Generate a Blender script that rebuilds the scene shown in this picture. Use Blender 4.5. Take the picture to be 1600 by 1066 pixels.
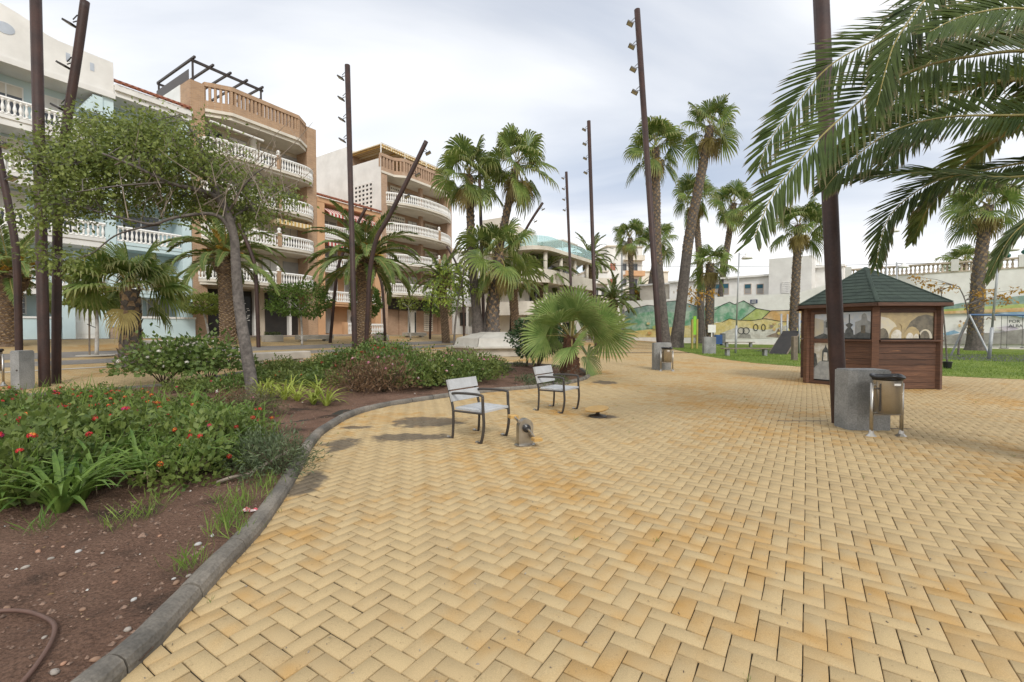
import bpy, math, random
import numpy as np
from mathutils import Vector, Matrix
R = math.radians
rng = np.random.default_rng(7); random.seed(7)
scn = bpy.context.scene
for o in list(bpy.data.objects): bpy.data.objects.remove(o)
C = scn.collection

# ---------------------------------------------------------------- camera
CAMH = 1.58; PITCH = R(1.37); FPX = 711.0
cam = bpy.data.cameras.new('camera'); camo = bpy.data.objects.new('camera', cam); C.objects.link(camo)
cam.lens = 16.0; cam.sensor_width = 36.0; cam.clip_start = 0.05; cam.clip_end = 6000
camo.location = (0, 0, CAMH); camo.rotation_euler = (R(90) - PITCH, 0, 0)
scn.camera = camo

# ---------------------------------------------------------------- sky, sun, exposure
SUN_EL, SUN_AZ = R(40), R(162)          # azimuth measured clockwise from +Y: behind the viewer's right shoulder
world = bpy.data.worlds.new('World'); scn.world = world; world.use_nodes = True
nt = world.node_tree; nt.nodes.clear()
def wn(t, **k):
    n = nt.nodes.new(t)
    for a, b in k.items(): setattr(n, a, b)
    return n
wo = wn('ShaderNodeOutputWorld'); bg = wn('ShaderNodeBackground'); bg.inputs[1].default_value = 0.1
sky = wn('ShaderNodeTexSky', sky_type='NISHITA', sun_disc=False, sun_elevation=SUN_EL, sun_rotation=SUN_AZ)
sky.dust_density = 1.5
tc = wn('ShaderNodeTexCoord'); sep = wn('ShaderNodeSeparateXYZ'); nt.links.new(tc.outputs['Generated'], sep.inputs[0])
zc = wn('ShaderNodeMath', operation='MAXIMUM'); nt.links.new(sep.outputs[2], zc.inputs[0]); zc.inputs[1].default_value = 0.0
za = wn('ShaderNodeMath', operation='ADD'); nt.links.new(zc.outputs[0], za.inputs[0]); za.inputs[1].default_value = 0.16
dx = wn('ShaderNodeMath', operation='DIVIDE'); nt.links.new(sep.outputs[0], dx.inputs[0]); nt.links.new(za.outputs[0], dx.inputs[1])
dy = wn('ShaderNodeMath', operation='DIVIDE'); nt.links.new(sep.outputs[1], dy.inputs[0]); nt.links.new(za.outputs[0], dy.inputs[1])
cmb = wn('ShaderNodeCombineXYZ'); nt.links.new(dx.outputs[0], cmb.inputs[0]); nt.links.new(dy.outputs[0], cmb.inputs[1])
mp = wn('ShaderNodeMapping'); nt.links.new(cmb.outputs[0], mp.inputs[0]); mp.inputs['Rotation'].default_value = (0, 0, R(25)); mp.inputs['Scale'].default_value = (0.55, 1.15, 1); mp.inputs['Location'].default_value = (3.1, 1.7, 0)
n1 = wn('ShaderNodeTexNoise'); n1.inputs['Scale'].default_value = 0.9; n1.inputs['Detail'].default_value = 7; n1.inputs['Roughness'].default_value = 0.52; n1.inputs['Distortion'].default_value = 0.5
nt.links.new(mp.outputs[0], n1.inputs['Vector'])
cr = wn('ShaderNodeValToRGB'); nt.links.new(n1.outputs[0], cr.inputs[0])
e = cr.color_ramp.elements; e[0].position = 0.30; e[0].color = (5.3, 5.75, 6.6, 1); e[1].position = 0.56; e[1].color = (9.2, 9.25, 9.3, 1)
m_ = cr.color_ramp.elements.new(0.45); m_.color = (7.6, 7.8, 8.15, 1)
n2 = wn('ShaderNodeTexNoise'); n2.inputs['Scale'].default_value = 0.45; n2.inputs['Detail'].default_value = 4; nt.links.new(mp.outputs[0], n2.inputs['Vector'])
cv = wn('ShaderNodeValToRGB'); nt.links.new(n2.outputs[0], cv.inputs[0]); e = cv.color_ramp.elements
e[0].position = 0.34; e[0].color = (0.62, 0.62, 0.62, 1); e[1].position = 0.48; e[1].color = (1, 1, 1, 1)
mx = wn('ShaderNodeMix', data_type='RGBA'); nt.links.new(cv.outputs[0], mx.inputs[0]); nt.links.new(sky.outputs[0], mx.inputs[6]); nt.links.new(cr.outputs[0], mx.inputs[7])
nt.links.new(mx.outputs[2], bg.inputs[0]); nt.links.new(bg.outputs[0], wo.inputs[0])
sl = bpy.data.lights.new('sun', 'SUN'); sl.energy = 1.5; sl.angle = R(14); sl.color = (1.0, 0.955, 0.88)
so = bpy.data.objects.new('sun', sl); C.objects.link(so)
sd = Vector((math.sin(SUN_AZ) * math.cos(SUN_EL), math.cos(SUN_AZ) * math.cos(SUN_EL), math.sin(SUN_EL)))
so.rotation_euler = sd.to_track_quat('Z', 'Y').to_euler(); so.location = (0, 0, 40)
vs = scn.view_settings; vs.view_transform = 'Standard'; vs.look = 'None'; vs.gamma = 1; vs.exposure = 0.45; vs.use_curve_mapping = False
scn.render.engine = 'CYCLES'
scn.cycles.max_bounces = 6; scn.cycles.diffuse_bounces = 3; scn.cycles.transparent_max_bounces = 6

# ---------------------------------------------------------------- where things stand
FWD = Vector((0, math.cos(PITCH), -math.sin(PITCH))); UP = Vector((0, math.sin(PITCH), math.cos(PITCH)))
def ray(px, py): return Vector(((px - 800) / FPX, 0, 0)) + UP * ((533 - py) / FPX) + FWD
def P(px, py, Y):                      # a point of the place at distance Y ahead
    d = ray(px, py); return Vector((0, 0, CAMH)) + d * (Y / d.y)
FN = Vector((0.839, -0.545)); FD = Vector((0.545, 0.839)); F0 = Vector((-16.2, 38.0))   # street front: outward normal, run, anchor
def T(x, y):                           # height of the ground: the promenade climbs gently towards the street front
    u = -(FN.x * x + FN.y * y) - 14.0
    u = 0.0 if u < -1 else ((u + 1) ** 2 / 4 if u < 1 else u)
    return min(u, 19.0) * 0.058
def G(px, py):                         # where a line of sight meets the ground
    d = ray(px, py); s = 0.0; lo, hi = 0.5, 400.0
    f = lambda s: CAMH + d.z * s - T(d.x * s, d.y * s)
    for _ in range(60):
        mid = (lo + hi) / 2
        if f(mid) > 0: lo = mid
        else: hi = mid
    return Vector((d.x * lo, d.y * lo, T(d.x * lo, d.y * lo)))
def at_ground(x, y): return Vector((x, y, T(x, y)))
def Z(py, Y): return CAMH + (516 - py) / FPX * Y

# ---------------------------------------------------------------- materials
MATS = {}
def newmat(name):
    m = bpy.data.materials.new(name); m.use_nodes = True; m.node_tree.nodes.clear(); return m, m.node_tree
def nd(t, typ, **k):
    n = t.nodes.new(typ)
    for a, b in k.items(): setattr(n, a, b)
    return n
def ramp(t, src, stops):
    r = nd(t, 'ShaderNodeValToRGB'); t.links.new(src, r.inputs[0]); el = r.color_ramp.elements
    el[0].position, el[0].color = stops[0][0], (*stops[0][1], 1); el[1].position, el[1].color = stops[-1][0], (*stops[-1][1], 1)
    for p, c in stops[1:-1]: x = el.new(p); x.color = (*c, 1)
    return r.outputs[0]
def noise(t, vec, scale, detail=4, rough=0.55, dist=0.0):
    n = nd(t, 'ShaderNodeTexNoise'); n.inputs['Scale'].default_value = scale; n.inputs['Detail'].default_value = detail
    n.inputs['Roughness'].default_value = rough; n.inputs['Distortion'].default_value = dist
    if vec is not None: t.links.new(vec, n.inputs['Vector'])
    return n.outputs[0]
def mixc(t, f, a, b, mode='MIX'):
    m = nd(t, 'ShaderNodeMix', data_type='RGBA', blend_type=mode)
    for i, v in ((0, f), (6, a), (7, b)):
        if isinstance(v, (int, float)): m.inputs[i].default_value = v
        elif isinstance(v, tuple): m.inputs[i].default_value = (*v, 1)
        else: t.links.new(v, m.inputs[i])
    return m.outputs[2]
def math_(t, op, a, b=None, c=None):
    m = nd(t, 'ShaderNodeMath', operation=op)
    for i, v in ((0, a), (1, b), (2, c)):
        if v is None: continue
        if isinstance(v, (int, float)): m.inputs[i].default_value = v
        else: t.links.new(v, m.inputs[i])
    return m.outputs[0]
def bump(t, h, strength=0.3, dist=0.02, nrm=None):
    b = nd(t, 'ShaderNodeBump'); b.inputs['Strength'].default_value = strength; b.inputs['Distance'].default_value = dist
    t.links.new(h, b.inputs['Height'])
    if nrm is not None: t.links.new(nrm, b.inputs['Normal'])
    return b.outputs[0]
def pos(t): return nd(t, 'ShaderNodeNewGeometry').outputs['Position']
def finish(t, col, rough=0.7, metal=0.0, nrm=None, spec=0.5, coat=0.0):
    p = nd(t, 'ShaderNodeBsdfPrincipled'); o = nd(t, 'ShaderNodeOutputMaterial')
    if isinstance(col, tuple): p.inputs['Base Color'].default_value = (*col, 1)
    else: t.links.new(col, p.inputs['Base Color'])
    if isinstance(rough, (int, float)): p.inputs['Roughness'].default_value = rough
    else: t.links.new(rough, p.inputs['Roughness'])
    p.inputs['Metallic'].default_value = metal; p.inputs['Specular IOR Level'].default_value = spec; p.inputs['Coat Weight'].default_value = coat
    if nrm is not None: t.links.new(nrm, p.inputs['Normal'])
    t.links.new(p.outputs[0], o.inputs[0]); return p
def mat(name, c1, c2=None, scale=3.0, rough=0.75, metal=0.0, bmp=0.0, bscale=None, lo=0.35, hi=0.65, spec=0.5, fine=None):
    if name in MATS: return MATS[name]
    m, t = newmat(name); c2 = c2 or tuple(x * 0.8 for x in c1); v = pos(t)
    col = ramp(t, noise(t, v, scale, 6), [(lo, c1), (hi, c2)])
    if fine: col = mixc(t, fine[1], col, ramp(t, noise(t, v, fine[0], 2), [(0.35, (0.25, 0.25, 0.25)), (0.65, (1, 1, 1))]), 'MULTIPLY')
    nrm = bump(t, noise(t, v, bscale or scale * 6, 5), bmp) if bmp else None
    finish(t, col, rough, metal, nrm, spec); MATS[name] = m; return m
LEAF_GAIN = 1.45
def leafmat(name, dark, light, scale=5.0, transl=0.35, tip=None, rough=0.5, obrand=0.5):
    if name in MATS: return MATS[name]
    dark = tuple(min(0.6, x * LEAF_GAIN) for x in dark); light = tuple(min(0.6, x * LEAF_GAIN) for x in light)
    m, t = newmat(name); v = pos(t)
    n = noise(t, v, scale, 3, 0.7)
    col = ramp(t, n, [(0.32, dark), (0.68, light)])
    if obrand:
        oi = nd(t, 'ShaderNodeObjectInfo'); hs = nd(t, 'ShaderNodeHueSaturation'); t.links.new(col, hs.inputs['Color'])
        t.links.new(math_(t, 'MULTIPLY_ADD', oi.outputs['Random'], obrand, 1 - obrand / 2), hs.inputs['Value']); col = hs.outputs[0]
    if tip:
        a = nd(t, 'ShaderNodeAttribute', attribute_name='tip'); col = mixc(t, a.outputs['Fac'], col, tip)
    p = finish(t, col, rough, spec=0.35); o = [x for x in t.nodes if x.type == 'OUTPUT_MATERIAL'][0]
    tr = nd(t, 'ShaderNodeBsdfTranslucent'); t.links.new(col, tr.inputs[0])
    mx = nd(t, 'ShaderNodeMixShader'); mx.inputs[0].default_value = transl
    t.links.new(p.outputs[0], mx.inputs[1]); t.links.new(tr.outputs[0], mx.inputs[2]); t.links.new(mx.outputs[0], o.inputs[0])
    MATS[name] = m; return m

# ---------------------------------------------------------------- mesh tools
class MB:
    def __init__(s): s.v = []; s.f = []; s.m = []; s.mats = []; s.cur = 0; s.tip = []
    def use(s, m):
        if m not in s.mats: s.mats.append(m)
        s.cur = s.mats.index(m); return s
    def add(s, vs, fs):
        b = len(s.v); s.v.extend([tuple(p) for p in vs]); s.f.extend([tuple(i + b for i in f) for f in fs]); s.m.extend([s.cur] * len(fs)); return s
    def box(s, lo, hi, M=None, bev=0.0):
        x0, y0, z0 = lo; x1, y1, z1 = hi
        if bev:
            b = bev; vs = []
            for z, i in ((z0, 0), (z1 - b, 0), (z1, b)):
                vs += [(x0 + i, y0 + i, z), (x1 - i, y0 + i, z), (x1 - i, y1 - i, z), (x0 + i, y1 - i, z)]
            fs = [(3, 2, 1, 0), (8, 9, 10, 11)]
            for k in (0, 4):
                for i in range(4): j = (i + 1) % 4; fs.append((k + i, k + j, k + 4 + j, k + 4 + i))
        else:
            vs = [(x0, y0, z0), (x1, y0, z0), (x1, y1, z0), (x0, y1, z0), (x0, y0, z1), (x1, y0, z1), (x1, y1, z1), (x0, y1, z1)]
            fs = [(3, 2, 1, 0), (4, 5, 6, 7), (0, 1, 5, 4), (1, 2, 6, 5), (2, 3, 7, 6), (3, 0, 4, 7)]
        if M is not None: vs = [M @ Vector(p) for p in vs]
        return s.add(vs, fs)
    def tube(s, pts, rad, n=8, caps=True, flat=None):
        pts = [Vector(p) for p in pts]; k = len(pts)
        if isinstance(rad, (int, float)): rad = [rad] * k
        vs = []; fs = []; u = None
        for i, p in enumerate(pts):
            d = (pts[min(i + 1, k - 1)] - pts[max(i - 1, 0)])
            d = d.normalized() if d.length > 1e-9 else Vector((0, 0, 1))
            if u is None:
                u = d.cross(Vector((0, 0, 1)) if abs(d.z) < 0.9 else Vector((1, 0, 0))).normalized()
            else:
                u = (u - d * u.dot(d)).normalized()
            w = d.cross(u)
            for j in range(n):
                a = 2 * math.pi * j / n; r = rad[i]
                vs.append(p + u * (math.cos(a) * r) + w * (math.sin(a) * r * (flat or 1)))
        for i in range(k - 1):
            for j in range(n): q = (j + 1) % n; fs.append((i * n + j, i * n + q, (i + 1) * n + q, (i + 1) * n + j))
        if caps: fs.append(tuple(range(n - 1, -1, -1))); fs.append(tuple((k - 1) * n + j for j in range(n)))
        return s.add(vs, fs)
    def lathe(s, prof, n=12, c=(0, 0, 0), sx=1, sy=1):
        vs = []; fs = []
        for r, z in prof:
            for j in range(n): a = 2 * math.pi * j / n; vs.append((c[0] + r * math.cos(a) * sx, c[1] + r * math.sin(a) * sy, c[2] + z))
        for i in range(len(prof) - 1):
            for j in range(n): q = (j + 1) % n; fs.append((i * n + j, i * n + q, (i + 1) * n + q, (i + 1) * n + j))
        fs.append(tuple(range(n - 1, -1, -1))); fs.append(tuple((len(prof) - 1) * n + j for j in range(n)))
        return s.add(vs, fs)
    def prism(s, poly, z0, z1):            # plan polygon (x, y) pulled up from z0 to z1
        n = len(poly); vs = [(x, y, z0) for x, y in poly] + [(x, y, z1) for x, y in poly]
        fs = [tuple(range(n - 1, -1, -1)), tuple(range(n, 2 * n))] + [(i, (i + 1) % n, n + (i + 1) % n, n + i) for i in range(n)]
        return s.add(vs, fs)
    def slab(s, poly, y0, y1):             # front polygon (x, z) pulled back from y0 to y1
        n = len(poly); vs = [(x, y0, z) for x, z in poly] + [(x, y1, z) for x, z in poly]
        fs = [tuple(range(n)), tuple(range(2 * n - 1, n - 1, -1))] + [((i + 1) % n, i, n + i, n + (i + 1) % n) for i in range(n)]
        return s.add(vs, fs)
    def mesh(s, name, m=None, smooth=False):
        me = bpy.data.meshes.new(name); me.from_pydata(s.v, [], s.f)
        for x in (s.mats or [m]): me.materials.append(x)
        if s.mats and len(s.mats) > 1: me.polygons.foreach_set('material_index', s.m)
        if smooth: me.polygons.foreach_set('use_smooth', [True] * len(me.polygons))
        if s.tip:
            a = me.attributes.new('tip', 'FLOAT', 'POINT'); a.data.foreach_set('value', s.tip)
        me.update(); return me
    def build(s, name, m=None, parent=None, smooth=False, loc=None, world=False):
        return put(name, s.mesh(name, m, smooth), parent, loc, world)
def put(name, me, parent=None, loc=None, world=False, rot=None, scale=None):
    o = bpy.data.objects.new(name, me); C.objects.link(o)
    if parent is not None: o.parent = parent
    if loc is not None: o.location = loc
    if rot is not None: o.rotation_euler = rot
    if scale is not None: o.scale = (scale, scale, scale) if isinstance(scale, (int, float)) else scale
    if world and parent is not None: o.location = -Vector(parent.location)
    return o
def thing(name, label, cat, loc=(0, 0, 0), rz=0, group=None):
    o = bpy.data.objects.new(name, None); C.objects.link(o); o.empty_display_size = 0.2
    o.location = loc; o.rotation_euler = (0, 0, rz); o['label'] = label; o['category'] = cat
    if group: o['group'] = group
    return o
def tag(o, label=None, cat=None, group=None, kind=None):
    for k, v in (('label', label), ('category', cat), ('group', group), ('kind', kind)):
        if v: o[k] = v
    return o
def npmesh(name, V, F, m, smooth=False, attr=None):
    me = bpy.data.meshes.new(name); V = np.asarray(V, np.float32); F = np.asarray(F, np.int32); k = F.shape[1]
    me.vertices.add(len(V)); me.vertices.foreach_set('co', V.ravel()); me.loops.add(F.size); me.loops.foreach_set('vertex_index', F.ravel())
    me.polygons.add(len(F)); me.polygons.foreach_set('loop_start', np.arange(0, F.size, k, dtype=np.int32))
    for x in (m if isinstance(m, list) else [m]): me.materials.append(x)
    if smooth: me.polygons.foreach_set('use_smooth', np.ones(len(F), bool))
    if attr:
        for an, dat in attr.items(): a = me.attributes.new(an, 'FLOAT', 'POINT'); a.data.foreach_set('value', np.asarray(dat, np.float32))
    me.update(calc_edges=True); return me
def copy_tree(o, parent=None):
    c = o.copy(); C.objects.link(c); c.parent = parent
    for ch in o.children: copy_tree(ch, c)
    return c
def inpoly(px, py, poly):
    px = np.asarray(px); py = np.asarray(py); r = np.zeros(px.shape, bool); n = len(poly); j = n - 1
    for i in range(n):
        xi, yi = poly[i]; xj, yj = poly[j]
        c = ((yi > py) != (yj > py)) & (px < (xj - xi) * (py - yi) / ((yj - yi) if yj != yi else 1e-9) + xi); r ^= c; j = i
    return r
def smooth_path(pts, per=10, closed=False):
    pts = [Vector(p) for p in pts]; n = len(pts); out = []
    for i in range(n if closed else n - 1):
        g = lambda k: pts[k % n] if closed else pts[min(max(k, 0), n - 1)]
        a, b, c, d = g(i - 1), g(i), g(i + 1), g(i + 2)
        for k in range(per):
            t = k / per
            out.append(0.5 * ((2 * b) + (c - a) * t + (2 * a - 5 * b + 4 * c - d) * t * t + (3 * b - 3 * c + d - a) * t ** 3))
    if not closed: out.append(pts[-1])
    return out
def leaves(Pts, size, D=None, aspect=0.5, jit=0.35, seed=0):     # folded diamond leaves; returns V, F
    r = np.random.default_rng(seed); n = len(Pts); Pts = np.asarray(Pts, float)
    if D is None: D = r.normal(size=(n, 3))
    D = D / (np.linalg.norm(D, axis=1, keepdims=True) + 1e-9)
    A = r.normal(size=(n, 3)); S = np.cross(D, A); S /= (np.linalg.norm(S, axis=1, keepdims=True) + 1e-9); N = np.cross(S, D)
    L = (size * (1 + jit * r.uniform(-1, 1, n)))[:, None]
    V = np.empty((n, 4, 3)); V[:, 0] = Pts; V[:, 1] = Pts + D * L * 0.5 + S * L * aspect * 0.5 + N * L * 0.08; V[:, 2] = Pts + D * L - N * L * 0.06; V[:, 3] = Pts + D * L * 0.5 - S * L * aspect * 0.5 + N * L * 0.08
    F = np.arange(n * 4).reshape(n, 4); return V.reshape(-1, 3), F
# ================================================================ materials of the place
TAN1 = (0.50, 0.375, 0.20); TAN2 = (0.455, 0.335, 0.178); ORANGE = (0.46, 0.255, 0.068)
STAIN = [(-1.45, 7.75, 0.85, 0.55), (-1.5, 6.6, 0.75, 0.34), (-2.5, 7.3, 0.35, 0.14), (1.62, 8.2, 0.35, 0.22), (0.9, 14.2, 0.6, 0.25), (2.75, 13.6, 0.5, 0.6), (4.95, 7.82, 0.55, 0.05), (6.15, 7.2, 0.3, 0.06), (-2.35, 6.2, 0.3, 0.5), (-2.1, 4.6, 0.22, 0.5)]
def paver_mat(name, far):
    m, t = newmat(name); v = pos(t)
    big = noise(t, v, 0.33, 3, 0.5); mid = noise(t, v, 4.2, 2, 0.5); fine = noise(t, v, 260.0, 2); spec = noise(t, v, 38.0, 4, 0.7)
    if far:
        mpn = nd(t, 'ShaderNodeMapping'); t.links.new(v, mpn.inputs[0]); mpn.inputs['Rotation'].default_value = (0, 0, -R(57))
        bt = nd(t, 'ShaderNodeTexBrick'); t.links.new(mpn.outputs[0], bt.inputs['Vector']); bt.inputs['Scale'].default_value = 1.0
        bt.inputs['Brick Width'].default_value = 0.205; bt.inputs['Row Height'].default_value = 0.1025; bt.inputs['Mortar Size'].default_value = 0.006
        bt.inputs['Color1'].default_value = (0, 0, 0, 1); bt.inputs['Color2'].default_value = (1, 1, 1, 1); bt.inputs['Mortar'].default_value = (0.5, 0.5, 0.5, 1)
        rnd = bt.outputs['Color']
    else:
        rnd = nd(t, 'ShaderNodeAttribute', attribute_name='rnd').outputs['Fac']
    col = mixc(t, rnd, TAN1, TAN2)
    f = math_(t, 'ADD', math_(t, 'MULTIPLY', big, 2.2), math_(t, 'ADD', math_(t, 'MULTIPLY', mid, 1.0), math_(t, 'MULTIPLY', rnd, 0.32)))
    of = nd(t, 'ShaderNodeMapRange'); t.links.new(f, of.inputs[0]); of.inputs[1].default_value = 1.72; of.inputs[2].default_value = 2.25
    col = mixc(t, math_(t, 'MULTIPLY', of.outputs[0], 0.85), col, ORANGE)
    gr = ramp(t, noise(t, v, 0.6, 4), [(0.38, (1, 1, 1)), (0.75, (0.90, 0.90, 0.91))]); col = mixc(t, 1.0, col, gr, 'MULTIPLY')
    col = mixc(t, 0.35, col, ramp(t, fine, [(0.3, (0.45, 0.45, 0.45)), (0.7, (1.3, 1.3, 1.3))]), 'MULTIPLY')
    col = mixc(t, 0.5, col, ramp(t, spec, [(0.28, (0.32, 0.29, 0.26)), (0.38, (1, 1, 1))]), 'MULTIPLY')
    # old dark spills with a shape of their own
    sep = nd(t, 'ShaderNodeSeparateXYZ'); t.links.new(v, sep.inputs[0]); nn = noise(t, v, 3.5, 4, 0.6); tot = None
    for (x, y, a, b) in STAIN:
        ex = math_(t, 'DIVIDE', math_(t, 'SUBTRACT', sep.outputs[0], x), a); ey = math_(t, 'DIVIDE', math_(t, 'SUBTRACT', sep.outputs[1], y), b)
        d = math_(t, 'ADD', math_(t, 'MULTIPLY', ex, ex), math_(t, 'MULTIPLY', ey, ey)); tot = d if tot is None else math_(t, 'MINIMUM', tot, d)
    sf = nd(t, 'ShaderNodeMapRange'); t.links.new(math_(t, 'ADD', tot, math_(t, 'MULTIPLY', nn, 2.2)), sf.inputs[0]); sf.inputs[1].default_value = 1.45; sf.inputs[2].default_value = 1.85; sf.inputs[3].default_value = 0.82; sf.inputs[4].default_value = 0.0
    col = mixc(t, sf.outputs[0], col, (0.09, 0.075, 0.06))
    if far: col = mixc(t, math_(t, 'MULTIPLY', bt.outputs['Fac'], 0.75), col, (0.12, 0.09, 0.06))
    h = math_(t, 'ADD', fine, math_(t, 'MULTIPLY', spec, 0.6))
    finish(t, col, 0.82, nrm=bump(t, h, 0.25, 0.004), spec=0.3); MATS[name] = m; return m
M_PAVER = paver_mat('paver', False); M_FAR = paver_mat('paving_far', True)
M_JOINT = mat('joint_sand', (0.030, 0.024, 0.016), (0.018, 0.018, 0.010), 4, 0.95)
M_CONC = mat('concrete', (0.36, 0.36, 0.35), (0.22, 0.225, 0.22), 2.2, 0.85, bmp=0.25, bscale=30, fine=(45, 0.35))
M_KERB = mat('kerb_concrete', (0.26, 0.23, 0.19), (0.115, 0.105, 0.09), 3.0, 0.8, bmp=0.3, bscale=40, fine=(60, 0.4))
M_STEEL = mat('stainless', (0.50, 0.48, 0.44), (0.38, 0.36, 0.33), 9, 0.36, metal=1.0)
M_RUST = mat('weathering_steel', (0.062, 0.030, 0.022), (0.036, 0.020, 0.017), 2.5, 0.55, bmp=0.1, bscale=50, spec=0.4, fine=(25, 0.3))
M_BLACK = mat('black_plastic', (0.012, 0.012, 0.014), (0.02, 0.02, 0.022), 8, 0.35)
M_DARKMETAL = mat('dark_metal', (0.035, 0.03, 0.027), (0.05, 0.042, 0.036), 8, 0.45, spec=0.5)
M_SLAT = mat('bench_slat', (0.50, 0.51, 0.52), (0.42, 0.43, 0.44), 6, 0.6, fine=(90, 0.2))
M_WHITE = mat('white_plaster', (0.78, 0.77, 0.74), (0.66, 0.65, 0.62), 0.8, 0.85, bmp=0.08, bscale=20)
M_WHITE2 = mat('white_paint', (0.82, 0.81, 0.78), (0.74, 0.73, 0.70), 3, 0.6)
M_GREYPAVE = mat('grey_paving', (0.26, 0.235, 0.21), (0.20, 0.185, 0.17), 1.2, 0.85, fine=(12, 0.3))
M_SOILD = None
def soil_mat():
    m, t = newmat('soil'); v = pos(t)
    col = ramp(t, noise(t, v, 1.1, 5, 0.6), [(0.36, (0.075, 0.05, 0.037)), (0.46, (0.20, 0.118, 0.082)), (0.68, (0.26, 0.16, 0.112))])
    col = mixc(t, 0.6, col, ramp(t, noise(t, v, 55, 4, 0.7), [(0.32, (0.3, 0.27, 0.25)), (0.58, (1.35, 1.35, 1.35))]), 'MULTIPLY')
    vo = nd(t, 'ShaderNodeTexVoronoi'); vo.inputs['Scale'].default_value = 42; t.links.new(v, vo.inputs['Vector'])
    h = math_(t, 'ADD', noise(t, v, 60, 6, 0.7), math_(t, 'MULTIPLY', vo.outputs['Distance'], 0.6))
    finish(t, col, 0.95, nrm=bump(t, h, 1.0, 0.045), spec=0.2); return m
M_SOIL = soil_mat()
def grass_mat():
    m, t = newmat('lawn_ground'); v = pos(t)
    col = ramp(t, noise(t, v, 0.7, 5), [(0.35, (0.11, 0.17, 0.03)), (0.65, (0.20, 0.25, 0.05))])
    col = mixc(t, 0.5, col, ramp(t, noise(t, v, 30, 3, 0.7), [(0.3, (0.4, 0.4, 0.4)), (0.65, (1.2, 1.2, 1.2))]), 'MULTIPLY')
    finish(t, col, 0.9, nrm=bump(t, noise(t, v, 40, 4), 0.6, 0.03), spec=0.2); return m
M_LAWN = grass_mat()

# ================================================================ ground sheet
xs = np.concatenate([[-3000, -900, -300, -140], np.arange(-90, 100, 1.0), [140, 300, 900, 3000]])
ys = np.concatenate([[-3000, -800, -200, -40], np.arange(-12, 130, 1.0), [180, 400, 1200, 4000]])
XX, YY = np.meshgrid(xs, ys); ZZ = np.vectorize(T)(XX, YY); nx, ny = len(xs), len(ys)
V = np.stack([XX, YY, ZZ], -1).reshape(-1, 3); ii, jj = np.meshgrid(np.arange(nx - 1), np.arange(ny - 1)); a = (jj * nx + ii).ravel()
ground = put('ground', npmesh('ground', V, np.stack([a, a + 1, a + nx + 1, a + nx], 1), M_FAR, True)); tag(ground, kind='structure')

# ---- the planted bed and its kerb
edge_px = [(200, 1059), (276, 984), (359, 890), (415, 828), (459, 760), (487, 706), (502, 685), (524, 668), (548, 654), (576, 644), (606, 636.5), (640, 631), (676, 625.5), (710, 621),
           (757, 615), (802, 611), (855, 606), (899, 599), (921, 591), (920, 584), (904, 578), (855, 572.5), (795, 570), (700, 569.5), (600, 570), (500, 571), (440, 574), (391, 582), (310, 596), (240, 606), (160, 612), (60, 620)]
edge = [G(*p).to_2d() for p in edge_px] + [Vector(p) for p in [(-13.5, 8.2), (-14.0, 5.0), (-11.0, 1.0), (-6.0, -1.2), (-2.6, -0.6), (-1.85, 0.9)]]
BED = smooth_path(edge, 8, True)
BEDP = [(p.x, p.y) for p in BED]
def inset(poly, d):
    n = len(poly); out = []
    for i in range(n):
        a, b = poly[i - 1], poly[(i + 1) % n]; t = (b - a).normalized(); out.append(poly[i] + Vector((-t.y, t.x)) * d)
    return out
area = sum(BED[i - 1].x * BED[i].y - BED[i].x * BED[i - 1].y for i in range(len(BED)))
SGN = 1 if area > 0 else -1
KC = inset(BED, SGN * 0.075); KIN = inset(BED, SGN * 0.08); KINP = [(p.x, p.y) for p in KIN]
h0 = 0.085; gx = np.arange(-15, 4.2, h0); gy = np.arange(-2.5, 24, h0); GX, GY = np.meshgrid(gx, gy)
ins = inpoly(GX, GY, KINP)
def vnoise(x, y, s, seed):
    r = np.random.default_rng(seed); g = r.uniform(-1, 1, (256, 256)); x = np.asarray(x) / s + 500; y = np.asarray(y) / s + 500
    xi = np.floor(x).astype(int); yi = np.floor(y).astype(int); fx = x - xi; fy = y - yi; fx = fx * fx * (3 - 2 * fx); fy = fy * fy * (3 - 2 * fy)
    q = lambda a, b: g[a % 256, b % 256]
    return (q(xi, yi) * (1 - fx) + q(xi + 1, yi) * fx) * (1 - fy) + (q(xi, yi + 1) * (1 - fx) + q(xi + 1, yi + 1) * fx) * fy
def soil_h(x, y): return np.vectorize(T)(x, y) + 0.045 + 0.028 * vnoise(x, y, 1.3, 1) + 0.018 * vnoise(x, y, 0.33, 2) + 0.012 * vnoise(x, y, 0.15, 3)
GZ = soil_h(GX, GY); nx, ny = len(gx), len(gy)
cell = ins[:-1, :-1] | ins[1:, 1:] | ins[:-1, 1:] | ins[1:, :-1]; cell &= (ins[:-1, :-1].astype(int) + ins[1:, 1:] + ins[:-1, 1:] + ins[1:, :-1]) >= 2
jj, ii = np.nonzero(cell); a = jj * nx + ii
F = np.stack([a, a + 1, a + nx + 1, a + nx], 1); used = np.unique(F); remap = np.zeros(nx * ny, int); remap[used] = np.arange(len(used))
soil = put('soil', npmesh('soil', np.stack([GX, GY, GZ], -1).reshape(-1, 3)[used], remap[F], M_SOIL, True)); tag(soil, kind='structure')
def soil_at(x, y): return Vector((x, y, float(soil_h(np.array([x]), np.array([y]))[0])))
def in_bed(x, y): return bool(inpoly(np.array([x]), np.array([y]), KINP)[0])

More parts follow.
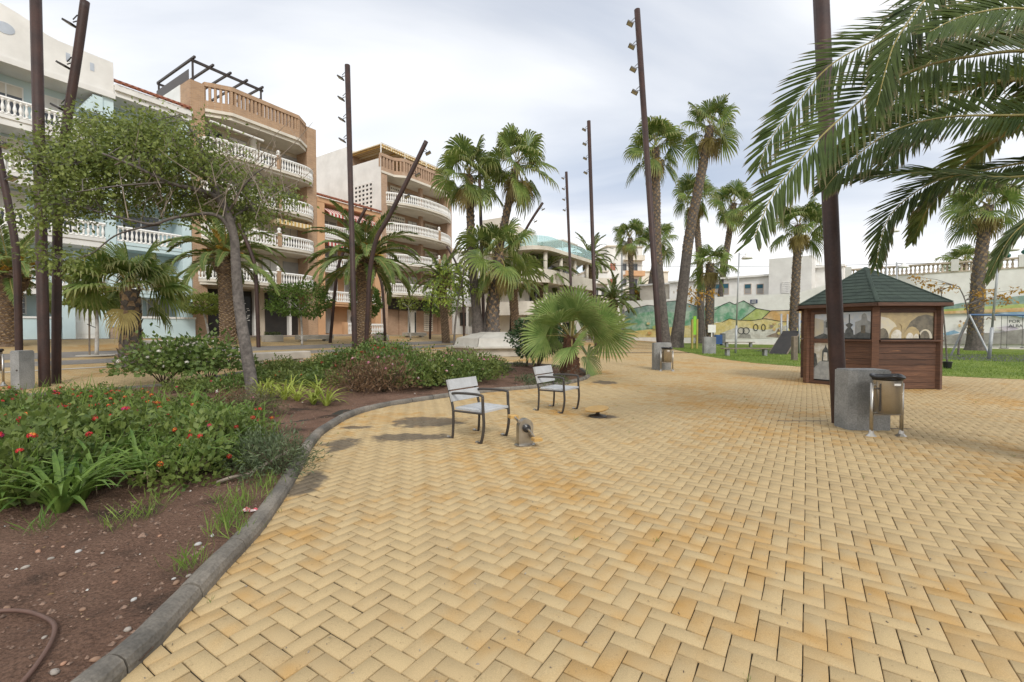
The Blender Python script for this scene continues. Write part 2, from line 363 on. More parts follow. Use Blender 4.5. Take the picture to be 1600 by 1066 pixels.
kerb = thing('garden_kerb', 'rounded grey concrete kerb edging the planted bed', 'kerb', (BED[0].x, BED[0].y, 0))
L = [0.0]
for i in range(len(KC)): L.append(L[-1] + (KC[(i + 1) % len(KC)] - KC[i]).length)
def kpt(s):
    s = s % L[-1]; i = int(np.searchsorted(L, s, 'right') - 1); i = min(i, len(KC) - 1); f = (s - L[i]) / max(L[i + 1] - L[i], 1e-6)
    return KC[i].lerp(KC[(i + 1) % len(KC)], f)
prof = [(-0.073, -0.05), (-0.073, 0.050), (-0.058, 0.085), (-0.030, 0.104), (0.0, 0.110), (0.030, 0.104), (0.058, 0.085), (0.073, 0.050), (0.073, -0.05)]
nk = int(L[-1] / 0.58); step = L[-1] / nk
for k in range(nk):
    b = MB(); jz = random.uniform(-0.006, 0.006); jx = random.uniform(-0.006, 0.006); vs = []
    for q in range(4):
        s = k * step + 0.006 + (step - 0.012) * q / 3; p = kpt(s); t = (kpt(s + 0.02) - kpt(s - 0.02)).normalized(); nrm = Vector((-t.y, t.x)); zz = T(p.x, p.y)
        sh = 0.975 if q in (0, 3) else 1.0
        for (u, w) in prof: vs.append((p.x + nrm.x * (u * sh + jx), p.y + nrm.y * (u * sh + jx), zz + w * sh + jz))
    n = len(prof); fs = [tuple(range(n)), tuple(range(4 * n - 1, 3 * n - 1, -1))]
    for q in range(3):
        for i in range(n - 1): fs.append((q * n + i, (q + 1) * n + i, (q + 1) * n + i + 1, q * n + i + 1))
    b.add(vs, fs); b.build('kerb_stone', M_KERB, kerb, world=True, smooth=False)

# ---- lawn
lawn_px = [(1051, 545.5), (1075, 551), (1100, 556.5), (1140, 563), (1180, 568), (1255, 574), (1360, 582), (1467, 588), (1600, 594)]
LAWN = [G(*p).to_2d() for p in lawn_px] + [Vector(p) for p in [(26, 11.0), (60, 14), (60, 24), (42, 36.4), (14.9, 59.6), (15.5, 48)]]
LAWNP = [(p.x, p.y) for p in LAWN]
b = MB(); b.prism([(p.x, p.y) for p in LAWN][::1], -0.02, 0.028); lawn = b.build('lawn', M_LAWN); tag(lawn, kind='structure')
# rubber play surface and paths crossing the lawn
M_RUBBER = mat('play_rubber', (0.05, 0.052, 0.058), (0.075, 0.075, 0.08), 2, 0.9, fine=(60, 0.4))
for pxs in ([(1175, 549), (1215, 542.5), (1300, 543), (1300, 552), (1232, 553.5)], [(1400, 555), (1470, 553.5), (1700, 557), (1700, 572), (1600, 567), (1470, 562)]):
    b = MB(); q = [G(*p) for p in pxs]; b.prism([(p.x, p.y) for p in q], 0.02, 0.036); tag(b.build('path', M_RUBBER), kind='structure')
# grass blades on the lawn
n = 60000; bx = rng.uniform(11, 34, n); by = rng.uniform(12, 40, n); keep = inpoly(bx, by, LAWNP) & (np.abs(bx) < 1.2 * by); bx, by = bx[keep], by[keep]
Pb = np.stack([bx, by, np.full(len(bx), 0.026)], 1); D = rng.normal(size=Pb.shape) * 0.5; D[:, 2] = 1.0
V, F = leaves(Pb, np.full(len(bx), 0.07), D, 0.22, 0.5, 3)
M_GRASS = leafmat('grass_blade', (0.09, 0.15, 0.025), (0.20, 0.26, 0.05), 1.5, 0.3, obrand=0)
tag(put('grass', npmesh('grass', V, F, M_GRASS)), 'short mown grass blades covering the lawn', 'grass', kind='stuff')

# ---- street bands on the promenade
def band(u0, u1, name, m, z=0.006, t0=-60, t1=60):
    b = MB(); n = 60; vs = []
    for k in range(n + 1):
        t = t0 + (t1 - t0) * k / n
        for u in np.linspace(u0, u1, 3):
            p = FD * t + FN * u; p = p + Vector((0, 0)); vs.append((p.x, p.y, T(p.x, p.y) + z))
    fs = []
    for k in range(n):
        for i in range(2): fs.append((k * 3 + i, (k + 1) * 3 + i, (k + 1) * 3 + i + 1, k * 3 + i + 1))
    b.add(vs, fs); o = b.build(name, m); tag(o, kind='structure'); return o
band(-22.4, -21.0, 'road', M_GREYPAVE); band(-25.6, -23.3, 'road', M_GREYPAVE); band(-33.6, -32.6, 'pavement', M_GREYPAVE, 0.007)
M_CURB = mat('pale_kerb', (0.48, 0.44, 0.38), (0.38, 0.35, 0.30), 2, 0.85)
band(-19.9, -19.65, 'pavement', M_CURB, 0.012)

# ================================================================ clay pavers in herringbone
CELL = 0.1025; ca, sa = math.cos(R(57)), math.sin(R(57))
N = 460; I, J = np.meshgrid(np.arange(-N, N), np.arange(-N, N)); d = (I - J) % 4
def centres(mask, dxc, dyc):
    i = I[mask]; j = J[mask]; u = (i + dxc) * CELL; w = (j + dyc) * CELL
    return np.stack([u * ca - w * sa, u * sa + w * ca], 1)
A = centres(d == 0, 1.0, 0.5); B = centres(d == 3, 0.5, 1.0)
ctr = np.concatenate([A, B]); ang = np.concatenate([np.zeros(len(A)), np.ones(len(B))])
x, y = ctr[:, 0], ctr[:, 1]
u = -(FN.x * x + FN.y * y) - 14
ok = (y > 1.25) & (y < 31) & (x > -1.2 * y - 0.5) & (x < 1.2 * y + 0.5) & (u < -1.1)
ok &= ~inpoly(x, y, [(p.x, p.y) for p in inset(BED, SGN * 0.13)]) & ~inpoly(x, y, LAWNP)
x, y, ang = x[ok], y[ok], ang[ok]; nb = len(x)
rv = rng.random(nb); jr = rng.normal(0, 0.009, nb); jz = rng.normal(0, 0.0014, nb) - 0.003 * (rng.random(nb) < 0.04); tx = rng.normal(0, 0.002, nb); ty = rng.normal(0, 0.002, nb)
gap = rng.uniform(0.0032, 0.0068, nb); gap = np.where(x < -0.6, gap + 0.0025, gap)
hl = CELL - gap / 2; hw = CELL / 2 - gap / 2; bv = 0.003; th = R(57) + ang * math.pi / 2 + jr; zt = 0.015
c, s = np.cos(th), np.sin(th)
def ring(i, z):
    o = []
    for sx, sy in ((-1, -1), (1, -1), (1, 1), (-1, 1)):
        lx = sx * (hl - i); ly = sy * (hw - i)
        o.append(np.stack([x + lx * c - ly * s, y + lx * s + ly * c, z + jz + lx * tx * (z > 0.006) + ly * ty * (z > 0.006)], 1))
    return np.stack(o, 1)
Vb = np.concatenate([ring(0, 0.003), ring(0, zt - bv), ring(bv, zt)], 1)        # nb, 12, 3
Fb = [(8, 9, 10, 11)]
for k in (0, 4):
    for i in range(4): q = (i + 1) % 4; Fb.append((k + i, k + q, k + 4 + q, k + 4 + i))
Fb = np.array(Fb)
pxx = 800 + 711 * x / y; pyy = 516 + 711 * 1.57 / y
vis = (pxx > 10) & (pxx < 1590) & (pyy < 1060)
order = np.argsort(np.where(vis, y * y * np.sqrt(x * x + y * y), 1e9)); first = order[:300]; rest = order[300:]
paving = thing('paving', 'yellow clay pavers laid in herringbone across the open square', 'paving', (0, 0, 0))
for i in first:
    Vi = Vb[i] - np.array([x[i], y[i], 0])
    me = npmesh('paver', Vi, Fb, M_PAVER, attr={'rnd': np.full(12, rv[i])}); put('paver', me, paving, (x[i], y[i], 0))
Vr = Vb[rest].reshape(-1, 3); Fr = (Fb[None] + (np.arange(len(rest)) * 12)[:, None, None]).reshape(-1, 4)
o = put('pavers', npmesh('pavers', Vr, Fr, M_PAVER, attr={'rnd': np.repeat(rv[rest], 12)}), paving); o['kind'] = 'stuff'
gxs = np.arange(-40, 42, 1.0); gys = np.arange(-3, 33, 1.0); GX, GY = np.meshgrid(gxs, gys); okc = (-(FN.x * GX + FN.y * GY) - 14) < -1.3
nx = len(gxs); jj, ii = np.nonzero(okc[:-1, :-1] & okc[1:, 1:] & okc[:-1, 1:] & okc[1:, :-1]); a = jj * nx + ii
js = put('joint_bed', npmesh('joint_bed', np.stack([GX, GY, np.full(GX.shape, 0.004)], -1).reshape(-1, 3), np.stack([a, a + 1, a + nx + 1, a + nx], 1), M_JOINT)); tag(js, kind='structure')
print('pavers', nb)
# ================================================================ street front
def brick_mat(name, c1, c2, mortar):
    m, t = newmat(name); co = nd(t, 'ShaderNodeTexCoord').outputs['Object']; s = nd(t, 'ShaderNodeSeparateXYZ'); t.links.new(co, s.inputs[0])
    cb = nd(t, 'ShaderNodeCombineXYZ'); t.links.new(math_(t, 'ADD', s.outputs[0], s.outputs[1]), cb.inputs[0]); t.links.new(s.outputs[2], cb.inputs[1])
    bt = nd(t, 'ShaderNodeTexBrick'); t.links.new(cb.outputs[0], bt.inputs['Vector']); bt.inputs['Scale'].default_value = 1
    bt.inputs['Brick Width'].default_value = 0.26; bt.inputs['Row Height'].default_value = 0.075; bt.inputs['Mortar Size'].default_value = 0.012
    for k, c in (('Color1', c1), ('Color2', c2), ('Mortar', mortar)): bt.inputs[k].default_value = (*c, 1)
    col = mixc(t, 0.5, bt.outputs['Color'], ramp(t, noise(t, co, 1.3, 5), [(0.3, (0.7, 0.7, 0.7)), (0.7, (1.15, 1.15, 1.15))]), 'MULTIPLY')
    finish(t, col, 0.85, nrm=bump(t, bt.outputs['Fac'], -0.4, 0.01)); return m
M_BRICK = brick_mat('tan_brick', (0.44, 0.265, 0.145), (0.34, 0.20, 0.11), (0.44, 0.34, 0.25))
M_BRICK2 = brick_mat('rose_brick', (0.46, 0.30, 0.20), (0.38, 0.235, 0.15), (0.42, 0.32, 0.24))
M_CREAM = mat('cream_plaster', (0.60, 0.52, 0.41), (0.52, 0.45, 0.35), 0.9, 0.85)
M_SOFFIT = mat('cornice', (0.70, 0.65, 0.56), (0.60, 0.55, 0.47), 1.2, 0.8)
M_BLUE = mat('pale_blue_plaster', (0.58, 0.71, 0.73), (0.52, 0.65, 0.68), 0.9, 0.85)
M_ORANGE = mat('orange_plaster', (0.60, 0.36, 0.20), (0.53, 0.31, 0.17), 0.9, 0.85)
M_TILE = mat('roof_tile', (0.36, 0.13, 0.07), (0.24, 0.09, 0.055), 4, 0.8)
M_GLASSD = mat('dark_glass', (0.03, 0.035, 0.04), (0.05, 0.055, 0.06), 2, 0.12, spec=0.7)
M_SHUT = mat('grey_shutter', (0.36, 0.35, 0.33), (0.30, 0.29, 0.28), 2, 0.7)
M_DARK = mat('dark_panel', (0.018, 0.016, 0.015), (0.03, 0.026, 0.022), 2, 0.6)
M_PERG = mat('pergola_steel', (0.03, 0.022, 0.02), (0.045, 0.033, 0.03), 3, 0.5)
M_STEP = mat('step_brick', (0.45, 0.34, 0.26), (0.36, 0.27, 0.2), 5, 0.8)
def glass_mat():
    m, t = newmat('turquoise_glass'); p = finish(t, (0.55, 0.70, 0.71), 0.08); o = [x for x in t.nodes if x.type == 'OUTPUT_MATERIAL'][0]
    tr = nd(t, 'ShaderNodeBsdfTransparent'); tr.inputs[0].default_value = (0.80, 0.93, 0.93, 1); mx = nd(t, 'ShaderNodeMixShader'); mx.inputs[0].default_value = 0.68
    t.links.new(p.outputs[0], mx.inputs[1]); t.links.new(tr.outputs[0], mx.inputs[2]); t.links.new(mx.outputs[0], o.inputs[0]); return m
M_TURQ = glass_mat()
def stripe_mat(name, c1, c2, per):
    m, t = newmat(name); co = nd(t, 'ShaderNodeTexCoord').outputs['Object']; s = nd(t, 'ShaderNodeSeparateXYZ'); t.links.new(co, s.inputs[0])
    f = math_(t, 'GREATER_THAN', math_(t, 'FRACT', math_(t, 'DIVIDE', s.outputs[0], per)), 0.5); finish(t, mixc(t, f, c1, c2), 0.9); return m
M_AWN = stripe_mat('red_white_awning', (0.42, 0.05, 0.045), (0.72, 0.66, 0.6), 0.34)
M_AWN2 = stripe_mat('yellow_awning', (0.72, 0.63, 0.45), (0.55, 0.36, 0.12), 0.3)
bl = MB(); bl.lathe([(0.075, 0), (0.075, 0.06), (0.04, 0.09), (0.05, 0.14), (0.082, 0.26), (0.07, 0.36), (0.04, 0.50), (0.038, 0.58), (0.055, 0.62), (0.075, 0.66), (0.075, 0.72)], 8)
BALUSTER = bl.mesh('baluster', M_WHITE2, True)

def street_house(name, label, t0, fwd=0.0, zb=None):
    p = F0 + FD * t0 + FN * fwd; z = T(p.x, p.y) if zb is None else zb
    return thing(name, label, 'building', (p.x, p.y, z), R(57.0))
def front(x0, x1, proj, power, n=22):
    pts = []
    for k in range(n + 1):
        s = k / n; q = 2 * s - 1
        sh = 1 - abs(q) ** power if power else 1.0
        pts.append(Vector((x0 + s * (x1 - x0), -proj * sh)))
    return pts
def balustrade(par, path, z, spacing=0.21, newels=()):
    b = MB(); b.tube([(p.x, p.y, z + 0.05) for p in path], 0.085, 4); b.build('bottom_rail', M_WHITE2, par)
    b = MB(); b.tube([(p.x, p.y, z + 0.86) for p in path], 0.095, 6); b.build('top_rail', M_WHITE2, par)
    L = [0]
    for i in range(len(path) - 1): L.append(L[-1] + (path[i + 1] - path[i]).length)
    n = max(2, int(L[-1] / spacing))
    for k in range(n):
        s = (k + 0.5) * L[-1] / n; i = min(int(np.searchsorted(L, s, 'right') - 1), len(path) - 2); p = path[i].lerp(path[i + 1], (s - L[i]) / max(L[i + 1] - L[i], 1e-6))
        put('baluster', BALUSTER, par, (p.x, p.y, z + 0.1))
    for f in newels:
        s = f * L[-1]; i = min(int(np.searchsorted(L, s, 'right') - 1), len(path) - 2); p = path[i].lerp(path[i + 1], (s - L[i]) / max(L[i + 1] - L[i], 1e-6))
        b = MB(); b.box((p.x - 0.14, p.y - 0.14, z + 0.0), (p.x + 0.14, p.y + 0.14, z + 1.0)); b.build('newel_post', M_BRICK, par)
        b = MB(); b.lathe([(0.17, 1.0), (0.17, 1.06), (0.06, 1.1), (0.13, 1.2), (0.15, 1.28), (0.1, 1.38), (0.02, 1.43)], 10, (p.x, p.y, z)); b.build('finial', M_WHITE2, par, True)
def balcony(par, x0, x1, z, proj, power, m=None, back=1.4, newels=(), rail=True, th=0.34):
    path = front(x0, x1, proj, power)
    up = [(p.x, p.y) for p in path] + [(x1, back), (x0, back)]
    lo = [(p.x, p.y * 0.86 + 0.06) for p in path] + [(x1 - 0.02, back - 0.02), (x0 + 0.02, back - 0.02)]
    b = MB(); b.use(m or M_SOFFIT); b.prism(lo, z - th, z - 0.16); b.prism(up, z - 0.16, z)
    s = b.build('balcony', None, par)
    if rail: balustrade(s, [Vector((p.x, p.y + 0.1)) for p in path], z, newels=newels)
    return s
def window(par, x0, x1, z0, z1, y, m=None, frame=None, mull=1, name='window'):
    b = MB(); f = 0.06; b.box((x0, y - 0.05, z0), (x1, y - 0.006, z0 + f)); b.box((x0, y - 0.05, z1 - f), (x1, y - 0.006, z1))
    b.box((x0, y - 0.05, z0 + f), (x0 + f, y - 0.006, z1 - f)); b.box((x1 - f, y - 0.05, z0 + f), (x1, y - 0.006, z1 - f))
    for k in range(mull):
        xm = x0 + (x1 - x0) * (k + 1) / (mull + 1); b.box((xm - 0.03, y - 0.045, z0 + f), (xm + 0.03, y - 0.008, z1 - f))
    w = b.build(name, frame or M_WHITE2, par)
    b = MB(); b.box((x0 + f, y - 0.03, z0 + f), (x1 - f, y - 0.008, z1 - f)); b.build('pane', m or M_GLASSD, w)
    if name == 'balcony_door' and random.random() < 0.75:
        k = random.choice((0.25, 0.45, 0.6, 0.95)); b = MB(); b.box((x0 + f, y - 0.04, z1 - f - (z1 - z0 - 2 * f) * k), (x1 - f, y - 0.031, z1 - f)); b.build('roller_blind', random.choice((M_SHUT, M_WHITE, M_SOFFIT)), w)
    return w
def tile_row(par, x0, x1, y0, z0, rise=0.35, run=0.6, n=None):
    r = None; n = n or int((x1 - x0) / 0.28); dxx = (x1 - x0) / n
    b = MB(); b.tube([(0, -0.05, 0), (0, run, rise)], 0.11, 6); me = b.mesh('roof_tile', M_TILE)
    b = MB(); b.add([(x0, y0, z0 - 0.06), (x1, y0, z0 - 0.06), (x1, y0 + run, z0 + rise - 0.06), (x0, y0 + run, z0 + rise - 0.06)], [(0, 1, 2, 3)]); rf = b.build('roof', M_TILE, par)
    for k in range(n): put('roof_tile', me, rf, (x0 + (k + 0.5) * dxx, y0, z0))
    return rf

# ---- pale blue block
A = street_house('apartment_block', 'pale blue block with curved white parapet and white balustrades', -24.0)
b = MB(); b.box((0, 1.6, 0), (14.83, 12, 14.2)); b.build('wall', M_BLUE, A)
b = MB()
for x0, x1, z1 in ((10.4, 10.9, 14.0), (14.3, 14.83, 14.6), (5.2, 5.6, 14.0), (0.0, 0.4, 14.0)): b.box((x0, 0.05, 0), (x1, 1.59, z1))
b.build('pier', M_BLUE, A)
b = MB(); b.slab([(0, 14.3), (10.9, 14.3), (10.9, 16.1), (8.6, 16.15), (8.1, 16.25), (7.5, 16.6), (7.1, 16.75), (6.2, 17.0), (4.5, 17.0), (3.4, 16.7), (2.2, 16.2), (0, 16.1)], -0.05, 0.18); par_ = b.build('parapet', M_WHITE, A)
b = MB(); b.lathe([(0.36, -0.01), (0.36, 0.012)], 20); hole = b.mesh('opening', mat('parapet_opening', (0.5, 0.55, 0.62), None, 2, 0.9))
put('opening', hole, par_, (6.6, -0.058, 15.75), rot=(R(90), 0, 0), scale=(1, 0.8, 1))
for xx, zz in ((7.85, 15.6), (8.95, 15.45), (9.95, 15.4)):
    b = MB(); b.box((xx - 0.09, -0.062, zz - 0.22), (xx + 0.09, -0.054, zz + 0.22)); b.build('opening', bpy.data.materials['parapet_opening'], par_)
b = MB(); b.box((0, -0.12, 14.0), (10.95, 1.59, 14.297)); b.build('cornice', M_WHITE, A)
for z in (2.9, 5.75, 8.55, 11.4):
    balcony(A, 0.0, 10.4, z, 0.05, 0, M_WHITE, 1.59, th=0.5)
    if z < 11: balcony(A, 10.92, 14.28, z, -0.1, 0, M_BLUE, 1.59, th=0.4)
for z in (5.75, 8.55, 11.4):
    for xx in (6.2, 8.2): window(A, xx, xx + 1.3, z, z + 2.2, 1.59, M_GLASSD, M_WHITE2, 1, 'balcony_door')
    window(A, 11.6, 13.6, z if z < 11 else 11.4, z + 2.1, 1.59, M_GLASSD, M_WHITE2, 1, 'balcony_door')
b = MB()
for k in range(6): s = k * 0.1; b.box((9.95 - s, -0.02 + k * 0.002, 13.95 - 0.17 * (k + 1) - 0.05), (10.40, 0.9, 13.95 - 0.17 * k - 0.052))
b.build('corbel', M_BLUE, A)
b = MB(); b.box((10.92, -0.1, 14.2), (14.9, 1.59, 14.5)); b.box((10.92, -0.25, 14.5), (14.9, 1.59, 14.85)); b.build('cornice', M_WHITE, A)
tile_row(A, 10.95, 14.85, -0.32, 14.95, 0.42, 0.9)
# ground floor of the blue block
b = MB(); b.box((0, -0.25, 0), (8.4, 0.04, 1.1)); b.box((11.0, -0.25, 0), (14.85, 0.04, 1.2)); b.build('front_wall', M_BLUE, A)
b = MB(); b.box((0, -0.30, 1.1), (8.4, 0.06, 1.2)); b.box((10.98, -0.30, 1.2), (14.88, 0.06, 1.32)); b.build('coping', M_WHITE2, A)
b = MB(); b.box((8.42, -0.28, 0), (8.95, 0.3, 2.38)); b.box((10.05, -0.28, 0), (10.39, 0.3, 2.38)); b.build('pillar', M_BLUE, A)
dr = MB(); dr.box((9.0, 0.35, 0.0), (10.02, 0.45, 2.2)); dr = dr.build('door', M_WHITE2, A)
b = MB(); b.box((9.15, 0.33, 0.25), (9.87, 0.348, 0.95)); b.box((9.15, 0.33, 1.1), (9.87, 0.348, 2.0)); b.build('door_panel', M_WHITE, dr)
for k in range(5):
    b = MB(); b.box((10.45 + k * 0.0, -0.9 + 0.2 * k, 0), (11.0 - 0.003, -0.7 + 0.2 * k, 0.13 * (k + 1))); b.build('step', M_STEP, A)
gt = MB()
for k in range(9): gt.box((11.2 - 0.65 + 0.07 * k, -0.2, 0.7), (11.2 - 0.62 + 0.07 * k, -0.17, 1.35))
gt.box((10.5, -0.2, 1.352), (11.18, -0.16, 1.40)); gt.build('gate', M_WHITE2, A)
for xx in (5.9, 2.6):
    w = window(A, xx, xx + 1.5, 1.35, 2.35, 1.58, M_GLASSD, M_WHITE2, 1)
    gb = MB()
    for k in range(9): gb.box((xx + 0.02 + k * 0.18, 1.40, 1.3), (xx + 0.045 + k * 0.18, 1.43, 2.36))
    for k in range(4): gb.box((xx, 1.405, 1.35 + 0.3 * k), (xx + 1.5, 1.425, 1.375 + 0.3 * k))
    gb.build('window_grille', M_WHITE2, w)
window(A, 11.3, 12.6, 1.35, 2.5, 1.58, M_SHUT, M_WHITE2); window(A, 12.8, 14.1, 1.35, 2.5, 1.58, M_SHUT, M_WHITE2)

# ---- brown brick block with white balconies
B_ = street_house('apartment_block', 'brown brick block with pierced brick parapet and dark roof pergola', -9.15)
w = 9.15
b = MB(); b.box((0.004, 1.4, 0), (w - 0.004, 12, 15.4)); b.build('wall', M_CREAM, B_)
for x0 in (0.0, w - 0.85):
    b = MB(); b.box((x0, -0.02, 0), (x0 + 0.85, 1.395, 17.0)); b.build('pier', M_BRICK, B_)
b = MB(); b.box((-0.03, 1.4, 14.0), (0.0, 12, 17.0)); b.box((w, 1.4, 0), (w + 0.03, 12, 16.6)); b.build('side_wall', M_WHITE, B_)
pl = [Vector((0.86, 0)), Vector((2.2, -0.85)), Vector((w - 2.0, -0.85)), Vector((w - 0.86, 0))]
def ringband(path, th, z0, z1): return [(p.x, p.y) for p in path] + [(p.x, p.y + th) for p in reversed(path)]
pb = MB(); pb.prism(ringband(pl, 0.3, 0, 0), 15.4, 15.98); pb.prism(ringband(pl, 0.3, 0, 0), 16.92, 17.2); parp = pb.build('parapet', M_BRICK, B_)
b = MB(); b.box((-0.075, 0, 0), (0.075, 0.2, 0.94)); fin = b.mesh('brick_fin', M_BRICK)
for i in range(3):
    a, c_ = pl[i], pl[i + 1]; k = int((c_ - a).length / 0.27)
    for q in range(k + 1):
        p = a.lerp(c_, q / k); put('brick_fin', fin, parp, (p.x, p.y + 0.05, 15.98), rot=(0, 0, math.atan2(c_.y - a.y, c_.x - a.x)))
b = MB(); lo = [Vector((p.x, p.y + 0.04)) for p in pl]; b.prism([(p.x, p.y - 0.1) for p in pl] + [(w - 0.86, 1.39), (0.86, 1.39)], 15.2, 15.397); b.prism([(p.x, p.y + 0.08) for p in pl] + [(w - 0.87, 1.38), (0.87, 1.38)], 14.95, 15.2); b.build('cornice', M_SOFFIT, B_)
for z in (3.9, 6.75, 9.6, 12.5):
    balcony(B_, 0.5 if z > 4 else 0.3, w - 0.3, z, 1.0, 7, newels=(0.58,))
    b = MB(); b.lathe([(0.24, 0), (0.24, 2.5)], 12, (w * 0.47, 0.5, z)); b.build('column', M_SOFFIT, B_, True)
    for xx in (1.3, 3.0, 5.3, 7.0): window(B_, xx, xx + 1.3, z, z + 2.15, 1.395, M_GLASSD, M_SHUT, 1, 'balcony_door')
b = MB(); b.tube([(0.95, -0.5, 14.5), (4.4, -0.75, 14.3)], 0.08, 8); b.build('rolled_awning', M_WHITE2, B_)
b = MB(); b.box((5.4, -0.7, 8.55), (8.2, 0.4, 8.9)); b.build('awning', M_AWN2, B_)
for x0, x1 in ((0.9, 2.5), (2.9, 4.9), (5.5, 8.2)):
    b = MB(); b.box((x0, 1.3, 0), (x1, 1.392, 3.4)); b.build('garage_door', M_DARK, B_)
dp = MB(); dp.box((3.3, 1.0, 0), (4.2, 1.1, 3.0)); dp = dp.build('patterned_door', M_BLACK, B_)
for k in range(22):
    b = MB(); xx = 3.45 + random.random() * 0.55; zz = 0.2 + k * 0.125; b.tube([(xx, 0.985, zz), (xx + 0.16, 0.985, zz + 0.02)], 0.022, 5); b.build('white_fish_mark', M_WHITE2, dp)
b = MB(); b.box((4.45, 0.95, 0), (4.75, 1.3, 3.55)); b.box((7.2, 0.9, 0), (7.4, 1.25, 3.55)); b.build('pillar', M_WHITE, B_)
b = MB(); b.box((-0.02, -1.2, 0.0), (w, 1.39, 0.07)); b.build('doorstep', M_STEP, B_)
sg = MB(); sg.box((4.95, -0.2, 2.5), (5.3, -0.12, 3.4)); sg.build('shop_sign', M_BLACK, B_)
pg = MB()
pg.box((0.1, 0.1, 18.3), (4.9, 0.25, 18.45)); pg.box((0.15, 5.5, 18.3), (4.9, 5.6, 18.44))
for k in range(5): pg.box((0.2 + k * 1.12, -0.15, 18.45), (0.32 + k * 1.12, 5.8, 18.58))
for xx, yy in ((0.2, 0.12), (4.7, 0.12), (0.2, 5.5), (4.7, 5.5)): pg.box((xx, yy, 15.41), (xx + 0.1, yy + 0.1, 18.3))
pgo = pg.build('pergola', M_PERG, B_)
b = MB(); b.box((0.05, 0.3, 17.0), (0.08, 5.4, 17.75)); b.box((4.85, 0.3, 17.0), (4.88, 2.6, 17.95)); b.build('mesh_screen', mat('mesh_screen', (0.10, 0.09, 0.09), None, 20, 0.7), pgo)
b = MB(); b.box((0.3, 6.0, 15.41), (4.0, 9.5, 17.9)); b.build('roof_room', M_CREAM, B_)

# ---- orange house
D_ = street_house('terraced_house', 'orange plastered house with white balustrades and red striped awning', 0.03)
w = 6.72
b = MB(); b.box((0, 1.4, 0), (w, 11, 11.4)); b.build('wall', M_ORANGE, D_)
for x0 in (0.0, w - 0.7):
    b = MB(); b.box((x0, 0, 0), (x0 + 0.7, 1.395, 11.2)); b.build('pier', M_ORANGE, D_)
b = MB(); b.box((0, -0.03, 11.2), (w, 1.395, 11.6)); b.build('fascia', M_ORANGE, D_)
tile_row(D_, 0.02, w - 0.02, -0.2, 11.7, 0.3, 0.8)
for z in (2.9, 5.75, 8.5):
    balcony(D_, 0.72, w - 0.72, z, 0.1, 0, M_ORANGE if z < 5 else M_WHITE, 1.39)
    for xx in (1.2, 3.6): window(D_, xx, xx + 1.7, z, z + 2.15, 1.395, M_SHUT, M_WHITE2, 1, 'balcony_door')
b = MB(); b.add([(0.75, -0.5, 10.35), (w - 0.75, -0.5, 10.35), (w - 0.75, 0.6, 11.0), (0.75, 0.6, 11.0), (0.75, -0.5, 10.1), (w - 0.75, -0.5, 10.1)], [(0, 1, 2, 3), (4, 5, 1, 0)]); b.build('awning', M_AWN, D_)
b = MB(); b.add([(0.75, -0.4, 7.9), (w - 0.75, -0.4, 7.9), (w - 0.75, 0.5, 8.1), (0.75, 0.5, 8.1), (0.75, -0.4, 7.6), (w - 0.75, -0.4, 7.6)], [(0, 1, 2, 3), (4, 5, 1, 0)]); b.build('awning', M_AWN, D_)
tr = MB(); tr.box((0.72, -0.9, 0), (w - 0.05, 1.39, 0.12)); tr = tr.build('terrace', M_STEP, D_); balustrade(tr, [Vector((2.3, -0.75)), Vector((w - 0.2, -0.75))], 0.12, 0.2)
b = MB(); b.box((1.9, -0.9, 0.12), (2.25, -0.55, 1.15)); b.build('gate_pillar', M_ORANGE, D_)
d1 = MB(); d1.box((3.9, 1.3, 0.12), (4.9, 1.39, 2.4)); d1 = d1.build('door', M_WHITE2, D_); b = MB(); b.lathe([(0.2, 0), (0.2, 0.01)], 14); o = put('door_glass', b.mesh('door_glass', M_GLASSD), d1, (4.4, 1.297, 1.5), rot=(R(90), 0, 0), scale=(1, 1.9, 1))
window(D_, 0.9, 2.2, 0.2, 2.4, 1.395, M_SHUT, M_SHUT); window(D_, 5.1, 5.9, 1.0, 2.4, 1.395, M_GLASSD, M_WHITE2)

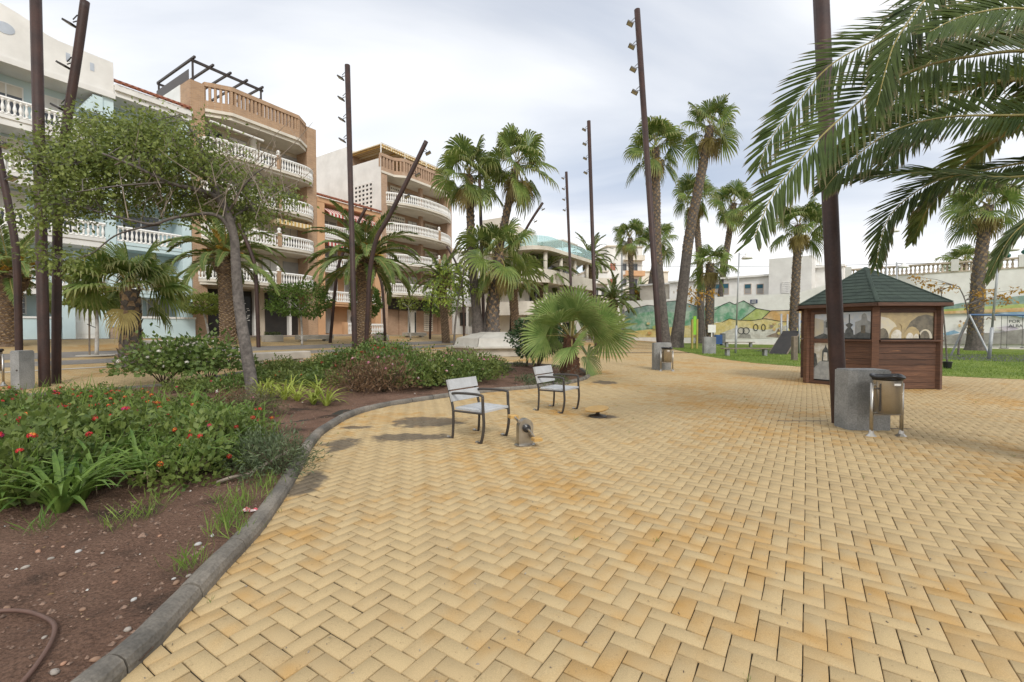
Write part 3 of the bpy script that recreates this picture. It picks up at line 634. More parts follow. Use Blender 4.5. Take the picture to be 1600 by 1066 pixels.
# ---- rose brick block with bowed balconies
K_ = street_house('apartment_block', 'rose brick block with bowed white balconies and white side wall', 6.8)
w = 10.3
b = MB(); b.box((0.03, 1.6, 0), (w, 13, 15.6)); b.build('wall', M_BRICK2, K_)
b = MB(); b.slab([(0.0, 0), (0, 0)][:0] + [(-0.0, 0), (0.03, 0), (0.03, 1), (0, 1)], 0, 0.01)
b = MB(); b.box((0, 0, 0), (0.028, 5.0, 16.9)); b.box((0, 5.0, 0), (0.028, 13, 19.0)); b.box((0.03, 5.1, 15.6), (w, 13, 18.9)); sw = b.build('side_wall', M_WHITE, K_)
b = MB(); b.box((0.03, 5.0, 15.7), (w - 0.1, 5.09, 18.6)); b.build('attic_front', M_BRICK2, K_)
def lattice(par, o, du, dv, nu, nv, su, sv, nrm):
    b = MB(); bars = MB(); o = Vector(o); du = Vector(du); dv = Vector(dv); nrm = Vector(nrm)
    q = lambda a, c, d: o + du * a + dv * c + nrm * d
    W, Hh = nu * su, nv * sv
    b.add([q(0, 0, 0.01), q(W, 0, 0.01), q(W, Hh, 0.01), q(0, Hh, 0.01)], [(0, 1, 2, 3)])
    for i in range(nu + 1):
        a0, a1 = i * su - su * 0.2, i * su + su * 0.2; bars.add([q(a0, 0, 0.05), q(a1, 0, 0.05), q(a1, Hh, 0.05), q(a0, Hh, 0.05), q(a0, 0, 0.01), q(a1, 0, 0.01), q(a1, Hh, 0.01), q(a0, Hh, 0.01)], [(0, 1, 2, 3), (0, 3, 7, 4), (1, 5, 6, 2), (3, 2, 6, 7)])
    for j in range(nv + 1):
        c0, c1 = j * sv - sv * 0.24, j * sv + sv * 0.24; bars.add([q(0, c0, 0.054), q(W, c0, 0.054), q(W, c1, 0.054), q(0, c1, 0.054), q(0, c0, 0.01), q(W, c0, 0.01), q(W, c1, 0.01), q(0, c1, 0.01)], [(0, 1, 2, 3), (3, 2, 6, 7), (0, 4, 5, 1)])
    p = b.build('vent_panel', M_DARK, par); bars.build('vent_blocks', M_SOFFIT if par is not sw else M_WHITE, p)['kind'] = 'stuff'; return p
lattice(sw, (0, 4.4, 11.0), (0, -1, 0), (0, 0, 1), 6, 9, 0.55, 0.42, (-1, 0, 0))
for x0 in (0.03, w - 0.75):
    b = MB(); b.box((x0, 0, 0), (x0 + 0.75, 1.595, 15.7)); b.build('pier', M_BRICK2, K_)
pl2 = [Vector((0.05, 0)), Vector((1.6, 0)), Vector((2.4, -0.7)), Vector((8.2, -0.7)), Vector((9.0, 0)), Vector((w, 0))]
pb = MB(); pb.prism(ringband(pl2, 0.28, 0, 0), 15.72, 16.1); pb.prism(ringband(pl2, 0.28, 0, 0), 17.1, 17.4); parp = pb.build('parapet', M_BRICK2, K_)
b = MB(); b.box((-0.09, 0, 0), (0.09, 0.2, 1.0)); fin2 = b.mesh('brick_fin', M_BRICK2)
for i in range(5):
    a, c_ = pl2[i], pl2[i + 1]; k = max(2, int((c_ - a).length / 0.33))
    for q in range(k + 1):
        p = a.lerp(c_, q / k); put('brick_fin', fin2, parp, (p.x, p.y + 0.045, 16.1), rot=(0, 0, math.atan2(c_.y - a.y, c_.x - a.x)))
b = MB(); b.prism([(p.x, p.y - 0.08) for p in pl2] + [(w, 1.59), (0.05, 1.59)], 15.5, 15.715); b.build('cornice', M_SOFFIT, K_)
for z in (4.1, 7.0, 10.0, 12.9):
    balcony(K_, 0.6, w - 0.1, z, 1.5, 2.6, newels=(0.62,) if z < 12 else ())
    b = MB(); b.box((5.6, 0.3, z), (5.95, 0.65, z + 2.6)); b.build('pillar', M_BRICK2, K_)
    for xx in (2.6, 7.6): lattice(K_, (xx, 1.59, z + 0.1), (1, 0, 0), (0, 0, 1), 8, 6, 0.24, 0.36, (0, -1, 0))
    for xx in (1.0, 5.0): window(K_, xx, xx + 1.3, z, z + 2.15, 1.595, M_GLASSD, M_SHUT, 1, 'balcony_door')
b = MB()
for k in range(9): b.box((0.5 + k * 1.05, 0.2, 18.2), (0.62 + k * 1.05, 5.0, 18.32))
b.box((0.4, 0.25, 18.05), (9.6, 0.4, 18.2)); b.box((0.3, 0.3, 18.33), (9.7, 5.0, 18.42)); b.build('roof_awning', M_AWN2, K_)
b = MB()
for xx in (0.3, 3.4, 6.5, 9.6): b.tube([(xx, 0.3, 16.5), (xx, 0.3, 18.5)], 0.05, 6)
b.tube([(0.3, 0.3, 18.5), (9.6, 0.3, 18.5)], 0.04, 6); b.build('terrace_frame', M_WHITE2, K_)
d1 = MB(); d1.box((4.9, 1.5, 0), (6.1, 1.59, 2.6)); d1 = d1.build('door', M_WHITE2, K_)
for xx in (4.95, 5.85): b = MB(); b.box((xx, 1.47, 0.2), (xx + 0.2, 1.498, 2.4)); b.build('pane', M_GLASSD, d1)
b = MB(); b.box((0.8, 1.2, 2.6), (9.4, 1.59, 3.7)); b.build('shop_fascia', M_DARK, K_)
lattice(K_, (7.4, 1.59, 0.4), (1, 0, 0), (0, 0, 1), 6, 8, 0.22, 0.24, (0, -1, 0))
for s_ in (0.85, 3.6):
    b = MB(); b.box((s_, 1.45, 0), (s_ + 1.2, 1.59, 2.5)); b.build('panel', M_BRICK2, K_)

# ---- low white house beyond it
H_ = street_house('terraced_house', 'low white house with blue blinds past the rose brick block', 18.0)
b = MB(); b.box((0, 0.6, 0), (13, 9, 4.2)); b.build('wall', M_WHITE, H_)
b = MB(); b.box((0, -1.5, 3.2), (13, 0.59, 3.5)); b.box((-0.1, 0.5, 4.2), (13.1, 9.1, 4.45)); b.build('roof', M_WHITE2, H_)
b = MB()
for k in range(6): b.box((0.1 + 2.5 * k, -1.45, 0), (0.3 + 2.5 * k, -1.25, 3.2))
b.build('porch_post', M_WHITE2, H_)
b = MB(); b.box((0.1, -1.5, 0), (12.9, -1.3, 0.9)); b.build('front_wall', M_WHITE, H_)
for k in range(4): window(H_, 1.2 + 3 * k, 2.9 + 3 * k, 1.0, 2.6, 0.595, M_GLASSD, mat('brown_frame', (0.16, 0.1, 0.06), None, 5, 0.6))
M_BLUEB = mat('blue_blind', (0.06, 0.14, 0.38), (0.05, 0.11, 0.32), 2, 0.8)
for x0 in (7.4, 10.0):
    b = MB(); b.box((x0, -1.56, 2.1), (x0 + 2.0, -1.52, 3.15)); b.build('blind', M_BLUEB, H_)
# ---- tall white block behind
H2 = street_house('apartment_block', 'plain white block rising behind the low white house', 21.0, -9.0)
b = MB(); b.box((0, 0, 0), (14, 10, 12.0)); b.build('wall', M_WHITE, H2)
b = MB(); b.box((-0.2, -0.2, 12.0), (14.2, 10, 12.3)); b.build('roof', M_SOFFIT, H2)
for z in (5.5, 8.6):
    for k in range(4): window(H2, 0.8 + 3.2 * k, 2.4 + 3.2 * k, z, z + 1.5, 0.0, M_GLASSD, M_SHUT)
b = MB(); b.box((0.3, -0.25, 9.0), (2.6, -0.2, 10.0)); b.build('glass_rail', M_TURQ, H2)

# ---- cream block with turquoise glass rails
p3 = Vector((2.86, 44.2)); E_ = thing('apartment_block', 'cream block with turquoise glass rails on its top terrace', 'building', (p3.x, p3.y, 0.2), R(57))
w = 11.2
b = MB(); b.box((0, 2.0, 0), (w, 7.5, 9.6)); b.build('wall', M_SOFFIT, E_)
b = MB(); b.box((0, 4.2, 9.75), (6.5, 7.5, 12.0)); b.slab([(0.0, 12.0), (6.5, 12.0), (0, 12.9)], 4.3, 7.4); b.build('attic', M_SOFFIT, E_)
for i, z in enumerate((3.2, 6.3, 9.4)):
    path = [Vector((-1.4, 6)), Vector((-1.4, 1.2))] + [Vector((-1.4 + 2.0 * (1 - math.cos(a)), 1.2 - 2.0 * math.sin(a))) for a in np.linspace(0.2, math.pi / 2, 6)] + [Vector((w, -0.8))]
    poly = [(p.x, p.y) for p in path] + [(w, 1.99), (0, 1.99), (0, 6)]
    b = MB(); b.prism(poly, z - 0.35, z); s = b.build('balcony', M_SOFFIT, E_)
    rp = [(p.x + 0.08, p.y + 0.08) for p in path]
    if i < 2:
        b = MB(); b.prism(rp + [(p[0] + 0.1, p[1] + 0.12) for p in reversed(rp)], z, z + 0.95); b.build('parapet', M_SOFFIT, s)
    else:
        b = MB()
        for q in range(len(rp) - 1):
            a, c_ = Vector(rp[q]), Vector(rp[q + 1]); m_n = max(1, int((c_ - a).length / 1.4))
            for r_ in range(m_n):
                p0, p1 = a.lerp(c_, (r_ + 0.02) / m_n), a.lerp(c_, (r_ + 0.98) / m_n); b = MB(); dd = (p1 - p0).normalized(); nn = Vector((-dd.y, dd.x)) * 0.012
                b.prism([tuple(p0 - nn), tuple(p1 - nn), tuple(p1 + nn), tuple(p0 + nn)], z + 0.05, z + 1.0); b.build('glass_pane', M_TURQ, s)
    for k in range(4): b = MB(); b.lathe([(0.2, 0), (0.2, 2.75)], 10, (0.4 + k * 3.3, -0.2, z - 3.1)); b.build('column', M_SOFFIT, E_, True)
    for k in range(3): window(E_, 1.0 + 3.4 * k, 3.4 + 3.4 * k, z - 3.0, z - 0.9, 1.995, M_GLASSD, M_SHUT)
b = MB(); b.box((6.6, 1.0, 11.3), (10.6, 5.5, 11.42)); b.tube([(10.4, 1.2, 9.4), (10.4, 1.2, 11.3)], 0.05, 6); b.tube([(6.9, 1.2, 9.4), (6.9, 1.2, 11.3)], 0.05, 6); b.build('terrace_canopy', M_WHITE2, E_)
# ---- houses further down the street
def far_house(label, px0, px1, Y, ytop, m, floors, red=False):
    a = P(px0, 516, Y); c_ = P(px1, 516, Y); w = c_.x - a.x; h = Z(ytop, Y) - 0.2
    t = thing('terraced_house', label, 'building', (a.x, Y, 0.2), R(8)); b = MB(); b.box((0, 0, 0), (w, 10, h)); b.build('wall', m, t)
    b = MB(); b.box((-0.15, -0.3, h), (w + 0.15, 10, h + 0.25)); b.build('roof', M_SOFFIT, t)
    for k in range(floors):
        z = 1.0 + k * 3.1
        b = MB(); b.box((w * 0.45, -1.3, z + 2.0), (w, -0.002, z + 2.25)); b.box((w * 0.45, -1.3, z + 2.25), (w, -1.18, z + 3.0)); b.build('balcony', M_ORANGE if red and k == floors - 2 else M_SOFFIT, t)
        for q in range(3): window(t, w * (0.08 + 0.31 * q), w * (0.08 + 0.31 * q) + w * 0.16, z, z + 1.5, 0.0, M_TILE if red and q == 0 else M_GLASSD, M_SHUT)
    return t
far_house('white house with brick red shutters beyond the cream block', 948, 1006, 92, 386, M_WHITE, 5, True)
far_house('low cream house with a yellow balcony at the street end', 1000, 1046, 110, 425, M_SOFFIT, 3)
far_house('white house with blue canopy past the cream block', 917, 950, 78, 425, M_WHITE, 3)

# small street things
def trough(px, py, label):
    p = G(px, py); t = thing('planter_trough', label, 'planter', p, R(57)); b = MB(); b.box((-0.6, -0.2, 0), (0.6, 0.2, 0.42), bev=0.03); b.build('trough', M_CURB, t)
    Pn = np.stack([rng.uniform(-0.5, 0.5, 300), rng.uniform(-0.15, 0.15, 300), rng.uniform(0.38, 0.6, 300)], 1); V, F = leaves(Pn, np.full(300, 0.09), seed=5)
    put('foliage', npmesh('foliage', V, F, leafmat('trough_leaf', (0.05, 0.09, 0.02), (0.12, 0.15, 0.04))), t)
trough(426, 534, 'stone trough with plants outside the brown brick block'); trough(596, 532, 'stone trough by the orange house and curved poles')
for px, py, lab in ((492, 533, 'long low concrete bench slab outside the orange house'), (262, 545, 'long low concrete bench slab by the fan palm trunk'), (435, 566, 'low concrete bench slab beside the planted bed shrubs'), (648, 527, 'low concrete bench slab outside the rose brick block')):
    p = G(px, py); b = MB(); b.box((-1.3, -0.25, 0.12), (1.3, 0.25, 0.42), bev=0.03); b.box((-1.0, -0.18, 0), (-0.7, 0.18, 0.12)); b.box((0.7, -0.18, 0), (1.0, 0.18, 0.12)); o = b.build('bench_slab', M_CURB); o.location = p; o.rotation_euler = (0, 0, R(57)); tag(o, lab, 'bench')
# ================================================================ terrace wall with painted hills
WA = Vector((14.8, 60.0)); WB = Vector((41.6, 37.0)); WD = (WB - WA).normalized(); WR = math.atan2(WD.y, WD.x); WN = Vector((-WD.y, WD.x))
def WX(px, py=500, off=0.0):           # place on the wall seen along a line of sight: (run, height)
    d = ray(px, py); o = WA + WN * off; den = d.x * WN.x + d.y * WN.y; s = (o.x * WN.x + o.y * WN.y) / den
    p = Vector((d.x * s, d.y * s)); return ((p - o).dot(WD), CAMH + d.z * s)
xr = WX(1322)[0]; xs_ = WX(1243)[0]
wall = thing('terrace_wall', 'long white terrace wall with painted hills and balustrade behind the lawn', 'wall', (WA.x, WA.y, 0), WR)
M_OLDWHITE = mat('weathered_white', (0.88, 0.87, 0.84), (0.76, 0.74, 0.70), 0.9, 0.9, bmp=0.1, bscale=12, fine=(2.5, 0.08), hi=0.85)
b = MB(); zt1 = WX(1100, 465)[1]; ztR = WX(1400, 431)[1]
b.slab([(0, 0), (46, 0), (46, ztR), (xr, ztR), (xs_, zt1), (0, zt1)], 0, 0.5); b.build('wall', M_OLDWHITE, wall)
M_COPE = mat('terrace_stone', (0.60, 0.52, 0.42), (0.48, 0.40, 0.32), 2, 0.9)
bb = MB(); bb.lathe([(0.10, 0), (0.10, 0.08), (0.055, 0.12), (0.10, 0.28), (0.05, 0.5), (0.055, 0.58), (0.1, 0.62), (0.1, 0.68)], 8); BAL2 = bb.mesh('baluster', M_COPE, True)
bt = MB(); bt.box((xr, -0.05, ztR), (46, 0.45, ztR + 0.1)); bt.box((xr, -0.06, ztR + 0.782), (46, 0.4, ztR + 0.92)); btr = bt.build('balustrade', M_COPE, wall)
k = 0; x = xr + 0.2; posts = [xr + 0.1, WX(1490)[0], WX(1596)[0], xr + 21.0]
while x < 36:
    if min(abs(x - q) for q in posts) > 0.3: put('baluster', BAL2, btr, (x, 0.17, ztR + 0.1))
    x += 0.30
for q in posts:
    b = MB(); b.box((q - 0.24, -0.1, ztR + 0.1), (q + 0.24, 0.46, ztR + 1.12)); b.build('post', M_WHITE, btr)
M_URN = mat('green_urn', (0.02, 0.12, 0.09), None, 4, 0.35)
for px in (1572, 1599): b = MB(); x = WX(px)[0]; b.lathe([(0.06, 0), (0.2, 0.12), (0.22, 0.26), (0.1, 0.4), (0.05, 0.44), (0.1, 0.5), (0.03, 0.6)], 10, (x, 0.17, ztR + 0.92 if px == 1572 else ztR + 1.12)); b.build('urn', M_URN, btr, True)
# the painted mural: flat coats of paint on the wall
def paint(name, c1, c2, sc=1.2): return mat(name, c1, c2, sc, 0.9, lo=0.4, hi=0.6, fine=(4, 0.25))
PG1 = paint('paint_dark_green', (0.20, 0.33, 0.28), (0.36, 0.46, 0.42)); PG2 = paint('paint_green', (0.16, 0.40, 0.24), (0.46, 0.60, 0.48)); PG3 = paint('paint_lime', (0.42, 0.50, 0.14), (0.52, 0.58, 0.24))
PO = paint('paint_orange', (0.66, 0.40, 0.16), (0.74, 0.55, 0.33)); PY = paint('paint_yellow', (0.72, 0.58, 0.22), (0.76, 0.66, 0.36)); PW = paint('paint_white', (0.74, 0.72, 0.66), (0.6, 0.56, 0.5)); PBk = paint('paint_brown', (0.24, 0.18, 0.14), (0.36, 0.28, 0.22), 3); PBl = paint('paint_blue', (0.25, 0.42, 0.58), (0.45, 0.55, 0.64)); PK = paint('paint_line', (0.04, 0.05, 0.05), (0.08, 0.08, 0.08)); PGY = paint('paint_grey', (0.40, 0.38, 0.35), (0.30, 0.28, 0.26)); PM = paint('paint_mauve', (0.55, 0.48, 0.60), (0.7, 0.64, 0.68))
layer = [0]
def paintpoly(m, pts, name='mural_paint', line=False):
    layer[0] += 1; y = -0.004 - 0.003 * layer[0]; q = [WX(*p) for p in pts]; q = [(a, max(c, 0.02)) for a, c in q]
    b = MB(); b.slab(q, y, y + 0.002); o = b.build(name, m, wall)
    if line:
        for i in range(len(q) - 1):
            pass
    return o
def paintline(pts, wd=0.05, m=None):
    layer[0] += 1; y = -0.004 - 0.003 * layer[0]; q = [Vector((a, c)) for a, c in (WX(*p) for p in pts)]; b = MB()
    for i in range(len(q) - 1):
        d_ = (q[i + 1] - q[i]).normalized(); n_ = Vector((-d_.y, d_.x)) * wd / 2; b.slab([tuple(q[i] - n_), tuple(q[i + 1] - n_), tuple(q[i + 1] + n_), tuple(q[i] + n_)], y, y + 0.002)
    b.build('mural_line', m or PK, wall)
h1 = [(976, 488), (985, 483), (1000, 480), (1012, 477), (1022, 478), (1032, 474), (1045, 471), (1058, 470), (1068, 473), (1080, 476), (1090, 480), (1105, 479), (1118, 484)]
paintpoly(PG1, h1 + [(1118, 505), (976, 505)])
paintpoly(PG2, [(976, 500), (1000, 489), (1030, 486), (1060, 488), (1090, 484), (1118, 480), (1128, 477), (1140, 472), (1148, 476), (1162, 470), (1172, 477), (1185, 484), (1160, 499), (1148, 508), (1120, 503), (1090, 512), (976, 520)])
paintpoly(PG3, [(1158, 500), (1182, 482), (1204, 486), (1190, 499), (1175, 501)]); paintpoly(PO, [(1190, 499), (1205, 485), (1230, 485), (1270, 483), (1320, 480), (1320, 496), (1240, 502), (1215, 503)])
paintpoly(PY, [(976, 519), (1040, 512), (1085, 508), (1125, 504), (1140, 498), (1150, 500), (1175, 501), (1195, 498), (1225, 503), (1270, 500), (1320, 498), (1320, 530), (1240, 528), (1180, 528), (976, 527)])
paintpoly(PW, [(1128, 520), (1150, 512), (1166, 512), (1178, 514), (1192, 516), (1210, 514), (1236, 506), (1270, 506), (1270, 520), (1215, 528), (1165, 530), (1128, 530)])
paintpoly(PBk, [(1196, 526), (1212, 520), (1216, 513), (1224, 519), (1238, 521), (1246, 528), (1228, 529)]); paintpoly(PGY, [(1152, 528), (1160, 520), (1172, 523), (1174, 529)])
paintline(h1, 0.07); paintline([(1118, 484), (1128, 477), (1140, 472), (1148, 476), (1162, 470), (1182, 482), (1204, 486), (1236, 485)], 0.07); paintline([(1182, 482), (1158, 500)], 0.07); paintline([(1204, 486), (1190, 499)], 0.07); paintline([(1128, 504), (1140, 498), (1150, 500), (1175, 501), (1195, 498), (1225, 503), (1243, 502)], 0.06)
rr = random.Random(4)
for cx, cy, rx, ry in ((1158, 517, 5, 5), (1166, 517, 5, 5), (1181, 512, 3.5, 5), (1193, 512, 3, 5)):
    paintline([(cx + rx * math.cos(a), cy + ry * math.sin(a)) for a in np.linspace(0, 2 * math.pi, 13)], 0.08)
for k in range(26):
    cx = rr.uniform(1205, 1262); cy = rr.uniform(505, 522); s = rr.uniform(1.4, 2.6); paintpoly(rr.choice([PO, PW, PY, PBk, PO]), [(cx + s * math.cos(a) * 1.2, cy + s * math.sin(a)) for a in np.linspace(0, 2 * math.pi, 7)[:-1]])
for k in range(16):
    cx = rr.uniform(1010, 1125); cy = rr.uniform(500, 522); s = rr.uniform(1.5, 3.5); paintpoly(rr.choice([PG2, PY, PW, PG3, PO]), [(cx + s * math.cos(a) * 1.4, cy + s * math.sin(a)) for a in np.linspace(0, 2 * math.pi, 8)[:-1]])
# right hand part of the mural
paintpoly(PG1, [(1470, 480), (1500, 474), (1530, 470), (1560, 466), (1600, 462), (1640, 460), (1640, 480), (1470, 484)]); paintpoly(PG3, [(1470, 484), (1640, 472), (1640, 480), (1470, 487)]); paintpoly(PO, [(1470, 487), (1640, 479), (1640, 486), (1470, 491)])
paintpoly(PBl, [(1555, 489), (1640, 486), (1640, 494), (1600, 497), (1575, 492)]); paintpoly(PGY, [(1470, 527), (1505, 521), (1560, 520), (1600, 514), (1640, 512), (1640, 538), (1470, 538)]); paintpoly(PM, [(1555, 512), (1580, 509), (1592, 514), (1570, 518)]); paintpoly(PBl, [(1470, 522), (1490, 516), (1500, 520), (1480, 524)])
for k in range(12):
    cx = rr.uniform(1497, 1512); cy = rr.uniform(501, 510); s = rr.uniform(1.2, 2.4); paintpoly(rr.choice([PO, PBk, PO]), [(cx + s * math.cos(a), cy + s * math.sin(a)) for a in np.linspace(0, 2 * math.pi, 7)[:-1]])
paintpoly(PG1, [(1440, 447), (1485, 440), (1490, 452), (1450, 460)]) if False else None
def wall_text(txt, px, py, hpx, m):
    a, c = WX(px, py); a2, c2 = WX(px, py - hpx); cu = bpy.data.curves.new('graffiti', 'FONT'); cu.body = txt; cu.size = (c2 - c) * 1.35; cu.extrude = 0.002; cu.offset = 0.004
    tmp = bpy.data.objects.new('graffiti', cu); C.objects.link(tmp); bpy.context.view_layer.update(); me = bpy.data.meshes.new_from_object(tmp.evaluated_get(bpy.context.evaluated_depsgraph_get())); bpy.data.objects.remove(tmp)
    me.materials.clear(); me.materials.append(m); layer[0] += 1; put('graffiti', me, wall, (a, -0.006 - 0.003 * layer[0], c), rot=(R(90), 0, 0))
wall_text('POR', 1575, 504.5, 4.6, PK); wall_text('ALBA', 1575, 511.5, 4.6, PK)
paintline([(1540, 500), (1544, 496), (1549, 499), (1553, 495), (1554, 501)], 0.09, PBk)
# little blue street plate
a, c = WX(1173, 474); b = MB(); b.box((a, -0.25, c - 0.05), (WX(1184)[0], -0.22, c + 0.37)); sgn = b.build('street_plate', mat('sign_blue', (0.02, 0.04, 0.13), None, 5, 0.4)); sgn.location = (WA.x, WA.y, 0); sgn.rotation_euler = (0, 0, WR); tag(sgn, 'small dark blue name plate on the painted wall', 'sign')
b = MB(); L_ = WX(1184)[0] - a
for k in range(2): b.box((a + 0.12, -0.256, c + 0.06 + 0.14 * k), (a + L_ - 0.12, -0.252, c + 0.12 + 0.14 * k))
b.build('lettering', M_WHITE2, sgn)
# houses standing on the terrace behind the wall
def terrace_house(label, px0, px1, back, ytop, m, wins=(), roof=True):
    o = WA + WN * back; x0, _ = WX(px0, 450, back); x1, _ = WX(px1, 450, back); h = WX((px0 + px1) / 2, ytop, back)[1]
    p = o + WD * x0; t = thing('terraced_house', label, 'building', (p.x, p.y, 0), WR); w = x1 - x0
    b = MB(); b.box((0, 0, 0), (w, 8, h)); b.build('wall', m, t)
    if roof: b = MB(); b.box((-0.1, -0.35, h - 0.002 + 0.004), (w + 0.1, 8, h + 0.22)); b.build('roof', M_OLDWHITE, t)
    for (wx0, wx1, wy0, wy1, kind) in wins:
        a0, z0 = WX(wx0, wy1, back); a1, _ = WX(wx1, wy1, back); z1 = WX(wx0, wy0, back)[1]; a0 -= x0; a1 -= x0
        ww = window(t, a0, a1, z0, z1, 0.0, M_SHUT if kind != 'grille' else M_GLASSD, mat('window_trim', (0.6, 0.48, 0.38), None, 3, 0.8), 0)
        if kind == 'blind': b = MB(); b.box((a0 + 0.07, -0.07, z1 - (z1 - z0) * 0.42), (a1 - 0.07, -0.052, z1 - 0.07)); b.build('blind', mat('teal_blind', (0.03, 0.12, 0.17), None, 3, 0.7), ww)
        if kind == 'grille':
            b = MB()
            for k in range(7): q = a0 + (a1 - a0) * k / 6; b.box((q - 0.04, -0.10, z0), (q + 0.04, -0.055, z1)); zz = z0 + (z1 - z0) * k / 6; b.box((a0, -0.11, zz - 0.04), (a1, -0.056, zz + 0.04))
            b.build('grille', M_WHITE2, ww)
    return t
terrace_house('long low white house with teal window blinds above the painted wall', 1046, 1201, 4.0, 437, M_OLDWHITE, [(1117, 1139, 444, 461, 'blind'), (1163, 1174, 444, 460, 'blind'), (1182, 1193, 444, 460, 'blind')])
t = terrace_house('tall blank white block with a lattice window above the painted wall', 1201, 1268, 3.2, 402, M_WHITE, [(1222, 1234, 441, 458, 'grille')], False)
terrace_house('low white house beside the blank block on the terrace', 1269, 1318, 6.0, 418, M_OLDWHITE)
terrace_house('pale house with dark porch at the end of the painted wall', 1000, 1045, 5.0, 446, M_SOFFIT, [(1050, 1056, 450, 464, 'x')][:0])

# ================================================================ weathering steel poles with floodlights
def floodlight_mesh():
    b = MB(); b.use(M_DARKMETAL); b.box((-0.02, -0.15, -0.03), (0.30, 0.15, 0.03), Matrix.Translation((-0.50, 0, -0.05)) @ Matrix.Rotation(R(28), 4, 'Y'))
    b.tube([(0, 0, 0.14), (-0.16, 0, 0.16), (-0.30, 0, 0.02)], 0.018, 5); b.tube([(0, 0, 0.0), (-0.16, 0, -0.02), (-0.30, 0, -0.06)], 0.018, 5)
    b.use(mat('flood_glass', (0.55, 0.5, 0.36), None, 5, 0.25)); b.box((0.01, -0.13, -0.036), (0.27, 0.13, -0.031), Matrix.Translation((-0.50, 0, -0.05)) @ Matrix.Rotation(R(28), 4, 'Y'))
    return b.mesh('floodlight')
FLOOD = floodlight_mesh()
def pole(label, pts, r=0.115, lights=(), az=R(180), group=None):
    t = thing('light_pole', label, 'light pole', pts[0], 0, group); b = MB(); sp = smooth_path(pts, 6) if len(pts) > 2 else pts
    sp = [Vector(sp[0]) + Vector((0, 0, -0.05))] + [Vector(q) for q in sp]
    b.tube(sp, r, 14); b.build('post', M_RUST, t, True, world=True)
    for pl_, an in lights: put('floodlight', FLOOD, t, Vector(pl_) - Vector(pts[0]), rot=(0, 0, an), scale=0.82)
    return t
def straight(label, base, top_px, Y, hgt, nl=4, d0=0.45, dl=0.9, az=0.0):
    tp = P(*top_px, Y); d = (tp - base); top = base + d * ((hgt) / d.z); L = (top - base).length; dn = (top - base).normalized()
    return pole(label, [base, top], 0.115, [(top - dn * (d0 + dl * k), az) for k in range(nl)])
gb = G(1312, 663); straight('tall brown steel pole beside the wooden kiosk and nearest bin', gb, (1283, 0), gb.y, 13.6)
gb = G(1033, 577); straight('tall brown steel pole with concrete block at the lawn corner', gb, (996, 24), gb.y, Z(24, gb.y))
straight('tall brown steel pole rising behind the squat fan palm', at_ground(132 / 711 * 29, 29), (920, 193), 29, Z(193, 29)); straight('tall brown steel pole far down the square near the cream block', at_ground(96 / 711 * 39, 39), (885, 274), 39, Z(274, 39))
gb = G(555, 566); straight('tall brown steel pole rising behind the red flowering shrubs', gb, (543, 108), gb.y, Z(108, gb.y) - gb.z)
gb = G(70, 604); straight('tall brown steel pole at the left end of the planted bed', gb, (56, 0), gb.y, 13.6, 4)
gb = G(757, 545); straight('tall brown steel pole hidden among the tall fan palms', gb, (748, 232), gb.y, Z(232, gb.y) - gb.z)
def curved(label, base_px, path, nl=3, r=0.10, az=0.0, lift=None, left=False):
    g = G(*base_px); pts = [g] + [P(px, py, g.y) for px, py in path]; d = (pts[-1] - pts[-2]).normalized()
    ls = [(pts[-1] - d * (0.5 + 1.1 * k), az + (R(180) if not left else 0)) for k in range(nl)]
    return pole(label, pts, r, ls)
curved('leaning bent brown pole beside the big date palm', (571, 563), [(575, 480), (578, 425), (588, 375), (606, 342), (638, 279), (666, 221)])
curved('leaning bent brown pole paired with the pole in the bed corner', (88, 599), [(89, 450), (92, 300), (105, 190), (120, 95), (133, 2)], nl=3, left=True)
curved('bent brown pole leaning over the date palm by the blue block', (30, 567), [(29, 500), (25, 395), (14, 324), (0, 254), (-10, 200)], nl=2)
curved('bent brown pole in front of the patterned shop door', (404, 543), [(402, 480), (399, 422), (393, 398), (382, 370), (366, 335), (345, 290)], nl=1)
curved('bent brown pole before the orange house terrace', (516, 536), [(521, 480), (527, 425), (536, 395), (552, 362), (572, 325)], nl=1); curved('bent brown pole at the corner of the rose brick block', (602, 533), [(600, 490), (597, 448), (590, 424), (578, 396), (560, 365)], nl=1)
curved('bent brown pole in front of the white door', (672, 530), [(673, 490), (678, 450), (698, 413), (723, 368)], nl=2); curved('bent brown pole by the low white house', (725, 527.5), [(724, 480), (721, 440), (712, 410), (698, 385)], nl=0)
curved('leaning bent brown pole in front of the cream block', (797, 541), [(800, 470), (806, 400), (821, 360), (848, 317)], nl=2)

# ================================================================ concrete blocks and litter bins
def block(px, py, wpx, hpx, label, rz=0.0, thick=0.3):
    p = G(px, py); w = wpx * p.y / 711; h = hpx * p.y / 711; t = thing('concrete_block', label, 'concrete block', p, rz); b = MB()
    b.prism([(-w / 2 + 0.0, 0.0), (-w / 2 + 0.10, -0.06), (w / 2, -0.06), (w / 2, thick), (-w / 2, thick)], 0, h - 0.02); b.prism([(-w / 2 + 0.015, 0.012), (-w / 2 + 0.11, -0.045), (w / 2 - 0.015, -0.045), (w / 2 - 0.015, thick - 0.015), (-w / 2 + 0.015, thick - 0.015)], h - 0.02, h)
    b.build('block', M_CONC, t)
    b = MB(); b.lathe([(0.022, 0), (0.022, 0.006)], 8, (w * 0.35, 0, 0)); put('bolt', b.mesh('bolt', M_DARKMETAL), t, (-w * 0.05, -0.062, h * 0.5), rot=(R(90), 0, 0)); return t
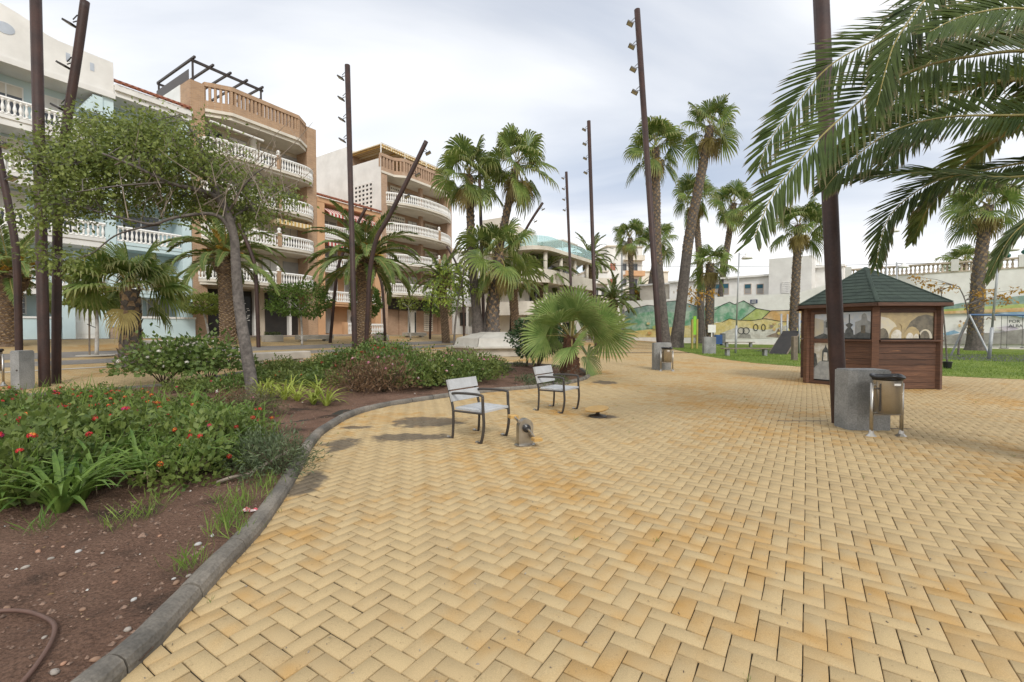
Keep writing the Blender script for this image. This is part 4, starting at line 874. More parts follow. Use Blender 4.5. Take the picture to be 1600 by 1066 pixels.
block(1355, 673, 62, 96, 'large grey concrete block between the brown pole and the bin'); block(1035, 578.5, 26, 43, 'grey concrete block at the pole by the lawn corner'); block(1109, 553.5, 18, 27, 'grey concrete block standing on the lawn by the palm'); block(26, 609, 18, 61, 'tall grey concrete block by the left poles')
def perf_mat():
    m, t = newmat('perforated_steel'); co = nd(t, 'ShaderNodeTexCoord').outputs['Object']; s = nd(t, 'ShaderNodeSeparateXYZ'); t.links.new(co, s.inputs[0])
    an = math_(t, 'ARCTAN2', s.outputs[1], s.outputs[0]); u = math_(t, 'MULTIPLY', an, 14.0); v = math_(t, 'MULTIPLY', s.outputs[2], 62.0)
    fu = math_(t, 'SUBTRACT', math_(t, 'FRACT', math_(t, 'ADD', u, math_(t, 'MULTIPLY', math_(t, 'FLOOR', v), 0.5))), 0.5); fv = math_(t, 'SUBTRACT', math_(t, 'FRACT', v), 0.5)
    d = math_(t, 'LESS_THAN', math_(t, 'ADD', math_(t, 'MULTIPLY', fu, fu), math_(t, 'MULTIPLY', fv, fv)), 0.07)
    col = mixc(t, d, (0.56, 0.52, 0.46), (0.09, 0.085, 0.08)); p = finish(t, col, 0.32, 0.85); return m
M_PERF = perf_mat()
def bin_(px0, px1, py, label, rz=0.0, sc=1.0):
    a, c_ = G(px0, py), G(px1, py); ctr = (a + c_) / 2; t = thing('litter_bin', label, 'bin', ctr, rz); hw = (c_ - a).length / 2
    for s in (-1, 1):
        b = MB(); b.tube([(s * hw, 0, 0.02), (s * hw, 0, 0.80)], 0.024, 10); pst = b.build('post', M_STEEL, t, True)
        b = MB(); b.lathe([(0.085, 0), (0.085, 0.01), (0.04, 0.05), (0.026, 0.11)], 8, (s * hw, 0, 0), 1.0, 0.8); b.build('base_plate', M_STEEL, pst)
    b = MB(); b.box((-hw + 0.02, -0.02, 0.325), (hw - 0.02, 0.02, 0.35)); b.build('crossbar', M_STEEL, t)
    r = hw - 0.045; z0, z1 = 0.37, 0.90; b = MB(); n = 24; vs = []; fs = []
    for z in (z0, z1): vs += [(r * math.cos(2 * math.pi * j / n), r * math.sin(2 * math.pi * j / n), z) for j in range(n)]
    fs = [(j, (j + 1) % n, n + (j + 1) % n, n + j) for j in range(n)] + [tuple(range(n - 1, -1, -1))]; b.add(vs, fs); dm = b.build('drum', M_PERF, t, True)
    b = MB(); b.tube([(r * math.cos(a) * (1.03 + 0.03 * math.sin(5 * a)), r * math.sin(a) * 1.04, z1 + 0.012 * math.sin(3 * a + 1)) for a in np.linspace(0, 2 * math.pi, 25)], 0.028, 6); b.lathe([(r * 1.02, z1 - 0.055), (r * 1.05, z1 - 0.0)], 20); b.build('bin_liner', M_BLACK, t, True)
    b = MB(); b.box((-0.045, -r - 0.008, 0.78), (0.045, -r + 0.001, 0.81)); b.build('maker_plate', M_WHITE2, dm)
    b = MB(); b.tube([(-r * 0.93, -0.08, 0.40), (-r * 0.93, -0.08, 0.80)], 0.010, 6); b.tube([(-hw, 0, 0.72), (-r * 0.93, -0.08, 0.72)], 0.009, 6); b.build('lock_bar', M_DARKMETAL, t)
    for s in (-1, 1): b = MB(); b.tube([(s * hw, 0, 0.77), (s * (r - 0.01), 0, 0.77)], 0.012, 6); b.build('pivot', M_STEEL, t)
    return t
bin_(1361, 1408, 683, 'perforated steel litter bin with black liner beside the kiosk'); bin_(1032.5, 1051, 580.5, 'perforated steel litter bin at the pole by the lawn corner'); bin_(-14, 8, 603, 'perforated steel litter bin by the tall block left of the bed')

# ================================================================ seats, pedal machine, balance board
def make_seat():
    t = thing('armchair_seat', 'x', 'outdoor seat'); M = M_DARKMETAL
    for s in (-1, 1):
        x = s * 0.29
        b = MB(); b.tube(smooth_path([(x, 0.34, 0.0), (x, 0.31, 0.05), (x, 0.30, 0.4), (x, 0.36, 0.62), (x, 0.43, 0.84)], 4), 0.019, 8); b.tube([(x, 0.31, 0.008), (x, 0.42, 0.008)], 0.02, 6, flat=0.4); lg = b.build('rear_leg', M, t, True)
        b = MB(); b.lathe([(0.03, 0), (0.03, 0.02), (0.012, 0.03)], 8, (x, 0.40, 0.0)); b.build('foot_cap', M_STEEL, lg)
        b = MB(); b.tube(smooth_path([(x, -0.20, 0.0), (x, -0.235, 0.05), (x, -0.27, 0.25), (x, -0.255, 0.5), (x, -0.25, 0.64)], 4), 0.021, 8); b.tube([(x, -0.235, 0.008), (x, -0.13, 0.008)], 0.02, 6, flat=0.4); lg = b.build('front_leg', M, t, True)
        b = MB(); b.lathe([(0.03, 0), (0.03, 0.02), (0.012, 0.03)], 8, (x, -0.15, 0.0)); b.build('foot_cap', M_STEEL, lg)
        b = MB(); b.tube(smooth_path([(x, 0.375, 0.64), (x, 0.22, 0.665), (x, -0.08, 0.675), (x, -0.23, 0.665), (x, -0.25, 0.64)], 4), 0.019, 8); b.build('armrest', M, t, True)
        b = MB(); b.tube([(x, 0.30, 0.405), (x, -0.262, 0.415)], 0.016, 6); b.build('seat_bearer', M, t)
    for k in range(4):
        y = -0.27 + k * 0.138; b = MB(); b.box((-0.275, y, 0.425), (0.275, y + 0.128, 0.46), bev=0.006); b.build('seat_slat', M_SLAT, t)
    for k in range(2):
        z = 0.53 + k * 0.165; Mx = Matrix.Translation((0, 0.325 + (z - 0.53) * 0.32, z)) @ Matrix.Rotation(R(-17), 4, 'X'); b = MB(); b.box((-0.31, -0.04, 0), (0.31, 0.0, 0.15), Mx); b.build('back_slat', M_SLAT, t)
    b = MB(); b.box((-0.27, 0.33, 0.605), (0.27, 0.345, 0.63)); b.build('back_bracket', M, t); return t
seat = make_seat(); fac = math.atan2(0.455, 0.33)
def seatpos(q): pts = [G(*p) for p in q]; return sum(pts, Vector()) / 4
p = seatpos([(711.5, 688), (748, 675), (759, 697), (794.6, 682.6)]); seat.location = (p.x, p.y, 0.014); seat.rotation_euler = (0, 0, fac); tag(seat, 'grey slatted steel armchair seat beside the pedal machine')
s2 = copy_tree(seat); p = seatpos([(843.6, 644), (865.5, 636), (884, 648.5), (905, 640.6)]); s2.location = (p.x, p.y, 0.014); s2.rotation_euler = (0, 0, fac); tag(s2, 'grey slatted steel armchair seat facing the round balance board')
for s_ in (seat, s2): s_['group'] = 'single armchair seats on the square'
M_YELLOW = mat('yellow_rubber', (0.50, 0.31, 0.10), (0.42, 0.26, 0.09), 8, 0.6)
p = G(820, 697); pm = thing('pedal_machine', 'small stainless pedal exerciser with yellow pedals on the pavers', 'pedal machine', (p.x, p.y, 0.014), R(22)); b = MB()
prf = [(-0.105, 0.02), (0.105, 0.02), (0.105, 0.26)] + [(0.105 * math.cos(a), 0.26 + 0.105 * math.sin(a)) for a in np.linspace(0.15, math.pi - 0.15, 9)] + [(-0.105, 0.26)]
b.slab(prf, -0.05, 0.05); bd = b.build('body', M_STEEL, pm); b = MB(); b.lathe([(0.15, 0), (0.15, 0.015), (0.12, 0.022)], 16, (0, 0, 0), 1, 0.75); b.build('base_plate', M_STEEL, pm)
b = MB(); b.lathe([(0.055, 0), (0.055, 0.03), (0.03, 0.045)], 14); put('crank_hub', b.mesh('crank_hub', M_BLACK), bd, (0.0, -0.05, 0.24), rot=(R(90), 0, 0)); put('crank_hub', bpy.data.meshes['crank_hub'], bd, (0.0, 0.05, 0.24), rot=(R(-90), 0, 0))
for s, ang in ((-1, R(-52)), (1, R(128))):
    e = (0.165 * math.cos(ang), 0.24 + 0.165 * math.sin(ang)); b = MB(); b.tube([(0, s * 0.105, 0.24), (e[0], s * 0.105, e[1])], 0.016, 8); b.tube([(e[0], s * 0.095, e[1]), (e[0], s * 0.22, e[1])], 0.009, 6); cr_ = b.build('crank', M_STEEL, pm)
    b = MB(); b.box((e[0] - 0.06, s * 0.17 - 0.055, e[1] - 0.022), (e[0] + 0.06, s * 0.17 + 0.055, e[1] + 0.022), bev=0.008); b.build('pedal', M_YELLOW, cr_)
p = G(934, 652); bo = thing('balance_board', 'round yellow wobble board on a short dark stem', 'balance board', (p.x, p.y, 0.014)); b = MB(); b.lathe([(0.17, 0), (0.16, 0.02), (0.06, 0.035), (0.035, 0.06), (0.035, 0.12)], 12); b.build('stem', M_DARKMETAL, bo, True)
b = MB(); b.lathe([(0.20, -0.012), (0.215, 0.0), (0.215, 0.012), (0.2, 0.02)], 28); put('disc', b.mesh('disc', M_YELLOW), bo, (-0.02, 0, 0.135), rot=(R(3), R(-7), 0))

# ================================================================ wooden kiosk
M_WOOD = None
def wood_mat(name, c1, c2):
    m, t = newmat(name); co = nd(t, 'ShaderNodeTexCoord').outputs['Object']; mp_ = nd(t, 'ShaderNodeMapping'); t.links.new(co, mp_.inputs[0]); mp_.inputs['Scale'].default_value = (1.6, 1.6, 22)
    n_ = noise(t, mp_.outputs[0], 1.5, 6, 0.65, 0.4); oi = nd(t, 'ShaderNodeObjectInfo'); col = ramp(t, n_, [(0.28, tuple(x * 0.45 for x in c1)), (0.5, c1), (0.72, c2)])
    hs = nd(t, 'ShaderNodeHueSaturation'); t.links.new(col, hs.inputs['Color']); t.links.new(math_(t, 'MULTIPLY_ADD', oi.outputs['Random'], 0.5, 0.75), hs.inputs['Value'])
    worn = ramp(t, noise(t, mp_.outputs[0], 0.8, 4, 0.7), [(0.66, (0, 0, 0)), (0.74, (1, 1, 1))]); col = mixc(t, worn, hs.outputs[0], (0.36, 0.17, 0.075))
    finish(t, col, 0.6, nrm=bump(t, n_, 0.25, 0.01)); return m
M_WOOD = wood_mat('stained_wood', (0.098, 0.045, 0.025), (0.155, 0.073, 0.038))
M_SHING = mat('green_shingle', (0.044, 0.066, 0.050), (0.028, 0.044, 0.035), 3, 0.95, bmp=0.3, bscale=60, fine=(70, 0.4))
Rk = 1.70; kc = Vector((10.45, 13.5)); kio = thing('wooden_kiosk', 'six-sided brown wooden kiosk with green shingle roof and photo panels', 'kiosk', (kc.x, kc.y, 0.013), 0)
EAVE, SILL = 2.30, 1.28
def kp(k, r=Rk): a = R(-120 + 60 * k); return Vector((r * math.cos(a), r * math.sin(a)))
PH = {n_: mat('print_' + n_, c, c2, 9, 0.25, lo=0.4, hi=0.6, spec=0.5) for n_, c, c2 in (('sepia', (0.42, 0.33, 0.17), (0.34, 0.27, 0.15)), ('shade', (0.10, 0.09, 0.07), (0.17, 0.15, 0.11)), ('light', (0.62, 0.6, 0.54), (0.5, 0.46, 0.36)), ('grey', (0.36, 0.37, 0.36), (0.28, 0.29, 0.29)), ('dark', (0.06, 0.065, 0.065), (0.11, 0.115, 0.11)), ('sky', (0.5, 0.56, 0.64), (0.58, 0.6, 0.62)), ('house', (0.55, 0.5, 0.36), (0.5, 0.47, 0.4)))}
def arc(cx, cz, rx, rz_, a0=0, a1=180, n=9): return [(cx + rx * math.cos(R(a)), cz + rz_ * math.sin(R(a))) for a in np.linspace(a0, a1, n)]
def photo(par, M4, w, h, kind):
    def flat(m, poly, y, nm):
        q = [(max(0, min(w, a)), max(0, min(h, c))) for a, c in poly]; b = MB(); b.slab(q, y, y + 0.002); b.v = [tuple(M4 @ Vector(v)) for v in b.v]; return b.build(nm, m, par)
    if kind == 'arches':
        base = flat(PH['sepia'], [(0, 0), (w, 0), (w, h), (0, h)], 0, 'photo_print'); par = base
        for cx, rx, hz, m in ((w * 0.02, w * 0.36, h * 0.85, 'house'), (w * 0.86, w * 0.40, h * 0.93, 'shade')): flat(PH[m], arc(cx, 0.0, rx, hz), -0.003, 'print_shape')
        for cx, rx, hz, m in ((w * 0.32, w * 0.15, h * 0.46, 'sepia'), (w * 0.60, w * 0.16, h * 0.46, 'sepia'), (w * 0.85, w * 0.13, h * 0.36, 'house'), (w * 0.06, w * 0.11, h * 0.40, 'shade')): flat(PH[m], arc(cx, 0.0, rx, hz), -0.006, 'print_shape')
        for cx, rx, hz, m in ((w * 0.32, w * 0.115, h * 0.34, 'light'), (w * 0.56, w * 0.07, h * 0.22, 'light'), (w * 0.68, w * 0.05, h * 0.18, 'light'), (w * 0.84, w * 0.09, h * 0.3, 'shade')): flat(PH[m], arc(cx, 0.0, rx, hz), -0.009, 'print_shape')
        flat(PH['sepia'], [(w * 0.40, 0), (w * 0.46, 0), (w * 0.455, h * 0.48), (w * 0.5, h * 0.58), (w * 0.36, h * 0.58), (w * 0.405, h * 0.48)], -0.012, 'print_shape')
    elif kind == 'church':
        base = flat(PH['sky'], [(0, 0), (w, 0), (w, h), (0, h)], 0, 'photo_print'); par = base
        flat(PH['grey'], [(w * 0.5, 0), (w, 0), (w, h * 0.62), (w * 0.9, h * 0.68), (w * 0.86, h * 0.9), (w * 0.8, h * 0.95), (w * 0.72, h * 0.9), (w * 0.7, h * 0.7), (w * 0.5, h * 0.62)], -0.003, 'print_shape')
        flat(PH['dark'], [(w * 0.16, h * 0.1), (w * 0.46, h * 0.1), (w * 0.44, h * 0.3), (w * 0.36, h * 0.42), (w * 0.44, h * 0.52), (w * 0.33, h * 0.6), (w * 0.33, h * 0.92), (w * 0.29, h * 0.92), (w * 0.29, h * 0.6), (w * 0.18, h * 0.52), (w * 0.26, h * 0.42), (w * 0.18, h * 0.3)], -0.006, 'print_shape')
        flat(PH['dark'], [(0, 0), (w, 0), (w, h * 0.2), (w * 0.7, h * 0.27), (w * 0.5, h * 0.14), (w * 0.2, h * 0.2), (0, h * 0.26)], -0.009, 'print_shape'); flat(PH['shade'], [(w * 0.7, h * 0.2), (w * 0.84, h * 0.2), (w * 0.84, h * 0.5), (w * 0.7, h * 0.5)], -0.0115, 'print_shape')
    elif kind == 'street':
        base = flat(PH['sky'], [(0, 0), (w, 0), (w, h), (0, h)], 0, 'photo_print'); par = base
        flat(PH['house'], [(0, 0), (w * 0.45, h * 0.2), (w * 0.45, h * 0.75), (0, h * 0.85)], -0.003, 'print_shape'); flat(PH['grey'], [(w * 0.45, h * 0.2), (w, 0), (w, h * 0.98), (w * 0.45, h * 0.7)], -0.005, 'print_shape'); flat(PH['dark'], [(0, 0), (w, 0), (w, h * 0.04), (w * 0.45, h * 0.22), (0, h * 0.06)], -0.008, 'print_shape')
        for q in (0.55, 0.68, 0.82): flat(PH['dark'], [(w * q, h * 0.45), (w * (q + 0.07), h * 0.45), (w * (q + 0.07), h * 0.7), (w * q, h * 0.68)], -0.010, 'print_shape')
    else:
        base = flat(PH['light'], [(0, 0), (w, 0), (w, h), (0, h)], 0, 'photo_print'); par = base
        flat(PH['grey'], [(0, 0), (w, 0), (w, h * 0.36), (w * 0.78, h * 0.5), (w * 0.3, h * 0.5), (0, h * 0.36)], -0.003, 'print_shape'); flat(PH['dark'], [(w * 0.38, h * 0.5), (w * 0.74, h * 0.5), (w * 0.72, h * 0.78), (w * 0.6, h * 0.88), (w * 0.56, h * 0.97), (w * 0.52, h * 0.88), (w * 0.4, h * 0.78)], -0.006, 'print_shape'); flat(PH['light'], [(w * 0.45, h * 0.52), (w * 0.66, h * 0.52), (w * 0.64, h * 0.74), (w * 0.48, h * 0.74)], -0.009, 'print_shape'); flat(PH['dark'], [(0, h * 0.3), (w * 0.18, h * 0.4), (w * 0.1, h * 0.7), (0, h * 0.72)], -0.0045, 'print_shape')
for k in range(6):
    a = kp(k); b = MB(); d_ = a.normalized(); b.box((-0.075, -0.075, 0), (0.075, 0.075, EAVE), Matrix.Translation((a.x * 0.985, a.y * 0.985, 0)) @ Matrix.Rotation(R(-120 + 60 * k), 4, 'Z')); b.build('corner_post', M_WOOD, kio)
for k in range(6):
    a, c_ = kp(k), kp(k + 1); e_ = (c_ - a).normalized(); n_ = Vector((e_.y, -e_.x)); ang = math.atan2(e_.y, e_.x); M4 = Matrix.Translation((a.x, a.y, 0)) @ Matrix.Rotation(ang, 4, 'Z'); w = (c_ - a).length
    fr = thing('x', 'x', 'x'); bpy.data.objects.remove(fr)
    def kb(lo, hi, nm, m=M_WOOD, par=kio):
        b = MB(); b.box(lo, hi, M4); return b.build(nm, m, par)
    kb((0.06, 0.02, EAVE - 0.20), (w - 0.06, 0.10, EAVE - 0.02), 'top_beam'); kb((0.06, 0.06, 0.0), (w - 0.06, 0.09, EAVE - 0.2), 'inner_lining', M_DARK)
    if k == 5:                                   # door side: photo door and a half-boarded bay
        kb((0.08, -0.01, 0.0), (0.78, 0.05, 0.10), 'door_sill'); dj = kb((0.10, -0.01, 0.10), (0.19, 0.045, EAVE - 0.2), 'door_stile'); kb((0.74, -0.012, 0.10), (0.83, 0.045, EAVE - 0.2), 'door_stile'); kb((0.19, -0.008, 1.2), (0.74, 0.045, 1.32), 'door_rail'); kb((0.19, -0.008, EAVE - 0.27), (0.74, 0.045, EAVE - 0.2), 'door_rail')
        photo(kio, M4 @ Matrix.Translation((0.19, 0.03, 1.32)), 0.55, EAVE - 0.27 - 1.32, 'street'); photo(kio, M4 @ Matrix.Translation((0.19, 0.03, 0.14)), 0.55, 1.06, 'monument')
        photo(kio, M4 @ Matrix.Translation((0.86, 0.03, SILL + 0.06)), w - 0.98, EAVE - 0.24 - SILL - 0.06, 'church'); x0 = 0.84
        b = MB(); b.lathe([(0.014, 0), (0.014, 0.02)], 8); put('door_knob', b.mesh('door_knob', M_DARKMETAL), dj, tuple(M4 @ Vector((0.15, -0.02, 1.05))))
    else:
        kinds = {0: 'arches', 1: 'street', 2: 'church', 3: 'arches', 4: 'monument'}; x0 = 0.07
        photo(kio, M4 @ Matrix.Translation((0.14, 0.03, SILL + 0.07)), w - 0.28, EAVE - 0.27 - SILL - 0.07, kinds[k]); kb((0.07, 0.0, SILL + 0.035), (0.14, 0.055, EAVE - 0.2), 'window_frame'); kb((w - 0.14, 0.0, SILL + 0.035), (w - 0.07, 0.055, EAVE - 0.2), 'window_frame'); kb((0.14, 0.002, EAVE - 0.268), (w - 0.14, 0.05, EAVE - 0.2), 'window_frame')
    kb((x0, -0.10, SILL - 0.01), (w - 0.05, 0.055, SILL + 0.03), 'sill_ledge')
    for q in range(8):
        z0 = 0.02 + q * 0.156; b = MB(); jx = random.uniform(-0.004, 0.004); b.box((x0, 0.005 + jx, z0), (w - 0.07, 0.055, z0 + 0.148), M4, bev=0.0); b.build('plank', M_WOOD, kio)
# roof
AP = Vector((0, 0, 3.42)); RE = 1.95; rf = MB()
vs = [(kp(k, RE).x, kp(k, RE).y, EAVE - 0.01) for k in range(6)] + [(0, 0, AP.z - 0.03)] + [(0, 0, EAVE + 0.02)]
rf.add(vs, [(k, (k + 1) % 6, 6) for k in range(6)] + [((k + 1) % 6, k, 7) for k in range(6)]); roof = rf.build('roof', M_SHING, kio)
for k in range(6):
    a, c_ = kp(k, RE), kp(k + 1, RE); A3, C3 = Vector((a.x, a.y, EAVE)), Vector((c_.x, c_.y, EAVE)); mid = (A3 + C3) / 2; up = (AP - mid); SL = up.length; up.normalize(); al = (C3 - A3).normalized(); nn = al.cross(up).normalized(); W = (C3 - A3).length; rows = 11; rh = SL / rows
    for r_ in range(rows):
        s0, s1 = r_ * rh, (r_ + 1) * rh * 1.0 + 0.012; w0 = W * (1 - s0 / SL) / 2; w1 = W * max(0.0, 1 - s1 / SL) / 2; x = -w0 + (0.0 if r_ % 2 else -0.16)
        while x < w0 - 0.01:
            xa, xb = max(x, -w0), min(x + 0.318, w0)
            if xb - xa > 0.03:
                ta, tb = max(-w1, min(w1, xa)), max(-w1, min(w1, xb)); lift = 0.006 + random.uniform(0, 0.004)
                b = MB(); q = [mid + al * (xa + 0.003) + up * s0 + nn * (lift + 0.006), mid + al * (xb - 0.003) + up * s0 + nn * (lift + 0.006), mid + al * (tb - 0.002) + up * s1 + nn * 0.003, mid + al * (ta + 0.002) + up * s1 + nn * 0.003, mid + al * (xa + 0.003) + up * s0, mid + al * (xb - 0.003) + up * s0]
                b.add(q, [(0, 1, 2, 3), (4, 5, 1, 0)]); b.build('shingle', M_SHING, roof)
            x += 0.32
    b = MB(); b.tube([tuple(A3 + nn * 0.0 + Vector((0, 0, 0.012))), tuple(AP + Vector((0, 0, 0.0)))], 0.05, 6, flat=0.35); b.build('hip_cap', M_SHING, roof)
    b = MB(); b.box((0, -0.02, EAVE - 0.1), (W, 0.0, EAVE - 0.012), Matrix.Translation((a.x, a.y, 0)) @ Matrix.Rotation(math.atan2(al.y, al.x), 4, 'Z')); b.build('fascia', M_WOOD, kio)

# ================================================================ lawn furniture
M_GALV = mat('galvanised', (0.40, 0.42, 0.43), (0.32, 0.33, 0.34), 4, 0.5, metal=0.3)
def lamp(label, base, top, arm=1):
    t = thing('park_lamp', label, 'lamp', base); b = MB(); m_ = base.lerp(top, 0.28); b.tube([base, m_], 0.075, 8); b.tube([m_, top], 0.05, 8); b.build('post', M_GALV, t, True, world=True)
    tp = top - base; L_ = 0.52; b = MB(); b.tube([tp + Vector((0, 0, -0.1)), tp + Vector((arm * L_, 0, -0.08))], 0.022, 6); b.build('arm', M_GALV, t)
    b = MB(); b.lathe([(0.34, -0.36), (0.33, -0.28), (0.26, -0.18), (0.12, -0.1), (0.09, 0.02), (0.04, 0.04)], 16, tuple(tp + Vector((arm * L_, 0, -0.05)))); b.build('lamp_shade', M_WHITE2, t, True); return t
for bp, tp, lab in (((1149, 553), (1155, 395), 'grey park lamp with bell shade standing in the lawn'), ((1114, 541), (1117, 421), 'grey park lamp by the concrete block and palm'), ((1545, 563), (1563, 380), 'leaning grey park lamp near the swings'), ((1402, 549), (1401, 410), 'grey park lamp rising behind the kiosk roof'), ((1378, 545), (1388, 355), 'tall grey park lamp beyond the kiosk')):
    g = G(*bp); lamp(lab, g, P(*tp, g.y))
M_OLDWOOD = mat('weathered_wood', (0.22, 0.175, 0.13), (0.14, 0.115, 0.09), 6, 0.85)
def lawn_bench(x0, x1, py, label):
    a, c_ = G(x0, py), G(x1, py); t = thing('park_bench', label, 'bench', (a + c_) / 2 + Vector((0, 0, 0.026)), math.atan2(c_.y - a.y, c_.x - a.x)); w = (c_ - a).length / 2
    for s in (-1, 1): b = MB(); b.box((s * w * 0.78 - 0.09, -0.14, 0), (s * w * 0.78 + 0.09, 0.14, 0.42)); b.build('leg', M_CONC, t)
    for q in range(2): b = MB(); b.box((-w, -0.2 + q * 0.205, 0.42), (w, -0.005 + q * 0.205, 0.48), bev=0.01); b.build('seat_plank', M_OLDWOOD, t)
lawn_bench(1128, 1203, 557, 'backless park bench in front of the lawn lamp'); lawn_bench(1130, 1178, 543, 'backless park bench further back by the white cabinet'); lawn_bench(1548, 1640, 541, 'long backless bench against the wall behind the swings')
g = G(1241, 564); b = MB(); b.box((-0.11, -0.11, 0), (0.11, 0.11, 1.25), bev=0.02); b.build('bollard', M_OLDWOOD).location = g + Vector((0, 0, 0.026)); tag(bpy.data.objects['bollard'], 'square weathered wooden post on the lawn beside the kiosk', 'post')
g = G(1085, 545.5); t = thing('exercise_sign', 'two yellow posts with a lime green panel on the lawn', 'sign', g)
for s in (-1, 1): b = MB(); b.box((s * 0.2 - 0.07, -0.08, 0), (s * 0.2 + 0.07, 0.08, 2.5)); b.build('post', mat('olive_post', (0.36, 0.30, 0.07), (0.28, 0.23, 0.06), 3, 0.6), t)
b = MB(); b.box((-0.12, -0.05, 1.2), (0.12, 0.05, 2.75)); b.build('panel', mat('lime_panel', (0.24, 0.55, 0.03), None, 3, 0.5), t)
g = G(1122, 540); t = thing('recycling_bin', 'blue litter bin on the lawn beside the palm', 'bin', g); b = MB(); b.box((-0.35, -0.3, 0.15), (0.3, 0.3, 1.1), bev=0.05); b.build('bin', mat('bin_blue', (0.05, 0.13, 0.35), None, 3, 0.5), t); b = MB(); b.box((0.31, -0.3, 0), (0.62, 0.3, 1.25)); b.build('post', M_CONC, t)
g = G(1141, 537); t = thing('utility_cabinet', 'white utility cabinet against the painted wall', 'cabinet', g); b = MB(); b.box((-1.0, -0.3, 0), (1.0, 0.3, 0.7)); b.box((-0.85, -0.22, 0.7), (0.85, 0.22, 2.3)); b.build('body', M_WHITE, t)
for q in range(4): b = MB(); b.box((-0.75 + q * 0.38, -0.235, 0.8), (-0.42 + q * 0.38, -0.222, 2.2)); b.build('door', M_SHUT, t)
b = MB(); b.box((0.2, -0.24, 1.45), (0.3, -0.236, 1.75)); b.box((0.5, -0.242, 1.45), (0.6, -0.238, 1.75)); b.build('vent', M_DARK, t)
g = G(1113, 541); b = MB(); b.box((-0.05, -0.04, 0), (0.05, 0.04, 2.0)); b.box((-0.38, -0.06, 1.35), (0.38, -0.041, 2.1)); o = b.build('notice_board', M_WHITE2); o.location = g + Vector((-0.35, -0.6, 0)); tag(o, 'small white notice board on a post by the palm', 'sign')
# slide
g = G(1235, 553); sld = thing('playground_slide', 'playground slide with black climbing panel and blue frame', 'slide', g + Vector((0, 0, 0.03)), R(38))
b = MB(); b.add([(-2.1, -0.5, 0.0), (-2.1, 0.5, 0.0), (0.1, 0.5, 1.5), (0.1, -0.5, 1.5), (-1.95, -0.5, 0.0), (-1.95, 0.5, 0.0), (0.22, 0.5, 1.42), (0.22, -0.5, 1.42)], [(0, 3, 2, 1), (4, 5, 6, 7), (0, 4, 7, 3), (1, 2, 6, 5), (3, 7, 6, 2)]); b.build('climbing_panel', M_DARK, sld)
b = MB()
for yy in (-0.53, 0.53): b.tube([(-2.0, yy, 0), (0.15, yy, 1.46)], 0.04, 6)
b.build('panel_rail', M_OLDWOOD, sld); b = MB()
for xx, yy in ((-0.1, -0.55), (-0.1, 0.55), (0.9, 0.55)): b.tube([(xx, yy, 0), (xx, yy, 2.65)], 0.06, 8)
b.build('post', M_GALV, sld, True); M_PLAYB = mat('play_blue', (0.04, 0.11, 0.24), None, 3, 0.45); M_PLAYY = mat('play_yellow', (0.66, 0.58, 0.22), None, 3, 0.4)
b = MB(); b.tube(smooth_path([(0.0, -0.5, 0.4), (0.0, -0.5, 1.7), (0.1, -0.5, 2.05), (0.5, -0.5, 2.15), (1.2, -0.5, 2.15)], 4), 0.07, 6); b.box((0.1, -0.5, 1.4), (1.1, 0.5, 1.46)); b.build('frame', M_PLAYB, sld)
b = MB(); pth = smooth_path([(0.3, 0, 1.5), (0.55, 0, 1.4), (0.9, 0, 0.9), (1.4, 0, 0.4), (1.8, 0, 0.3)], 4)
for i in range(len(pth) - 1):
    a, c_ = pth[i], pth[i + 1]; b.add([(a.x, -0.3, a.z + 0.2), (a.x, -0.25, a.z), (a.x, 0.25, a.z), (a.x, 0.3, a.z + 0.2), (c_.x, -0.3, c_.z + 0.2), (c_.x, -0.25, c_.z), (c_.x, 0.25, c_.z), (c_.x, 0.3, c_.z + 0.2)], [(0, 1, 5, 4), (1, 2, 6, 5), (2, 3, 7, 6)])
b.build('chute', M_PLAYY, sld)
# swings
g = G(1513, 558); g2 = G(1640, 556); sw_ = thing('swing_set', 'swing set with a blue top bar on the far lawn', 'swing', g + Vector((0, 0, 0.03)), math.atan2(g2.y - g.y, g2.x - g.x)); w = (g2 - g).length; hz = 2.45
b = MB(); b.tube([(0, 0, hz), (w, 0, hz)], 0.055, 8); b.build('top_bar', M_PLAYB, sw_)
for xx in (0, w):
    for yy in (-0.9, 0.9): b = MB(); b.tube([(xx + (0.25 if yy < 0 else 0.0), yy, 0), (xx, 0, hz)], 0.05, 8); b.build('leg', M_GALV, sw_)
for q in (0.42, 0.68):
    st = MB(); st.box((w * q - 0.25, -0.09, 0.45), (w * q + 0.25, 0.09, 0.49)); st = st.build('swing_seat', M_BLACK, sw_)
    for s in (-1, 1): b = MB(); b.tube([(w * q + s * 0.23, 0, 0.49), (w * q + s * 0.23, 0, hz)], 0.012, 5); b.build('chain', M_DARKMETAL, st)
g = G(1492, 541); t = thing('litter_bin', 'green round litter bin near the terrace wall', 'bin', g + Vector((0, 0, 0.03))); b = MB(); b.lathe([(0.34, 0.1), (0.36, 0.9), (0.38, 0.92), (0.38, 0.98), (0.3, 1.02)], 14); b.build('drum', mat('bin_green', (0.02, 0.16, 0.06), None, 3, 0.5), t, True); b = MB(); b.box((0.4, -0.2, 0), (0.62, 0.2, 1.1)); b.build('post', M_CONC, t)
# overhead cables
b = MB(); pa, pb_ = P(700, 405, 70), P(1640, 405, 44); pts = []
for k in range(25): s = k / 24; q = pa.lerp(pb_, s); q.z -= 4 * 0.9 * s * (1 - s); pts.append(q)
b.tube(pts, 0.025, 4); o = b.build('overhead_cable', M_BLACK); tag(o, 'thin black overhead cable strung above the painted wall', 'cable')
g = P(971, 516, 70); b = MB(); b.tube([(g.x, g.y, 0.0), (g.x, g.y, Z(396, 70))], [0.2, 0.12], 8); o = b.build('utility_pole', M_GALV); tag(o, 'grey utility pole before the white house', 'pole')
